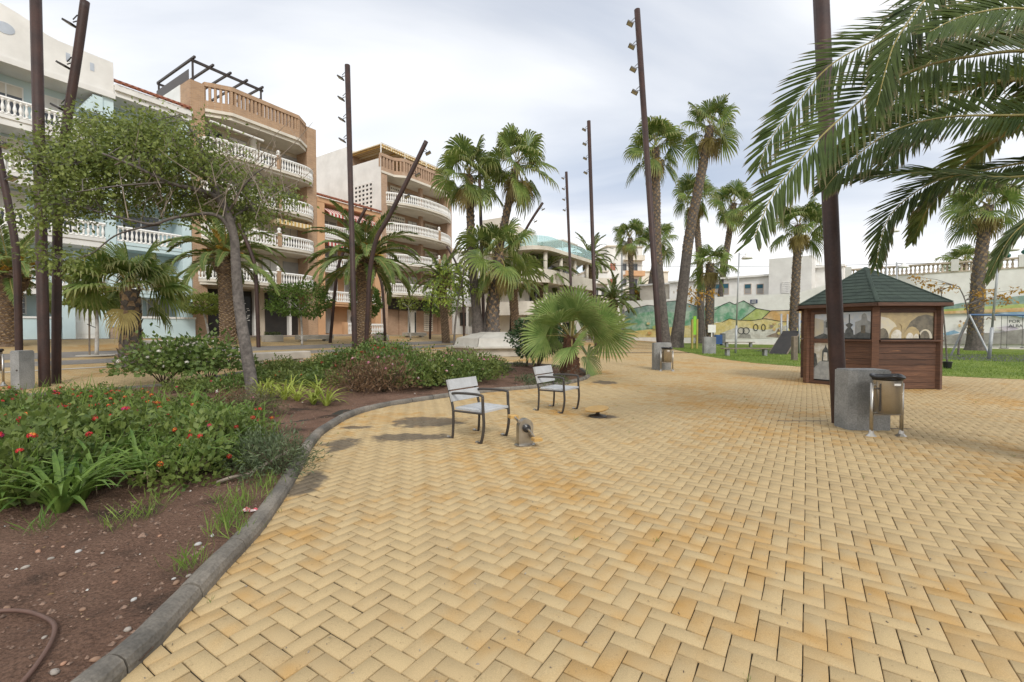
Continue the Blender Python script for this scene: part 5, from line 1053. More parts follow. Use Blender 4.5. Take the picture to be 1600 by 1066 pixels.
# hexagonal seats round the palms
def hexseat(px, py, rad, label):
    g = G(px, py); c_ = g + Vector((0, rad * 0.87, 0)); t = thing('hexagonal_planter', label, 'planter', (c_.x, c_.y, T(c_.x, c_.y)), R(12)); poly = lambda r: [(r * math.cos(R(60 * k)), r * math.sin(R(60 * k))) for k in range(6)]
    M_HEX = mat('planter_stone', (0.52, 0.50, 0.45), (0.42, 0.40, 0.36), 1.5, 0.85, bmp=0.1)
    b = MB(); b.prism(poly(rad * 0.93), -0.1, 0.38); b.build('base', M_CURB, t); b = MB(); b.prism(poly(rad * 1.04), 0.38, 0.48); b.build('seat', M_HEX, t)
    for k in range(6):
        a0, a1 = R(60 * k + 0.7), R(60 * k + 59.3); b = MB(); r0, r1, ri = rad * 0.86, rad * 0.80, rad * 0.3; f = lambda r, a, z: (r * math.cos(a), r * math.sin(a), z)
        b.add([f(r0, a0, 0.48), f(r0, a1, 0.48), f(r1, a1, 0.95), f(r1, a0, 0.95), f(ri, a1, 1.32), f(ri, a0, 1.32), f(ri, a1, 0.48), f(ri, a0, 0.48)], [(0, 1, 2, 3), (3, 2, 4, 5), (0, 3, 5, 7), (1, 6, 4, 2), (5, 4, 6, 7)]); b.build('sloped_slab', M_HEX, t)
    b = MB(); b.prism(poly(rad * 0.31), 0.48, 1.2); b.build('soil', M_SOIL, t); return c_
HEX1 = hexseat(766, 557, 2.75, 'pale hexagonal planter seat at the foot of three fan palms'); HEX2 = hexseat(995, 531, 2.6, 'pale hexagonal planter seat far off by the painted wall end')
# ================================================================ palms
M_FAN = leafmat('fan_leaf', (0.05, 0.092, 0.02), (0.165, 0.21, 0.052), 2.2, 0.35, tip=(0.34, 0.29, 0.12), obrand=0.55)
M_FANB = leafmat('fan_leaf_fresh', (0.10, 0.165, 0.045), (0.235, 0.30, 0.10), 2.0, 0.35, tip=(0.33, 0.30, 0.13), obrand=0.4)
M_FANDRY = leafmat('fan_leaf_dry', (0.20, 0.16, 0.055), (0.34, 0.28, 0.11), 2.5, 0.25, tip=(0.30, 0.23, 0.13), obrand=0.5)
M_DATE = leafmat('date_leaf', (0.075, 0.12, 0.034), (0.18, 0.23, 0.066), 2.4, 0.3, tip=(0.22, 0.19, 0.09), obrand=0.5)
M_DATEN = leafmat('date_leaf_near', (0.032, 0.056, 0.015), (0.082, 0.115, 0.028), 3.0, 0.32, tip=(0.26, 0.20, 0.12), obrand=0.35)
M_RACH = mat('rachis', (0.34, 0.30, 0.10), (0.24, 0.20, 0.07), 6, 0.55)
M_RACHO = mat('rachis_orange', (0.42, 0.22, 0.05), (0.30, 0.17, 0.05), 6, 0.6)
M_BARK = mat('palm_bark', (0.20, 0.14, 0.095), (0.10, 0.07, 0.05), 5, 0.95, bmp=0.5, bscale=25, fine=(18, 0.5))
M_BARKG = mat('palm_bark_grey', (0.155, 0.132, 0.115), (0.085, 0.073, 0.065), 5, 0.95, bmp=0.5, bscale=22, fine=(14, 0.45))
M_BOOT = mat('leaf_base', (0.40, 0.29, 0.18), (0.20, 0.135, 0.085), 7, 0.9, fine=(20, 0.4))
def fan_mesh(elev, lp, L, droop, seed, m, spread=118, nseg=26, wid=1.0, roll=0.0, dip=20):
    r = random.Random(seed); b = MB(); b.use(M_RACH if m is not M_FANDRY else m); e0 = R(elev); pts = []
    for k in range(6): s = k / 5; e = e0 - R(14) * s; pts.append(Vector((lp * s * math.cos(e), 0, lp * s * math.sin(e))))
    b.tube(pts, [0.035 - 0.018 * k / 5 for k in range(6)], 5, flat=0.5); b.tip = [0.0] * len(b.v)
    d = (pts[-1] - pts[-2]).normalized(); d = Vector((math.cos(e0 - R(dip)), 0, math.sin(e0 - R(dip)))); sd_ = Vector((0, 1, 0)); up = d.cross(sd_) * -1
    if up.z < 0 and elev < 80: up = -up
    if roll: q_ = Matrix.Rotation(R(roll), 3, d); sd_ = q_ @ sd_; up = q_ @ up
    o = pts[-1]; dp = 2 * R(spread) / nseg; b.use(m)
    for i in range(nseg):
        ph = -R(spread) + (i + 0.5) * dp + r.uniform(-0.02, 0.02); l = L * (1 - 0.22 * abs(ph) / R(spread)) * r.uniform(0.9, 1.06); dir_ = d * math.cos(ph) + sd_ * math.sin(ph); per = -d * math.sin(ph) + sd_ * math.cos(ph)
        cup = 0.18 * abs(math.sin(ph)); vs = [o]; tips = [0.0]; td = droop * r.uniform(0.7, 1.3)
        for q, (fr, wf) in enumerate(((0.33, 1.0), (0.6, 0.95), (0.82, 0.5))):
            rr_ = fr * l; hw = rr_ * math.tan(dp / 2) * (1.0 if q == 0 else (0.9 if q == 1 else 0.55)) * wid; zz = -td * l * max(0, fr - 0.35) ** 2 * 1.5; c_ = o + dir_ * rr_ + up * (cup * rr_) + Vector((0, 0, zz))
            vs += [c_ - per * hw, c_ + up * hw * 0.55, c_ + per * hw]; tips += [0.0, 0.0, 0.0] if q < 2 else [0.25] * 3
        tz = -td * l * 0.65 ** 2 * 1.7; t_ = o + dir_ * l * (1 - 0.12 * td) + up * cup * l + Vector((0, 0, tz - 0.08 * td * l)); vs.append(t_); tips.append(0.85)
        b.add(vs, [(0, 1, 2), (0, 2, 3), (1, 4, 5, 2), (2, 5, 6, 3), (4, 7, 8, 5), (5, 8, 9, 6), (7, 10, 8), (8, 10, 9)]); b.tip += tips
    return b.mesh('fan_leaf')
def frond_mesh(path, lmax, n, m, rach=M_RACH, rr0=0.03, fwd=(55, 25), width=0.035, vup=0.35, droop=0.4, sides=None, seed=0, start=0.14, nseg=2, name='frond', jit=0.12, mod=None):
    r = random.Random(seed); P_ = smooth_path(path, 6); L = [0.0]
    for i in range(len(P_) - 1): L.append(L[-1] + (P_[i + 1] - P_[i]).length)
    b = MB(); b.use(rach); b.tube(P_, [rr0 * (1 - 0.85 * L[i] / L[-1]) for i in range(len(P_))], 5); b.tip = [0.0] * len(b.v); b.use(m); tot = L[-1]
    for k in range(n):
        s = start + (1 - start) * (k + 0.5) / n
        for sg in (-1, 1):
            ss = min(0.999, s + r.uniform(-0.4, 0.4) / n) * tot; i = min(int(np.searchsorted(L, ss, 'right') - 1), len(P_) - 2); f = (ss - L[i]) / max(L[i + 1] - L[i], 1e-6); p = P_[i].lerp(P_[i + 1], f); t_ = (P_[i + 1] - P_[i]).normalized()
            if sides: lat = sides[0 if sg < 0 else 1]; lat = (lat - t_ * lat.dot(t_)).normalized()
            else:
                lat = t_.cross(Vector((0, 0, 1))); lat = (lat.normalized() if lat.length > 0.05 else Vector((0, 1, 0))) * sg; upv = lat.cross(t_) * sg; upv = upv if upv.z > 0 else -upv; lat = (lat + upv * vup).normalized()
            tt = (s - start) / (1 - start); fa = R(fwd[0] + (fwd[1] - fwd[0]) * tt) ; D = (lat * math.sin(fa) + t_ * math.cos(fa)).normalized(); D = (D + Vector((r.uniform(-jit, jit), r.uniform(-jit, jit), r.uniform(-jit, jit)))).normalized()
            l = lmax * (0.35 + 0.65 * math.sin(math.pi * min(1, 0.12 + tt * 0.9)) ** 0.7) * r.uniform(0.85, 1.1); 
            if mod: l *= mod(tt, sg)
            W = D.cross(t_).cross(D); W = W.normalized() if W.length > 1e-4 else Vector((0, 0, 1)); N_ = D.cross(W)
            vs = [p]; tips = [0.0]
            for q in range(1, nseg + 1):
                fr = q / (nseg + 1); hw = width * (1.0 if q == 1 else 0.75) / 2; c_ = p + D * (l * fr) + Vector((0, 0, -droop * l * fr * fr)); vs += [c_ - W * hw + N_ * hw * 0.3, c_ - N_ * hw * 0.35, c_ + W * hw + N_ * hw * 0.3]; tips += [0.0] * 3
            vs.append(p + D * l * 0.98 + Vector((0, 0, -droop * l))); tips.append(1.0); e_ = len(vs) - 1; fs = [(0, 1, 2), (0, 2, 3)]
            for q in range(nseg - 1): a = 1 + 3 * q; fs += [(a, a + 3, a + 4, a + 1), (a + 1, a + 4, a + 5, a + 2)]
            fs += [(e_ - 3, e_, e_ - 2), (e_ - 2, e_, e_ - 1)]; b.add(vs, fs); b.tip += tips
    return b.mesh(name)
def boots(b, path, rad, s0, s1, n, size, out=0.5, up=0.8):
    P_ = path; L = [0.0]
    for i in range(len(P_) - 1): L.append(L[-1] + (P_[i + 1] - P_[i]).length)
    for k in range(n):
        s = (s0 + (s1 - s0) * k / n) * L[-1]; i = min(int(np.searchsorted(L, s, 'right') - 1), len(P_) - 2); f = (s - L[i]) / max(L[i + 1] - L[i], 1e-6); p = P_[i].lerp(P_[i + 1], f); r = rad[i] + (rad[i + 1] - rad[i]) * f
        a = k * 2.39996 + random.uniform(-0.1, 0.1); o = Vector((math.cos(a), math.sin(a), 0)); t_ = Vector((-o.y, o.x, 0)); z = size * random.uniform(0.8, 1.25); q = p + o * r * 0.93
        b.add([q - t_ * z * 0.5, q + t_ * z * 0.5, q + o * z * out + Vector((0, 0, z * up)) + t_ * z * 0.22, q + o * z * out + Vector((0, 0, z * up)) - t_ * z * 0.22, q + Vector((0, 0, z * 0.55)) + o * 0.01], [(0, 1, 2, 3), (1, 4, 2), (0, 3, 4), (3, 2, 4)])
# shared leaves
FAN = {}
for nm, m, L, seeds in (('w', M_FAN, 1.15, 2), ('y', M_FANB, 1.25, 2)):
    for el in (80, 58, 36, 14, -10, -34): FAN[nm, el] = [fan_mesh(el, 0.75 + (0.25 if el < 40 else 0), L, (0.62 if nm == 'w' else 0.18) * (0.6 if el > 60 else 1.0 if nm == 'w' else 0.6), 10 * el + s, m, roll=(0, 45, -45)[s]) for s in range(3)]
FAN['dry', -55] = [fan_mesh(-52, 0.55, 1.0, 0.8, 3, M_FANDRY, 95, 22)]
def washington(label, base, top, r0=0.3, r1=0.2, crown=1.0, boot=(0.5, 1.0), n=None, bend=None, group=None, dry=5, lo_m=M_BARKG, count=(5, 4, 4, 4, 4, 2), skirt=True):
    t = thing('fan_palm', label, 'palm tree', base, 0, group); base = Vector(base); top = Vector(top); m_ = base.lerp(top, 0.5) + (bend or Vector((0, 0, 0)))
    path = smooth_path([base + Vector((0, 0, -0.08)), base.lerp(m_, 0.5) , m_, m_.lerp(top, 0.5), top], 5) if bend else [base + Vector((0, 0, -0.08))] + [base.lerp(top, k / 10) for k in range(1, 11)]
    k_ = len(path); rad = [r0 * 1.45 if i == 0 else (r0 * (1 + 0.3 * max(0, 1 - i / (k_ * 0.15))) + (r1 - r0) * i / (k_ - 1)) for i in range(k_)]
    b = MB(); b.use(lo_m); b.tube(path, rad, 12); Hh = (top - base).length
    b.use(M_BOOT); nb_ = int(Hh * (boot[1] - boot[0]) * 26); boots(b, path, rad, boot[0], boot[1] * 0.995, nb_, 0.17 + 0.25 * r1, 0.28); b.build('trunk', None, t, world=True)
    rr_ = random.Random(hash(label) % 1000 if False else len(label) * 7 + int(base.x * 13)); a = rr_.uniform(0, 6)
    off = top - base
    for el, c_ in zip((80, 58, 36, 14, -10, -34), count):
        for q in range(c_):
            a += 2.39996; me = rr_.choice(FAN['w', el]); zz = {80: 0.25, 58: 0.15, 36: 0.05, 14: -0.05, -10: -0.15, -34: -0.28}[el] * crown
            put('fan_leaf', me, t, off + Vector((0.08 * math.cos(a), 0.08 * math.sin(a), zz)), rot=(rr_.uniform(-0.3, 0.3), rr_.uniform(-0.28, 0.28), a + rr_.uniform(-0.5, 0.5)), scale=crown * rr_.uniform(0.75, 1.18))
    for q in range(dry):
        a += 2.39996; put('dry_leaf', FAN['dry', -55][0], t, off + Vector((0.1 * math.cos(a), 0.1 * math.sin(a), -0.35 * crown)), rot=(rr_.uniform(-0.1, 0.1), rr_.uniform(-0.1, 0.15), a), scale=crown * rr_.uniform(0.7, 0.95))
    return t
def generic_frond(elev, L, bend, seed, m, lmax=0.58, n=58, rach=M_RACH):
    pts = []; p = Vector((0, 0, 0)); K = 7
    for k in range(K + 1):
        pts.append(p.copy()); e = R(elev - bend * ((k + 0.5) / K) ** 1.2); p = p + Vector((math.cos(e), 0, math.sin(e))) * (L / K)
    return frond_mesh(pts, lmax, n, m, rach, 0.045, (62, 22), 0.075, 0.5, 0.28, seed=seed)
DATE = {el: [generic_frond(el, 3.6, bd, el * 3 + s, M_DATE) for s in range(2)] for el, bd in ((80, 55), (60, 75), (40, 85), (20, 85), (0, 70))}
DATEO = [generic_frond(70, 0.9, 30, 5, leafmat('fruit_stalk', (0.42, 0.22, 0.04), (0.55, 0.32, 0.07), 6, 0.2), 0.35, 14, M_RACHO)]
def date_palm(label, base, ctop, r=0.3, crown=1.0, count=(5, 8, 10, 10, 6), group=None, orange=True, ball=True):
    base = Vector(base); ctop = Vector(ctop); t = thing('date_palm', label, 'palm tree', base, 0, group); h = ctop.z - base.z; zb = min(1.1 * crown, h * 0.35)
    prof = [(r * 1.15, -0.05), (r, 0.25), (r * 0.95, (h - zb) * 0.6), (r * 1.0, h - zb), (r * 1.45, h - zb * 0.75), (r * 1.6, h - zb * 0.35), (r * 1.2, h), (r * 0.5, h + 0.15)]
    off = ctop - base; pts = [base + Vector((off.x * z / h, off.y * z / h, z)) for _, z in prof]; rad = [q for q, _ in prof]
    b = MB(); b.use(M_BARK); b.tube(pts, rad, 14); b.use(M_BOOT); boots(b, pts, rad, 0.03, 0.97, int(60 + h * 70), 0.20 * (r / 0.3), 0.32, 0.35); b.build('trunk', None, t, world=True)
    rr_ = random.Random(len(label) * 5 + int(base.x * 11)); a = rr_.uniform(0, 6)
    for el, c_ in zip((80, 60, 40, 20, 0), count):
        for q in range(c_): a += 2.39996; put('frond', rr_.choice(DATE[el]), t, off + Vector((0.12 * math.cos(a), 0.12 * math.sin(a), {80: 0.15, 60: 0.1, 40: 0.0, 20: -0.12, 0: -0.25}[el] * crown)), rot=(rr_.uniform(-0.25, 0.25), rr_.uniform(-0.12, 0.12), a), scale=crown * rr_.uniform(0.85, 1.12))
    if orange:
        for q in range(14): a += 2.39996; put('fruit_stalk', DATEO[0], t, off + Vector((0.1 * math.cos(a), 0.1 * math.sin(a), -0.05)), rot=(0, rr_.uniform(-0.2, 0.9), a), scale=crown * rr_.uniform(1.3, 1.9))
    return t
# -- date palms of the promenade
def DP(label, bpx, cpx, r, crown, **k):
    g = G(*bpx); date_palm(label, g, P(cpx[0], cpx[1], g.y), r, crown, **k)
DP('date palm with orange stalks before the pale blue block', (12, 541), (17, 428), 0.36, 0.72); DP('date palm behind the grey tree trunk', (357, 538), (352, 402), 0.38, 0.92)
DP('large date palm with orange stalks before the orange house', (567, 546), (572, 408), 0.40, 0.98, count=(6, 10, 12, 12, 8)); DP('date palm with dark fronds before the rose brick block', (697, 536), (690, 436), 0.30, 0.72, orange=False)
DP('date palm by the cream block with thick trunk', (846, 532), (847, 432), 0.45, 1.0, orange=False); DP('date palm beyond the squat fan palm by the cream block', (917, 529), (921, 407), 0.5, 1.0, orange=False); DP('low date palm with yellow stalks by the painted wall end', (998, 527), (996, 462), 0.4, 0.95)
DP('dark drooping date palm behind the hexagonal planter', (808, 543), (800, 440), 0.32, 0.8, orange=False)
DP('low date palm behind the squat fan palm', (958, 531), (958, 470), 0.4, 1.0, orange=False)
# -- fan palms
g = G(205, 572); washington('stout fan palm before the blue block with shaggy tan trunk', g, P(204, 452, g.y), 0.36, 0.24, 0.98, (0.02, 1.0), count=(5, 7, 9, 6, 2, 0), dry=1)
hz_ = T(HEX1.x, HEX1.y)
for lab, bx, tp, r0, r1, cr_, boot in (('tall fan palm on the planter with smooth grey lower trunk', (748, 1.0), (733, 274), 0.32, 0.20, 1.22, (0.55, 1.0)), ('tallest fan palm on the planter with wide drooping crown', (760, 1.5), (808, 256), 0.30, 0.20, 1.32, (0.4, 1.0)), ('shorter fan palm on the planter with scaly brown trunk', (770, 0.4), (781, 398), 0.40, 0.28, 1.3, (0.05, 1.0))):
    Y = HEX1.y + (bx[1] - 1.0) * 0.5; bp = Vector(((bx[0] - 800) / 711 * Y, Y, hz_ + 1.15)); washington(lab, bp, P(*tp, Y), r0, r1, cr_, boot, bend=Vector((-0.15, 0, 0)))
for lab, bpx, tp, r0, r1, cr_, boot, bend in (
    ('tall straight fan palm behind the lawn corner pole', (1040, 546), (1024, 232), 0.42, 0.30, 1.38, (0.42, 1.0), -0.3), ('tallest leaning fan palm at the lawn edge', (1056, 544), (1110, 198), 0.50, 0.34, 1.5, (0.42, 1.0), -0.35),
    ('fan palm hidden behind the tallest leaning palm', (1096, 537), (1086, 308), 0.42, 0.3, 1.5, (0.5, 1.0), 0.2), ('leaning fan palm with dark trunk by the notice board', (1120, 536), (1147, 318), 0.45, 0.32, 1.6, (0.55, 1.0), -0.3),
    ('short fan palm with scaly trunk on the lawn', (1108, 541), (1109, 412), 0.38, 0.36, 1.2, (0.05, 1.0), 0.0), ('fan palm with rough trunk behind the playground slide', (1238, 545), (1248, 352), 0.36, 0.28, 1.25, (0.08, 1.0), 0.0),
    ('fan palm at the swings with ringed trunk', (1522, 548), (1543, 322), 0.46, 0.34, 1.3, (0.1, 1.0), -0.2), ('slender fan palm by the far hexagonal planter', (990, 529.5), (984, 372), 0.42, 0.3, 1.45, (0.6, 1.0), 0.0), ('slender leaning fan palm crossing the far planter', (1000, 530), (1030, 372), 0.40, 0.3, 1.4, (0.6, 1.0), 0.0)):
    g = G(*bpx); g.z += 0.02; washington(lab, g, P(*tp, g.y), r0, r1, cr_, boot, bend=Vector((bend, 0, 0)) if bend else None)
q = WA + WN * 6 + WD * WX(1508, 410, 6)[0]; washington('small fan palm showing above the terrace balustrade', (q.x, q.y, 5.6), (q.x, q.y, WX(1508, 412, 6)[1]), 0.25, 0.2, 1.2, (0.1, 1), count=(3, 4, 4, 3, 2, 0), dry=0)
# -- squat fan palm at the tip of the bed
g = G(890, 589); g = soil_at(g.x, g.y); sq = thing('fan_palm', 'squat bright green fan palm at the tip of the planted bed', 'palm tree', g); ctop = P(893, 527, g.y) - g
b = MB(); b.use(M_BARK); prof = [(0.30, -0.05), (0.32, 0.15), (0.28, 0.42), (0.19, 0.72), (0.14, ctop.z)]; pts = [Vector((0, 0, z)) for _, z in prof]; rad = [q for q, _ in prof]; b.tube(pts, rad, 14); b.use(mat('leaf_base_red', (0.24, 0.12, 0.07), (0.13, 0.07, 0.045), 7, 0.9, fine=(20, 0.4))); boots(b, pts, rad, 0.05, 0.98, 120, 0.20, 0.35, 0.7); b.build('trunk', None, sq)
BIG = {el: [fan_mesh(el, 1.05, 1.15, 0.16 if el > -20 else 0.4, el + 7 * s, M_FANB, 125, 34, roll=(78, -78, 48, -48, 0)[s], dip=25) for s in range(5)] for el in (82, 62, 42, 20, 0, -28)}
a = 0.6; rr_ = random.Random(21)
for el, c_ in ((82, 3), (62, 6), (42, 6), (20, 4), (0, 1), (-28, 1)):
    for q in range(c_): a += 2.39996; put('fan_leaf', rr_.choice(BIG[el]), sq, ctop + Vector((0.06 * math.cos(a), 0.06 * math.sin(a), -0.05)), rot=(rr_.uniform(-0.3, 0.3), rr_.uniform(-0.1, 0.1), a), scale=rr_.uniform(0.82, 1.02))
# -- the near date palm whose fronds hang in from the right
CC = P(1774, 142, 4.9); npalm = thing('date_palm', 'big date palm with long dark fronds arching over the brown pole', 'palm tree', (CC.x + 0.1, CC.y, 0.012)); npl = Vector(npalm.location)
prof = [(0.42, -0.02), (0.36, 0.3), (0.34, 2.2), (0.40, CC.z - 0.9), (0.46, CC.z - 0.4), (0.3, CC.z)]; b = MB(); b.use(M_BARK); pts = [Vector((0, 0, z)) for _, z in prof]; rad = [q for q, _ in prof]; b.tube(pts, rad, 16); b.use(M_BOOT); boots(b, pts, rad, 0.02, 0.97, 330, 0.2, 0.3, 0.35); b.build('trunk', None, npalm)
DN, UPV = Vector((0.05, -0.35, -1)), Vector((-0.1, 0.35, 0.75))
near = [
 ([(1774, 142, 4.9), (1690, 92, 4.7), (1600, 80, 4.5), (1525, 87, 4.4), (1450, 102, 4.3), (1375, 135, 4.2), (1309, 189, 4.15), (1264, 234, 4.1), (1210, 300, 4.1), (1178, 372, 4.1)], 0.56, 78, (DN, UPV), (60, 30)),
 ([(1774, 142, 5.0), (1650, 5, 5.2), (1530, -2, 5.1), (1408, 45, 5.0), (1306, 96, 4.9), (1249, 156, 4.9), (1201, 222, 4.85), (1186, 262, 4.85)], 0.58, 74, (Vector((0.25, -0.3, -1)), Vector((-0.35, 0.3, 0.6))), (62, 26)),
 ([(1774, 142, 4.8), (1640, -60, 4.5), (1500, -60, 4.25), (1445, 0, 4.1), (1402, 60, 4.0), (1385, 105, 3.95), (1370, 165, 3.95)], 0.52, 62, (Vector((0.8, -0.3, -0.7)), Vector((-0.9, 0.3, 0.1))), (55, 22)),
 ([(1774, 142, 5.0), (1700, 172, 5.4), (1600, 180, 5.5), (1480, 183, 5.5), (1390, 207, 5.5), (1318, 262, 5.5), (1288, 296, 5.5)], 0.58, 70, (Vector((0, -0.5, -0.9)), Vector((0.05, 0.3, 1))), (52, 24)),
 ([(1774, 142, 4.9), (1700, 232, 5.2), (1600, 276, 5.4), (1450, 270, 5.5), (1360, 276, 5.6), (1315, 284, 5.6)], 0.48, 64, (Vector((0, -0.9, -0.35)), Vector((0.1, 0.7, 0.75))), (42, 16)),
 ([(1774, 142, 5.1), (1680, 232, 5.8), (1560, 262, 6.0), (1470, 280, 6.0), (1410, 316, 6.0), (1382, 355, 6.0), (1369, 412, 6.0)], 0.50, 62, (Vector((0.4, -0.6, -0.7)), Vector((-0.3, 0.7, 0.5))), (46, 20)),
 ([(1774, 142, 4.8), (1700, 250, 4.8), (1640, 315, 5.0), (1580, 370, 5.0), (1545, 432, 5.0)], 0.34, 40, (Vector((0.3, -0.8, -0.3)), Vector((-0.3, 0.8, 0.2))), (22, 10)),
 ([(1774, 142, 4.8), (1690, 52, 4.2), (1600, 14, 4.0), (1510, 24, 3.9), (1452, 50, 3.85)], 0.50, 56, (Vector((0.2, -0.4, -1)), Vector((0, 0.4, 1))), (56, 26)),
 ([(1774, 142, 5.0), (1700, 60, 5.6), (1600, 30, 6.0), (1500, 60, 6.3), (1420, 130, 6.4), (1380, 190, 6.4)], 0.58, 64, (Vector((0.2, -0.5, -1)), Vector((-0.2, 0.4, 0.8))), (58, 26)),
 ([(1774, 142, 5.0), (1690, 120, 5.5), (1590, 118, 5.8), (1490, 150, 6.0), (1420, 205, 6.0), (1380, 262, 6.0)], 0.56, 64, (Vector((0.1, -0.6, -1)), Vector((0, 0.5, 0.9))), (56, 26)),
]
for i, (pp, lm, n_, sd2, fw) in enumerate(near):
    pts = [P(*q) - npl for q in pp]
    put('frond', frond_mesh(pts, lm, int(n_ * 1.5), M_DATEN, M_RACH, 0.022, fw, 0.030, 0.4, 0.12, sides=sd2, seed=40 + i, nseg=3, jit=0.09, start=0.2), npalm)
for q in range(14):
    a_ = R(-100 + q * 17); put('frond', DATE[(60, 40, 20)[q % 3]][q % 2], npalm, Vector((0, 0, CC.z)), rot=(0, 0, a_), scale=0.95)
# ================================================================ broadleaf tree in the bed
M_TRUNK = mat('grey_bark', (0.21, 0.185, 0.165), (0.115, 0.10, 0.09), 6, 0.95, bmp=0.6, bscale=26, fine=(16, 0.45))
M_TWIG = mat('pale_twig', (0.30, 0.25, 0.20), (0.20, 0.165, 0.13), 8, 0.9)
M_TREE = leafmat('tree_leaf', (0.06, 0.09, 0.02), (0.20, 0.235, 0.06), 3.0, 0.35, obrand=0)
g = G(396, 616); g = soil_at(g.x, g.y); Y0 = g.y
tree = thing('broadleaf_tree', 'leaning grey-trunked tree with a wide olive green crown in the bed', 'tree', g)
def tp(lst): return [P(px, py, Y0 + dy) for px, py, dy in lst]
limbs = []
def limb(b, lst, r0, r1, base=None):
    pts = tp(lst); pts = ([base] if base is not None else []) + pts; sp = smooth_path(pts, 5); n = len(sp); b.tube(sp, [r0 + (r1 - r0) * (i / (n - 1)) ** 0.8 for i in range(n)], 8 if r0 > 0.03 else 5); limbs.extend(sp[n // 4:]); return sp
b = MB(); limb(b, [(386, 555, 0), (374, 480, 0.05), (369, 420, 0), (366, 372, 0), (356, 335, -0.05), (340, 300, -0.1), (322, 272, -0.2)], 0.155, 0.07, g + Vector((0, 0, -0.06))); limbs.clear(); b.build('trunk', M_TRUNK, tree, True, world=True)
b = MB()
for lst, r0, r1 in (
    ([(350, 322, 0), (332, 305, -0.2), (300, 295, -0.5), (262, 285, -0.9), (215, 262, -1.3), (160, 240, -1.6)], 0.085, 0.02),
    ([(368, 378, 0), (350, 345, -0.1), (325, 334, -0.3), (274, 340, -0.6), (240, 350, -0.7), (204, 344, -0.8), (150, 330, -0.9), (105, 316, -1.0)], 0.06, 0.012),
    ([(250, 350, -0.65), (215, 357, -0.7), (179, 369, -0.8), (140, 398, -0.9), (100, 408, -1.0)], 0.03, 0.008),
    ([(322, 272, -0.2), (295, 240, 0.1), (255, 215, 0.4), (200, 195, 0.6), (150, 185, 0.8)], 0.07, 0.015), ([(322, 272, -0.2), (318, 240, -0.4), (300, 205, -0.6), (280, 180, -0.7)], 0.06, 0.012),
    ([(362, 350, 0), (372, 335, 0.2), (402, 316, 0.5), (430, 300, 0.7), (452, 292, 0.8)], 0.05, 0.01), ([(356, 335, 0), (375, 300, -0.3), (395, 275, -0.5), (415, 262, -0.6)], 0.04, 0.01),
    ([(340, 300, -0.1), (310, 310, 0.6), (260, 300, 1.2), (200, 290, 1.6), (130, 280, 1.9)], 0.06, 0.012), ([(330, 285, 0), (350, 262, 0.7), (370, 245, 1.2), (385, 240, 1.5)], 0.04, 0.01),
    ([(300, 240, 0.1), (230, 235, -0.4), (150, 250, -0.7), (80, 255, -0.9), (45, 250, -1.0)], 0.035, 0.008), ([(262, 285, -0.9), (190, 290, -1.5), (120, 300, -1.8)], 0.03, 0.008)): limb(b, lst, r0, r1)
b.build('branches', M_TRUNK, tree, True, world=True)
lobes = [((175, 225), 125, 52, 0.0, 1.3, 1.0), ((255, 228), 95, 55, -0.2, 1.4, 1.0), ((110, 275), 70, 55, -0.7, 1.0, 0.9), ((210, 280), 120, 42, 0.3, 1.5, 1.0), ((330, 265), 65, 40, 0.3, 1.2, 0.8), ((405, 315), 58, 45, 0.5, 0.9, 0.95), ((330, 315), 60, 35, 0.8, 0.9, 0.6), ((250, 325), 90, 24, 0.6, 1.2, 0.8), ((85, 405), 40, 16, -1.0, 0.5, 0.8), ((120, 325), 70, 26, -0.6, 0.9, 0.7), ((45, 240), 32, 18, -0.9, 0.5, 0.7), ((60, 340), 40, 22, -1.0, 0.5, 0.45), ((395, 350), 35, 18, 0.4, 0.6, 0.4)]
LP = np.array([tuple(p) for p in limbs]); rl = np.random.default_rng(11); tw = MB(); tw0 = MB(); CP = []; LV = []; LD = []
tot = sum(a * c * q for _, a, c, _, _, q in lobes)
for (cx, cy), ax, ay, dy, dd, dens in lobes:
    for k in range(int(470 * ax * ay * dens / tot) + 1):
        v = rl.normal(size=3); v /= np.linalg.norm(v); v *= rl.random() ** 0.4
        p = P(cx + ax * v[0], cy + ay * v[1], Y0 + dy + dd * v[2]); pa = np.array(p); d2 = ((LP - pa) ** 2).sum(1); j = int(np.argmin(d2 + 0.15 * rl.random(len(d2)))); q0 = Vector(LP[j])
        m_ = q0.lerp(p, 0.5) + Vector((rl.normal() * 0.1, rl.normal() * 0.1, 0.08)); tw0.tube([q0, m_, p], [0.011, 0.008, 0.004], 4, False)
        n_ = 52; sp_ = rl.normal(size=(n_, 3)) * np.array([0.21, 0.21, 0.13]); LV.append(pa + sp_); dr_ = sp_ + rl.normal(size=(n_, 3)) * 0.25; dr_[:, 2] -= 0.22; LD.append(dr_)
for k in range(75):                       # bare pale twigs standing out of the crown
    q0 = P(rl.uniform(190, 440), rl.uniform(225, 330), Y0 - rl.uniform(-0.3, 1.3)); d_ = Vector((rl.uniform(-0.6, 0.9), rl.uniform(-0.3, 0.3), rl.uniform(0.3, 1.0))) * rl.uniform(0.5, 1.1); m_ = q0 + d_ * 0.5 + Vector((rl.normal() * 0.07, 0, rl.normal() * 0.07)); tw.tube([q0 - d_ * 0.4, q0, m_, q0 + d_], [0.013, 0.01, 0.008, 0.004], 4, False); e_ = m_ + Vector((d_.x * -0.3 + rl.normal() * 0.1, 0.1, d_.z * 0.35)); tw.tube([m_, e_], [0.006, 0.003], 4, False)
tw.build('bare_twigs', M_TWIG, tree, world=True)['kind'] = 'stuff'; tw0.build('twigs', M_TRUNK, tree, world=True)['kind'] = 'stuff'
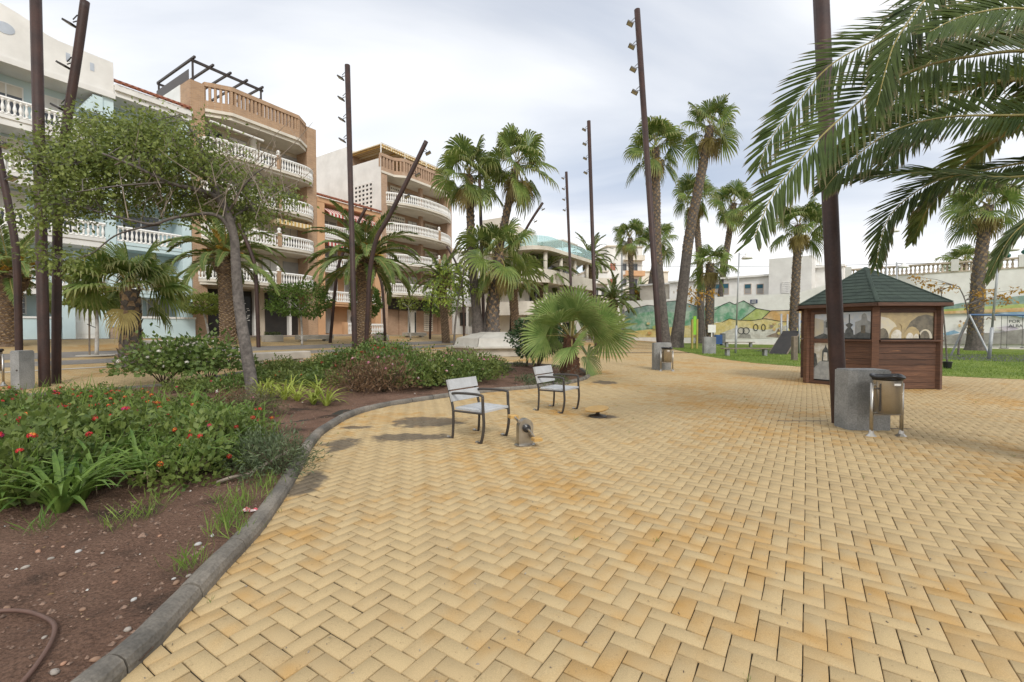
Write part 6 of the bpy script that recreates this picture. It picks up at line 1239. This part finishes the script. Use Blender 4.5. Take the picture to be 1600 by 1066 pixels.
LV = np.concatenate(LV); LD = np.concatenate(LD); V, F = leaves(LV - np.array(g), np.full(len(LV), 0.09), LD, 0.58, 0.3, 5); o = put('crown', npmesh('crown', V, F, M_TREE), tree); o['kind'] = 'stuff'

# ================================================================ clipped trees, young trees
M_TOP = leafmat('citrus_leaf', (0.040, 0.085, 0.016), (0.125, 0.185, 0.035), 3.5, 0.3, obrand=0.35)
M_TOPL = leafmat('citrus_leaf_light', (0.085, 0.125, 0.022), (0.20, 0.23, 0.045), 3.5, 0.3, obrand=0.2)
M_LIME = mat('limed_trunk', (0.48, 0.46, 0.42), (0.28, 0.26, 0.23), 5, 0.95)
def clipped(label, bpx, cpx, wpx, hpx, m=M_TOP, trunk_m=M_LIME, n=2600, lean=None, stake=False, loose=0.05, r=0.06, ring=False):
    g = G(*bpx); c_ = P(*cpx, g.y); t = thing('clipped_tree', label, 'tree', g); sc = g.y / 711; rx, rz = wpx * sc / 2, hpx * sc / 2; b = MB(); base = Vector((0, 0, -0.03)); top = c_ - g - Vector((0, 0, rz * 0.5)); b.tube(smooth_path([base, base.lerp(top, 0.5) + Vector((0.03, 0, 0)), top], 4), [r * 1.1] * 4 + [r] * 4 + [r * 0.8], 8)
    for k in range(5): a = k * 1.26; b.tube([top - Vector((0, 0, 0.1)), top + Vector((math.cos(a) * rx * 0.6, math.sin(a) * rx * 0.6, rz * 0.5))], [r * 0.5, r * 0.2], 5)
    b.build('trunk', trunk_m, t, True); rg = np.random.default_rng(len(label) * 3 + int(bpx[0])); u = rg.normal(size=(n, 3)); u /= np.linalg.norm(u, axis=1, keepdims=True); rad = 1 - np.abs(rg.normal(size=n)) * 0.16 + rg.normal(size=n) * loose; lump = 1 + 0.10 * np.sin(u[:, 0] * 5 + 1) * np.sin(u[:, 1] * 4) + 0.08 * np.sin(u[:, 2] * 7 + u[:, 0] * 3)
    sgn = np.sign(u); u2 = sgn * np.abs(u) ** 0.85; Pn = u2 * (rad * lump)[:, None] * np.array([rx, rx, rz]); D = u + rg.normal(size=(n, 3)) * 0.7; V, F = leaves(Pn, np.full(n, 0.16), D, 0.55, 0.35, int(bpx[0])); off = c_ - g; put('crown', npmesh('crown', V + np.array(off), F, m), t)
    if stake: b = MB(); b.tube([(-0.28, 0, 0), (-0.25, 0, top.z * 0.95)], 0.03, 6); b.build('stake', M_OLDWOOD, t); b = MB(); b.tube([(-0.3, -0.05, top.z * 0.6), (0.05, -0.05, top.z * 0.53)], 0.015, 5); b.build('tie', M_BLACK, t)
    if ring: b = MB(); b.lathe([(0.62, 0.0), (0.62, 0.03), (0.6, 0.035)], 20); b.build('tree_ring', M_CURB, t)
    return t
clipped('flat clipped tree with stake and white trunk before the white door', (151, 556), (150, 466), 62, 30, M_TOPL, stake=True, ring=True); clipped('small clipped tree with leaning white trunk by the blue wall', (327, 528), (317, 475), 54, 29, M_TOPL); clipped('large dark clipped tree before the brown brick block', (472, 539), (469, 469), 88, 52, M_TOP, n=3600); clipped('clipped tree half hidden by the large date palm', (578, 536), (572, 472), 46, 44, M_TOP); clipped('thin young tree with sparse crown before the brick wall', (642, 530), (638, 474), 34, 18, M_TOPL, n=420, loose=0.2, r=0.05); clipped('bright bushy clipped tree with white trunk by the bent pole', (694, 530), (690, 474), 52, 40, M_TOP, n=2000, loose=0.12)
def young(label, bpx, path, leafpts, m, size, n, r=0.05, pot=False, spread=0.35):
    g = G(*bpx); g = soil_at(g.x, g.y) if in_bed(g.x, g.y) else g + Vector((0, 0, 0.02)); t = thing('young_tree', label, 'tree', g); b = MB(); pts = [P(px, py, g.y) - g for px, py in path]; sp = smooth_path([Vector((0, 0, -0.02 if not pot else 0.1))] + pts, 4); b.tube(sp, [r * (1 - 0.6 * i / (len(sp) - 1)) for i in range(len(sp))], 7); b.build('trunk', M_TRUNK, t, True)
    rg = np.random.default_rng(int(bpx[0])); br = MB(); Ps = []
    for (px, py, s) in leafpts:
        c_ = P(px, py, g.y + rg.uniform(-0.8, 0.8)) - g; j = min(sp, key=lambda q: (q - c_).length + max(0, q.z - c_.z)); br.tube([j, j.lerp(c_, 0.5) + Vector((0, 0, 0.12)), c_], [r * 0.4, r * 0.25, r * 0.1], 5, False); q = rg.normal(size=(n, 3)) * np.array([spread, spread, spread * 0.55]) * s + np.array(c_); Ps.append(q)
    br.build('branches', M_TRUNK, t); Ps = np.concatenate(Ps); D = rg.normal(size=Ps.shape); D[:, 2] -= 0.8; V, F = leaves(Ps, np.full(len(Ps), size), D, 0.5, 0.4, int(bpx[0])); put('crown', npmesh('crown', V, F, m), t)
    if pot: b = MB(); b.lathe([(0.12, 0), (0.15, 0.26), (0.165, 0.26), (0.165, 0.29), (0.13, 0.29), (0.12, 0.24)], 14); b.build('pot', M_BLACK, t)
    return t
M_YGR = leafmat('young_leaf', (0.10, 0.16, 0.025), (0.24, 0.29, 0.05), 3, 0.35, obrand=0); M_AUT = leafmat('autumn_leaf', (0.20, 0.10, 0.02), (0.40, 0.24, 0.04), 3, 0.35, obrand=0)
young('spindly young tree with yellow green leaves behind the bed', (709, 549), [(711, 510), (716, 470), (724, 430), (727, 395), (730, 375)], [(700, 430, 1.2), (690, 445, 1.3), (705, 455, 1.3), (725, 440, 1.0), (735, 455, 0.9), (680, 465, 1.2), (715, 420, 0.8), (742, 445, 0.7), (697, 470, 1.0)], M_YGR, 0.2, 120, 0.07, spread=0.55)
rows = [(1515 + 8.5 * k + rl.uniform(-3, 3), 470 - 1.2 * k + rl.uniform(-12, 10), 0.6) for k in range(9)]
young('young tree with brown autumn leaves near the swings', (1497, 556), [(1500, 530), (1512, 500), (1508, 470), (1498, 448)], rows + [(1440, 440, 0.5), (1455, 446, 0.5), (1470, 452, 0.5), (1428, 432, 0.4)], M_AUT, 0.2, 26, 0.06); young('thin young tree in a black pot beside the kiosk', (1480, 577), [(1478, 540), (1475, 500), (1472, 470), (1470, 452)], [(1462, 455, 0.4), (1482, 447, 0.4), (1494, 452, 0.3)], M_AUT, 0.12, 10, 0.035, pot=True, spread=0.3)
young('young tree with yellow autumn leaves among the palm trunks', (1104, 543), [(1102, 520), (1098, 490), (1090, 470), (1080, 458)], [(1070, 452, 0.7), (1078, 456, 0.7), (1086, 465, 0.8), (1088, 473, 0.9), (1097, 462, 0.6), (1112, 458, 0.5)], M_AUT, 0.3, 30, 0.07, spread=0.6)
g = G(838, 575); g = soil_at(g.x, g.y); t = thing('shrub_tree', 'dark glossy bushy tree beside the squat fan palm', 'tree', g); b = MB()
for a_, e_ in (((-0.05, 0, 0), (-0.5, 0.1, 0.9)), ((0.05, 0, 0), (0.2, -0.1, 1.0)), ((0.05, 0.05, 0), (0.6, 0.2, 1.0)), ((-0.4, 0.1, 0), (-0.45, 0.1, 0.7))): b.tube([a_, Vector(a_).lerp(Vector(e_), 0.5) + Vector((0.05, 0, 0.05)), e_], [0.07, 0.05, 0.03], 6)
b.build('trunk', M_BARK, t); rg = np.random.default_rng(3); c0 = P(842, 527, g.y) - g; n = 4200; u = rg.normal(size=(n, 3)); u /= np.linalg.norm(u, axis=1, keepdims=True); Pn = u * (rg.random(n) ** 0.35 * (1 + 0.2 * np.sin(u[:, 0] * 4) * np.cos(u[:, 2] * 5)))[:, None] * np.array([1.25, 1.1, 0.88]) + np.array(c0); V, F = leaves(Pn, np.full(n, 0.12), u + rg.normal(size=(n, 3)) * 0.7, 0.55, 0.3, 4); put('crown', npmesh('crown', V, F, leafmat('dark_glossy_leaf', (0.016, 0.036, 0.014), (0.045, 0.08, 0.026), 4, 0.2, rough=0.35, obrand=0)), t)

# ================================================================ planting in the bed
M_LAN = leafmat('lantana_leaf', (0.040, 0.072, 0.018), (0.14, 0.175, 0.042), 3.0, 0.3, obrand=0.3); M_STRAP = leafmat('strap_leaf', (0.060, 0.120, 0.022), (0.15, 0.22, 0.045), 3.0, 0.35, obrand=0.3); M_STRAPY = leafmat('strap_leaf_yellow', (0.16, 0.21, 0.03), (0.30, 0.33, 0.07), 3, 0.35, obrand=0.2)
M_ROSE = leafmat('rose_leaf', (0.042, 0.075, 0.018), (0.135, 0.18, 0.045), 4, 0.3, obrand=0.2); M_ROSEM = leafmat('rosemary_leaf', (0.040, 0.060, 0.028), (0.10, 0.125, 0.06), 6, 0.2, obrand=0); M_DRYB = leafmat('dry_brown_leaf', (0.085, 0.05, 0.03), (0.19, 0.12, 0.065), 4, 0.25, obrand=0.2); M_STEM = mat('stem', (0.10, 0.075, 0.045), (0.06, 0.045, 0.03), 6, 0.9)
def petal_mat(n_, c): return mat('petal_' + n_, c, tuple(x * 0.8 for x in c), 30, 0.6)
PET = {'red': petal_mat('red', (0.55, 0.018, 0.02)), 'orange': petal_mat('orange', (0.72, 0.20, 0.02)), 'white': petal_mat('white', (0.78, 0.75, 0.66)), 'pink': petal_mat('pink', (0.62, 0.22, 0.32)), 'magenta': petal_mat('magenta', (0.5, 0.03, 0.16)), 'yellow': petal_mat('yellow', (0.75, 0.5, 0.04))}
def flower(c1, c2, r):
    b = MB()
    for k in range(18):
        fi = math.acos(1 - 1.3 * (k + 0.5) / 18); a = k * 2.4; d = Vector((math.sin(fi) * math.cos(a), math.sin(fi) * math.sin(a), math.cos(fi) * 0.8)); b.use(PET[c2] if k < 6 else PET[c1]); p = d * r; t_ = Vector((-math.sin(a), math.cos(a), 0)) * r * 0.36; q = d.cross(t_.normalized()) * r * 0.36; b.add([p - t_, p - q, p + t_, p + q], [(0, 1, 2, 3)])
    return b.mesh('flower')
FLW = {'lan': [flower('red', 'orange', 0.028), flower('red', 'red', 0.026), flower('red', 'red', 0.024), flower('magenta', 'red', 0.024)], 'white': [flower('white', 'white', 0.045)], 'red': [flower('red', 'red', 0.05)], 'pink': [flower('pink', 'pink', 0.035), flower('pink', 'white', 0.03)]}
def shrub_meshes(n, rx, rz, size, m, seed, shell=0.4, up=0.4, aspect=0.6, stems=7, base=0.12):
    rg = np.random.default_rng(seed); u = rg.normal(size=(n, 3)); u[:, 2] = np.abs(u[:, 2]); u /= np.linalg.norm(u, axis=1, keepdims=True); rad = rg.random(n) ** shell; lump = 1 + 0.22 * np.sin(u[:, 0] * 6 + seed) * np.sin(u[:, 1] * 5 + seed) + 0.12 * rg.normal(size=n)
    Pn = u * (rad * lump)[:, None] * np.array([rx, rx, rz]); Pn[:, 2] = np.maximum(Pn[:, 2] + base * rz, 0.02); D = u * 0.8 + rg.normal(size=(n, 3)) * 0.6; D[:, 2] += up; V, F = leaves(Pn, np.full(n, size), D, aspect, 0.4, seed); me = npmesh('foliage', V, F, m); b = MB()
    for k in range(stems): a = k * 2.4; e_ = Vector((math.cos(a) * rx * 0.6, math.sin(a) * rx * 0.6, rz * 0.75)); b.tube([(0, 0, -0.03), e_ * 0.5 + Vector((0.03, 0.02, 0)), e_], [0.012, 0.009, 0.005], 4, False)
    return me, b.mesh('stems', M_STEM)
def shrub(name, label, cat, p, ms, rx, rz, sc, fl=None, nf=0, group=None, seed=0, face=True):
    t = thing(name, label, cat, p, 0, group); rr = random.Random(seed); a = rr.uniform(0, 6.28); put('foliage', ms[0], t, rot=(0, 0, a), scale=sc); put('stems', ms[1], t, rot=(0, 0, a), scale=sc)
    for k in range(nf):
        az = rr.uniform(0, 6.28); fi = rr.uniform(0.0, 1.2); d = Vector((math.sin(fi) * math.cos(az) * rx, math.sin(fi) * math.sin(az) * rx, math.cos(fi) * rz + 0.12 * rz)) * sc * 1.03; put('flower', rr.choice(FLW[fl]), t, d, rot=(rr.uniform(-0.6, 0.8) + 0.3, rr.uniform(-0.5, 0.5), 0), scale=rr.uniform(0.85, 1.4))
    return t
LAN = [shrub_meshes(1000, 0.50, 0.46, 0.066, M_LAN, 50 + k, 0.4, 0.25, 0.62) for k in range(4)]
front_edge = [(-9, 3.2), (-4.9, 3.45), (-4.2, 3.7), (-3.6, 4.1), (-3.15, 4.6), (-2.9, 5.2), (-3.2, 6.1), (-4.0, 7.0), (-4.8, 7.7), (-5.8, 8.5), (-7.4, 9.2), (-9.5, 9.9), (-11.8, 9.6), (-13, 7.5), (-12.5, 5)]
k = 0; rs = random.Random(9); spots = []
yy = 3.5
while yy < 10:
    xx = -12.5
    while xx < -2.5:
        x_, y_ = xx + rs.uniform(-0.22, 0.22), yy + rs.uniform(-0.2, 0.2)
        if inpoly(np.array([x_]), np.array([y_]), front_edge)[0] and in_bed(x_, y_) and x_ > -1.22 * y_ - 0.6: spots.append((x_, y_))
        xx += 0.66
    yy += 0.62
AGA = [(70, 792), (150, 772), (230, 760), (20, 760), (105, 740), (270, 722), (320, 700), (190, 730), (350, 672), (60, 715), (5, 700), (390, 662), (130, 690), (300, 665), (230, 690), (330, 650), (340, 735), (95, 805), (125, 790), (215, 745), (10, 800), (300, 745)]
ag = [G(*q).to_2d() for q in AGA]; spots = [q for q in spots if min((Vector(q) - c_).length for c_ in ag) > 0.24]
for i, (x_, y_) in enumerate(spots): shrub('lantana_shrub', 'low dark green lantana shrub with red and orange flowers in the bed', 'shrub', soil_at(x_, y_), LAN[i % 4], 0.5, 0.46, rs.uniform(0.75, 1.12) * (1.0 if y_ < 5.6 else 0.78 if y_ < 7.5 else 0.66), 'lan', rs.choice((1, 3, 4, 5, 6)), 'lantana shrubs massed in the near bed', i)
def strap_mesh(n, L, w, seed, arch=0.9, m=M_STRAP):
    r = random.Random(seed); b = MB(); b.use(m)
    for k in range(n):
        a = k * 2.4 + r.uniform(-0.3, 0.3); el = R(r.uniform(48, 84)); l = L * r.uniform(0.7, 1.1); d = Vector((math.cos(a), math.sin(a), 0)); s = Vector((-d.y, d.x, 0)); p = d * 0.03; vs = []; e = el
        for q in range(6):
            hw = w / 2 * (0.7, 1.0, 1.0, 0.85, 0.55, 0.05)[q]; vs += [p - s * hw + Vector((0, 0, hw * 0.4)), p, p + s * hw + Vector((0, 0, hw * 0.4))]; p = p + (d * math.cos(e) + Vector((0, 0, math.sin(e)))) * (l / 5); e -= arch * r.uniform(0.25, 0.5)
        b.add(vs, [f for q in range(5) for f in ((q * 3, q * 3 + 1, q * 3 + 4, q * 3 + 3), (q * 3 + 1, q * 3 + 2, q * 3 + 5, q * 3 + 4))])
    return b.mesh('leaves')
STR = [strap_mesh(24, 0.62, 0.036, 70 + k) for k in range(3)]; STRY = [strap_mesh(22, 0.55, 0.03, 80 + k, 0.9, M_STRAPY) for k in range(2)]
DRYS = strap_mesh(14, 0.30, 0.014, 90, 1.3, mat('dry_straw', (0.42, 0.34, 0.20), (0.30, 0.24, 0.14), 6, 0.9))
for i, (px, py) in enumerate(AGA):
    p = G(px, py); p = soil_at(p.x, p.y); t = thing('agapanthus', 'arching strap-leaved clump among the lantana shrubs', 'plant', p, random.uniform(0, 6), 'strap-leaved clumps in the near bed'); o = put('leaves', STR[i % 3], t, scale=random.uniform(0.95, 1.3)); 
    if i in (2, 5, 1, 16): put('dry_leaves', DRYS, t, (0, 0, 0.02), scale=1.1)
for i, (px, py) in enumerate([(408, 622), (425, 626), (445, 628), (465, 630), (490, 634), (510, 636), (418, 612), (455, 618), (497, 618)]):
    p = G(px, py); p = soil_at(p.x, p.y); t = thing('spider_plant', 'yellow green strap-leaved clump beside the tree trunk', 'plant', p, i * 1.3, 'yellow strap-leaved clumps by the tree'); put('leaves', STRY[i % 2], t, scale=random.uniform(1.0, 1.3))
ROS = shrub_meshes(1900, 1.0, 0.85, 0.10, M_ROSE, 31, 0.55, 0.1, 0.62, 18, 0.35)
for px, py, sc, lab in ((255, 602, 1.12, 'leafy rose bush with white blooms near the fan palm trunk'), (325, 600, 1.2, 'leafy rose bush with white blooms beside the grey tree trunk')): p = G(px, py); p = soil_at(p.x, p.y); shrub('rose_bush', lab, 'shrub', p, ROS, 1.0, 0.85, sc, 'white', 14, seed=int(px))
RM = shrub_meshes(2600, 0.46, 0.40, 0.055, M_ROSEM, 35, 0.5, 0.2, 0.2, 10)
p = G(448, 742); p = soil_at(p.x - 0.12, p.y); t = shrub('rosemary_shrub', 'grey green rosemary sprawling over the kerb', 'shrub', p, RM, 0.46, 0.4, 1.0, seed=2); p = G(400, 728); p = soil_at(p.x, p.y); shrub('rosemary_shrub', 'grey green rosemary among strap leaves set back from the kerb', 'shrub', p, RM, 0.46, 0.4, 0.85, seed=3)
b = MB(); p = soil_at(*(G(440, 760).to_2d() + Vector((-0.35, 0)))); b.tube(smooth_path([p + Vector((-0.28, -0.1, 0.0)), p + Vector((-0.12, -0.05, 0.05)), p + Vector((-0.05, 0.12, 0.03)), p + Vector((0.1, 0.3, 0.12)), p + Vector((0.25, 0.4, 0.2))], 4), [0.016] * 17, 6); o = b.build('dead_branch', M_TWIG); tag(o, 'bleached dead branch lying by the rosemary', 'branch')
DB = [shrub_meshes(2400, 0.8, 0.72, 0.075, m_, 41 + k, 0.6, 0.5, 0.22, 16, 0.1) for k, m_ in enumerate((M_DRYB, leafmat('dull_bush_leaf', (0.055, 0.06, 0.03), (0.13, 0.125, 0.06), 4, 0.25, obrand=0.2)))]
for px, py, sc, k, lab in ((560, 617, 1.0, 0, 'rusty brown dry bush beside the strap leaves'), (600, 615, 1.15, 0, 'large rusty brown dry bush at the middle of the bed'), (400, 655, 0.62, 1, 'dull olive dry bush at the foot of the tree'), (360, 650, 0.6, 0, 'brown dry bush left of the tree foot'), (650, 585, 0.9, 0, 'brown seed-headed bush behind the pink shrubs')): p = G(px, py); p = soil_at(p.x, p.y); shrub('dry_bush', lab, 'shrub', p, DB[k], 0.8, 0.72, sc, 'pink', 3 if k == 0 else 0, seed=int(px))
PKS = [shrub_meshes(2200, 0.85, 0.62, 0.085, m_, 61 + k, 0.45, 0.3, 0.5, 12, 0.2) for k, m_ in enumerate((M_ROSE, leafmat('pink_shrub_leaf', (0.06, 0.085, 0.022), (0.16, 0.19, 0.05), 4, 0.3, obrand=0.25)))]
for i, (px, py, sc) in enumerate([(640, 608, 1.0), (680, 606, 1.0), (715, 603, 1.0), (750, 596, 0.95), (625, 595, 1.1), (665, 592, 1.1), (700, 590, 1.05), (735, 585, 1.0), (765, 584, 0.8)]): p = G(px, py); p = soil_at(p.x, p.y); shrub('pink_flowering_shrub', 'green shrub dotted with small pink flowers behind the seats', 'shrub', p, PKS[i % 2], 0.85, 0.62, sc, 'pink', 9, 'pink flowering shrubs in the middle of the bed', i)
for i, (px, py, sc) in enumerate([(560, 592, 1.0), (600, 588, 1.1), (535, 590, 0.9), (585, 580, 1.15), (625, 580, 1.05)]): p = G(px, py); p = soil_at(p.x, p.y); shrub('red_rose_bush', 'rose bush with deep red blooms behind the dry bushes', 'shrub', p, ROS, 1.0, 0.85, sc * 0.85, 'red', 8, 'red rose bushes behind the dry bushes', i + 30)
LOW = [shrub_meshes(1200, 0.8, 0.34, 0.09, m_, 65 + k, 0.4, 0.2, 0.5, 8, 0.1) for k, m_ in enumerate((M_ROSE, PKS[1][0].materials[0]))]
for i, (px, py, sc) in enumerate([(430, 588, 1.0), (470, 585, 1.0), (505, 590, 1.0), (450, 600, 0.9), (490, 605, 0.9), (525, 603, 0.9), (370, 606, 0.8), (300, 612, 0.8), (410, 600, 0.8), (540, 578, 1.1), (340, 615, 0.7)]): p = G(px, py); p = soil_at(p.x, p.y); shrub('ground_shrub', 'low spreading green shrub behind the strap leaves', 'shrub', p, LOW[i % 2], 0.8, 0.34, sc, 'lan', 2, 'low spreading shrubs across the far bed', i + 60)
for px, py, sc, lab in ((440, 592, 0.8, 'small open leafy bush at the far bed edge'), (512, 585, 0.9, 'tall loose leafy bush before the brown pole')): p = G(px, py); p = soil_at(p.x, p.y); shrub('leafy_bush', lab, 'shrub', p, PKS[1], 0.85, 0.62, sc, seed=int(px))
GC = [shrub_meshes(500, 0.34, 0.2, 0.05, M_ROSEM, 67 + k, 0.4, 0.2, 0.4, 5) for k in range(2)]
for i, (px, py) in enumerate([(838, 605), (850, 608), (865, 603), (872, 600), (822, 598), (790, 583), (775, 578), (810, 575)]): p = G(px, py); p = soil_at(p.x, p.y - 0.0); (in_bed(p.x, p.y)) and shrub('ground_cover_plant', 'small dark ground cover plant near the squat fan palm', 'plant', p, GC[i % 2], 0.34, 0.2, 1.0, group='ground cover by the squat fan palm', seed=i)
M_BLADE = leafmat('long_grass', (0.07, 0.13, 0.025), (0.17, 0.23, 0.045), 2, 0.35, obrand=0)
# weeds, tufts, gravel and litter on the soil and in the joints
def tufts(pts, h, m, name, label, seed, per=14, spread=0.05, asp=0.10):
    rg = np.random.default_rng(seed); Ps = np.repeat(np.array(pts), per, 0) + np.stack([rg.normal(size=len(pts) * per) * spread, rg.normal(size=len(pts) * per) * spread, np.zeros(len(pts) * per)], 1); D = rg.normal(size=Ps.shape) * 0.55; D[:, 2] = 1; V, F = leaves(Ps, np.full(len(Ps), h), D, asp, 0.5, seed); tag(put(name, npmesh(name, V, F, m)), label, 'grass', kind='stuff')
pts = []
for px, py in [(360, 830), (345, 838), (375, 820), (365, 850), (230, 815), (170, 830), (395, 790), (380, 800), (290, 905), (405, 775), (350, 805), (250, 795), (60, 835), (410, 745), (420, 768)]:
    for k in range(5): p = G(px + random.uniform(-14, 14), py + random.uniform(-8, 8)); in_bed(p.x, p.y) and pts.append(tuple(soil_at(p.x, p.y)))
tufts(pts, 0.15, M_BLADE, 'grass_tufts', 'thin green grass tufts sprouting from the soil by the kerb', 12, 8, 0.045, 0.04)
pts = []
for k in range(520):
    x_, y_ = rs.uniform(-12, -2.2), rs.uniform(3.3, 11); 
    if in_bed(x_, y_) and x_ > -1.2 * y_ and inpoly(np.array([x_]), np.array([y_]), front_edge)[0]: pts.append(tuple(soil_at(x_, y_)))
tufts(pts, 0.46, M_BLADE, 'grass_blades', 'long grass blades growing through the lantana', 13, 9, 0.07, 0.03)
pts = []
for k in range(46):
    i_ = rs.randrange(0, min(nb, len(order))); i_ = order[rs.randrange(0, 5200)]; pts.append((x[i_] if False else float(Vb[i_, 0, 0]), float(Vb[i_, 0, 1]), 0.006))
tufts(pts, 0.035, M_STRAP, 'joint_weeds', 'tiny weeds growing in the paver joints', 14, 7, 0.012)
M_PEB = [mat('pebble_%d' % k, c, None, 14, 0.7) for k, c in enumerate(((0.34, 0.30, 0.26), (0.40, 0.22, 0.14), (0.50, 0.49, 0.47), (0.28, 0.17, 0.11)))]
def pebble(seed):
    r = random.Random(seed); b = MB(); n_ = 7; vs = []
    for z, rr_ in ((0.0, 0.7), (0.25, 1.0), (0.55, 0.75), (0.68, 0.3)): vs.append((rr_, z))
    b.lathe([(q * 0.5, z * 0.6) for q, z in vs], n_, (0, 0, -0.08)); b.v = [(x_ * r.uniform(0.85, 1.2), y_ * r.uniform(0.6, 0.9), z_) for x_, y_, z_ in b.v]; return b
for k in range(4): pass
PEB = [pebble(k).mesh('pebble', M_PEB[k % 4], True) for k in range(8)]
big = [(295, 916), (398, 888) , (272, 919), (184, 904), (80, 884), (99, 862), (332, 846), (276, 928), (160, 876), (250, 846), (316, 869), (10, 962), (200, 1000), (180, 917), (123, 875), (98, 906), (40, 898), (60, 870), (210, 950), (130, 965), (70, 1010), (100, 1048), (310, 860), (150, 1040), (85, 1060)]
for i, (px, py) in enumerate(big):
    p = G(px, py)
    if in_bed(p.x, p.y): o = put('pebble', PEB[i % 8], None, soil_at(p.x, p.y), rot=(random.uniform(-0.2, 0.2), random.uniform(-0.2, 0.2), random.uniform(0, 6)), scale=random.uniform(0.028, 0.055)); tag(o, 'smooth pebble lying on the bare red soil', 'pebble', 'pebbles on the bare soil')
sv, sf = [], []; rg = np.random.default_rng(77); N_ = 15000; base = 0
xx = rg.uniform(-6.0, 3.0, N_); yy = np.concatenate([rg.uniform(1.4, 5.5, N_ // 2), rg.uniform(5.5, 20, N_ - N_ // 2)]); kp_ = inpoly(xx, yy, KINP); xx, yy = xx[kp_], yy[kp_]; zz = soil_h(xx, yy); s_ = rg.gamma(1.6, 0.0040, len(xx)) + 0.0025
oc = np.array([(1, 0, 0), (0, 0.8, 0), (-1, 0, 0), (0, -0.8, 0), (0, 0, 0.75), (0, 0, -0.5)]); of_ = np.array([(0, 1, 4), (1, 2, 4), (2, 3, 4), (3, 0, 4)])
an_ = rg.uniform(0, 6.28, len(xx)); Vg = oc[None] * s_[:, None, None] * rg.uniform(0.7, 1.3, (len(xx), 6, 3)); cx_, sx_ = np.cos(an_)[:, None], np.sin(an_)[:, None]; Vg = np.stack([Vg[..., 0] * cx_ - Vg[..., 1] * sx_ + xx[:, None], Vg[..., 0] * sx_ + Vg[..., 1] * cx_ + yy[:, None], Vg[..., 2] + zz[:, None] + 0.002], -1)
M_GRAV = mat('soil_gravel', (0.27, 0.175, 0.125), (0.085, 0.055, 0.04), 45, 0.9, lo=0.4, hi=0.6); tag(put('gravel', npmesh('gravel', Vg.reshape(-1, 3), (of_[None] + (np.arange(len(xx)) * 6)[:, None, None]).reshape(-1, 3), M_GRAV)), 'reddish grit and small stones scattered over the soil', 'gravel', kind='stuff')
M_CHIP = mat('pale_chips', (0.6, 0.58, 0.53), (0.45, 0.43, 0.4), 40, 0.8); sel = rg.random(len(xx)) < 0.012; Vc = Vg[sel]; tag(put('stone_chips', npmesh('stone_chips', (Vc + np.array([0.011, 0.017, 0.002])).reshape(-1, 3), (of_[None] + (np.arange(len(Vc)) * 6)[:, None, None]).reshape(-1, 3), M_CHIP)), 'pale stone chips scattered over the soil', 'gravel', kind='stuff')
# irrigation hose
pts = [soil_at(*G(px, py).to_2d()) + Vector((0, 0, 0.022)) for px, py in [(-60, 985), (0, 972), (40, 969), (68, 976), (85, 996), (84, 1016), (72, 1040), (52, 1064), (30, 1090)]]; b = MB(); b.tube(smooth_path(pts, 6), 0.011, 8); tag(b.build('garden_hose', mat('hose_brown', (0.14, 0.075, 0.055), (0.10, 0.055, 0.04), 9, 0.6), smooth=True), 'brown irrigation hose looping over the bare soil', 'hose')
p = soil_at(*G(383, 812).to_2d()); b = MB()
for k in range(5): a_ = k * 1.3; b.add([p + Vector((0.02 * k - 0.04, 0.02 * math.sin(a_), 0.01)), p + Vector((0.02 * k, 0.03 * math.cos(a_), 0.035)), p + Vector((0.03 + 0.02 * k, 0.02, 0.012)), p + Vector((0.02 * k - 0.01, -0.03, 0.016))], [(0, 1, 2, 3)])
tag(b.build('crumpled_wrapper', mat('wrapper', (0.7, 0.62, 0.6), (0.5, 0.05, 0.08), 60, 0.5, lo=0.48, hi=0.52)), 'crumpled red and white wrapper beside the kerb', 'litter')

# fallen bits: dry leaves on the soil, crumbs on the pavers
rg = np.random.default_rng(91); n = 900; xx = rg.uniform(-7, 0, n); yy = rg.uniform(1.5, 12, n); k_ = inpoly(xx, yy, KINP); xx, yy = xx[k_], yy[k_]; Pn = np.stack([xx, yy, soil_h(xx, yy) + 0.006], 1); D = rg.normal(size=Pn.shape); D[:, 2] *= 0.15; V, F = leaves(Pn, np.full(len(xx), 0.03), D, 0.4, 0.6, 8); tag(put('leaf_litter', npmesh('leaf_litter', V, F, mat('litter_leaf', (0.30, 0.20, 0.10), (0.14, 0.09, 0.05), 25, 0.9))), 'dry leaf fragments scattered over the soil', 'leaf litter', kind='stuff')
n = 700; yy = 1.6 + 12 * rg.random(n) ** 1.5; xx = rg.uniform(-1.15, 1.15, n) * yy; k_ = ~inpoly(xx, yy, BEDP); xx, yy = xx[k_], yy[k_]; Pn = np.stack([xx, yy, np.full(len(xx), 0.0185)], 1); D = rg.normal(size=Pn.shape); D[:, 2] *= 0.1; V, F = leaves(Pn, np.full(len(xx), 0.014), D, 0.6, 0.6, 9); tag(put('paving_crumbs', npmesh('paving_crumbs', V, F, mat('crumbs', (0.10, 0.07, 0.045), (0.35, 0.32, 0.27), 9, 0.9))), 'small dark crumbs and leaf bits scattered over the pavers', 'debris', kind='stuff')
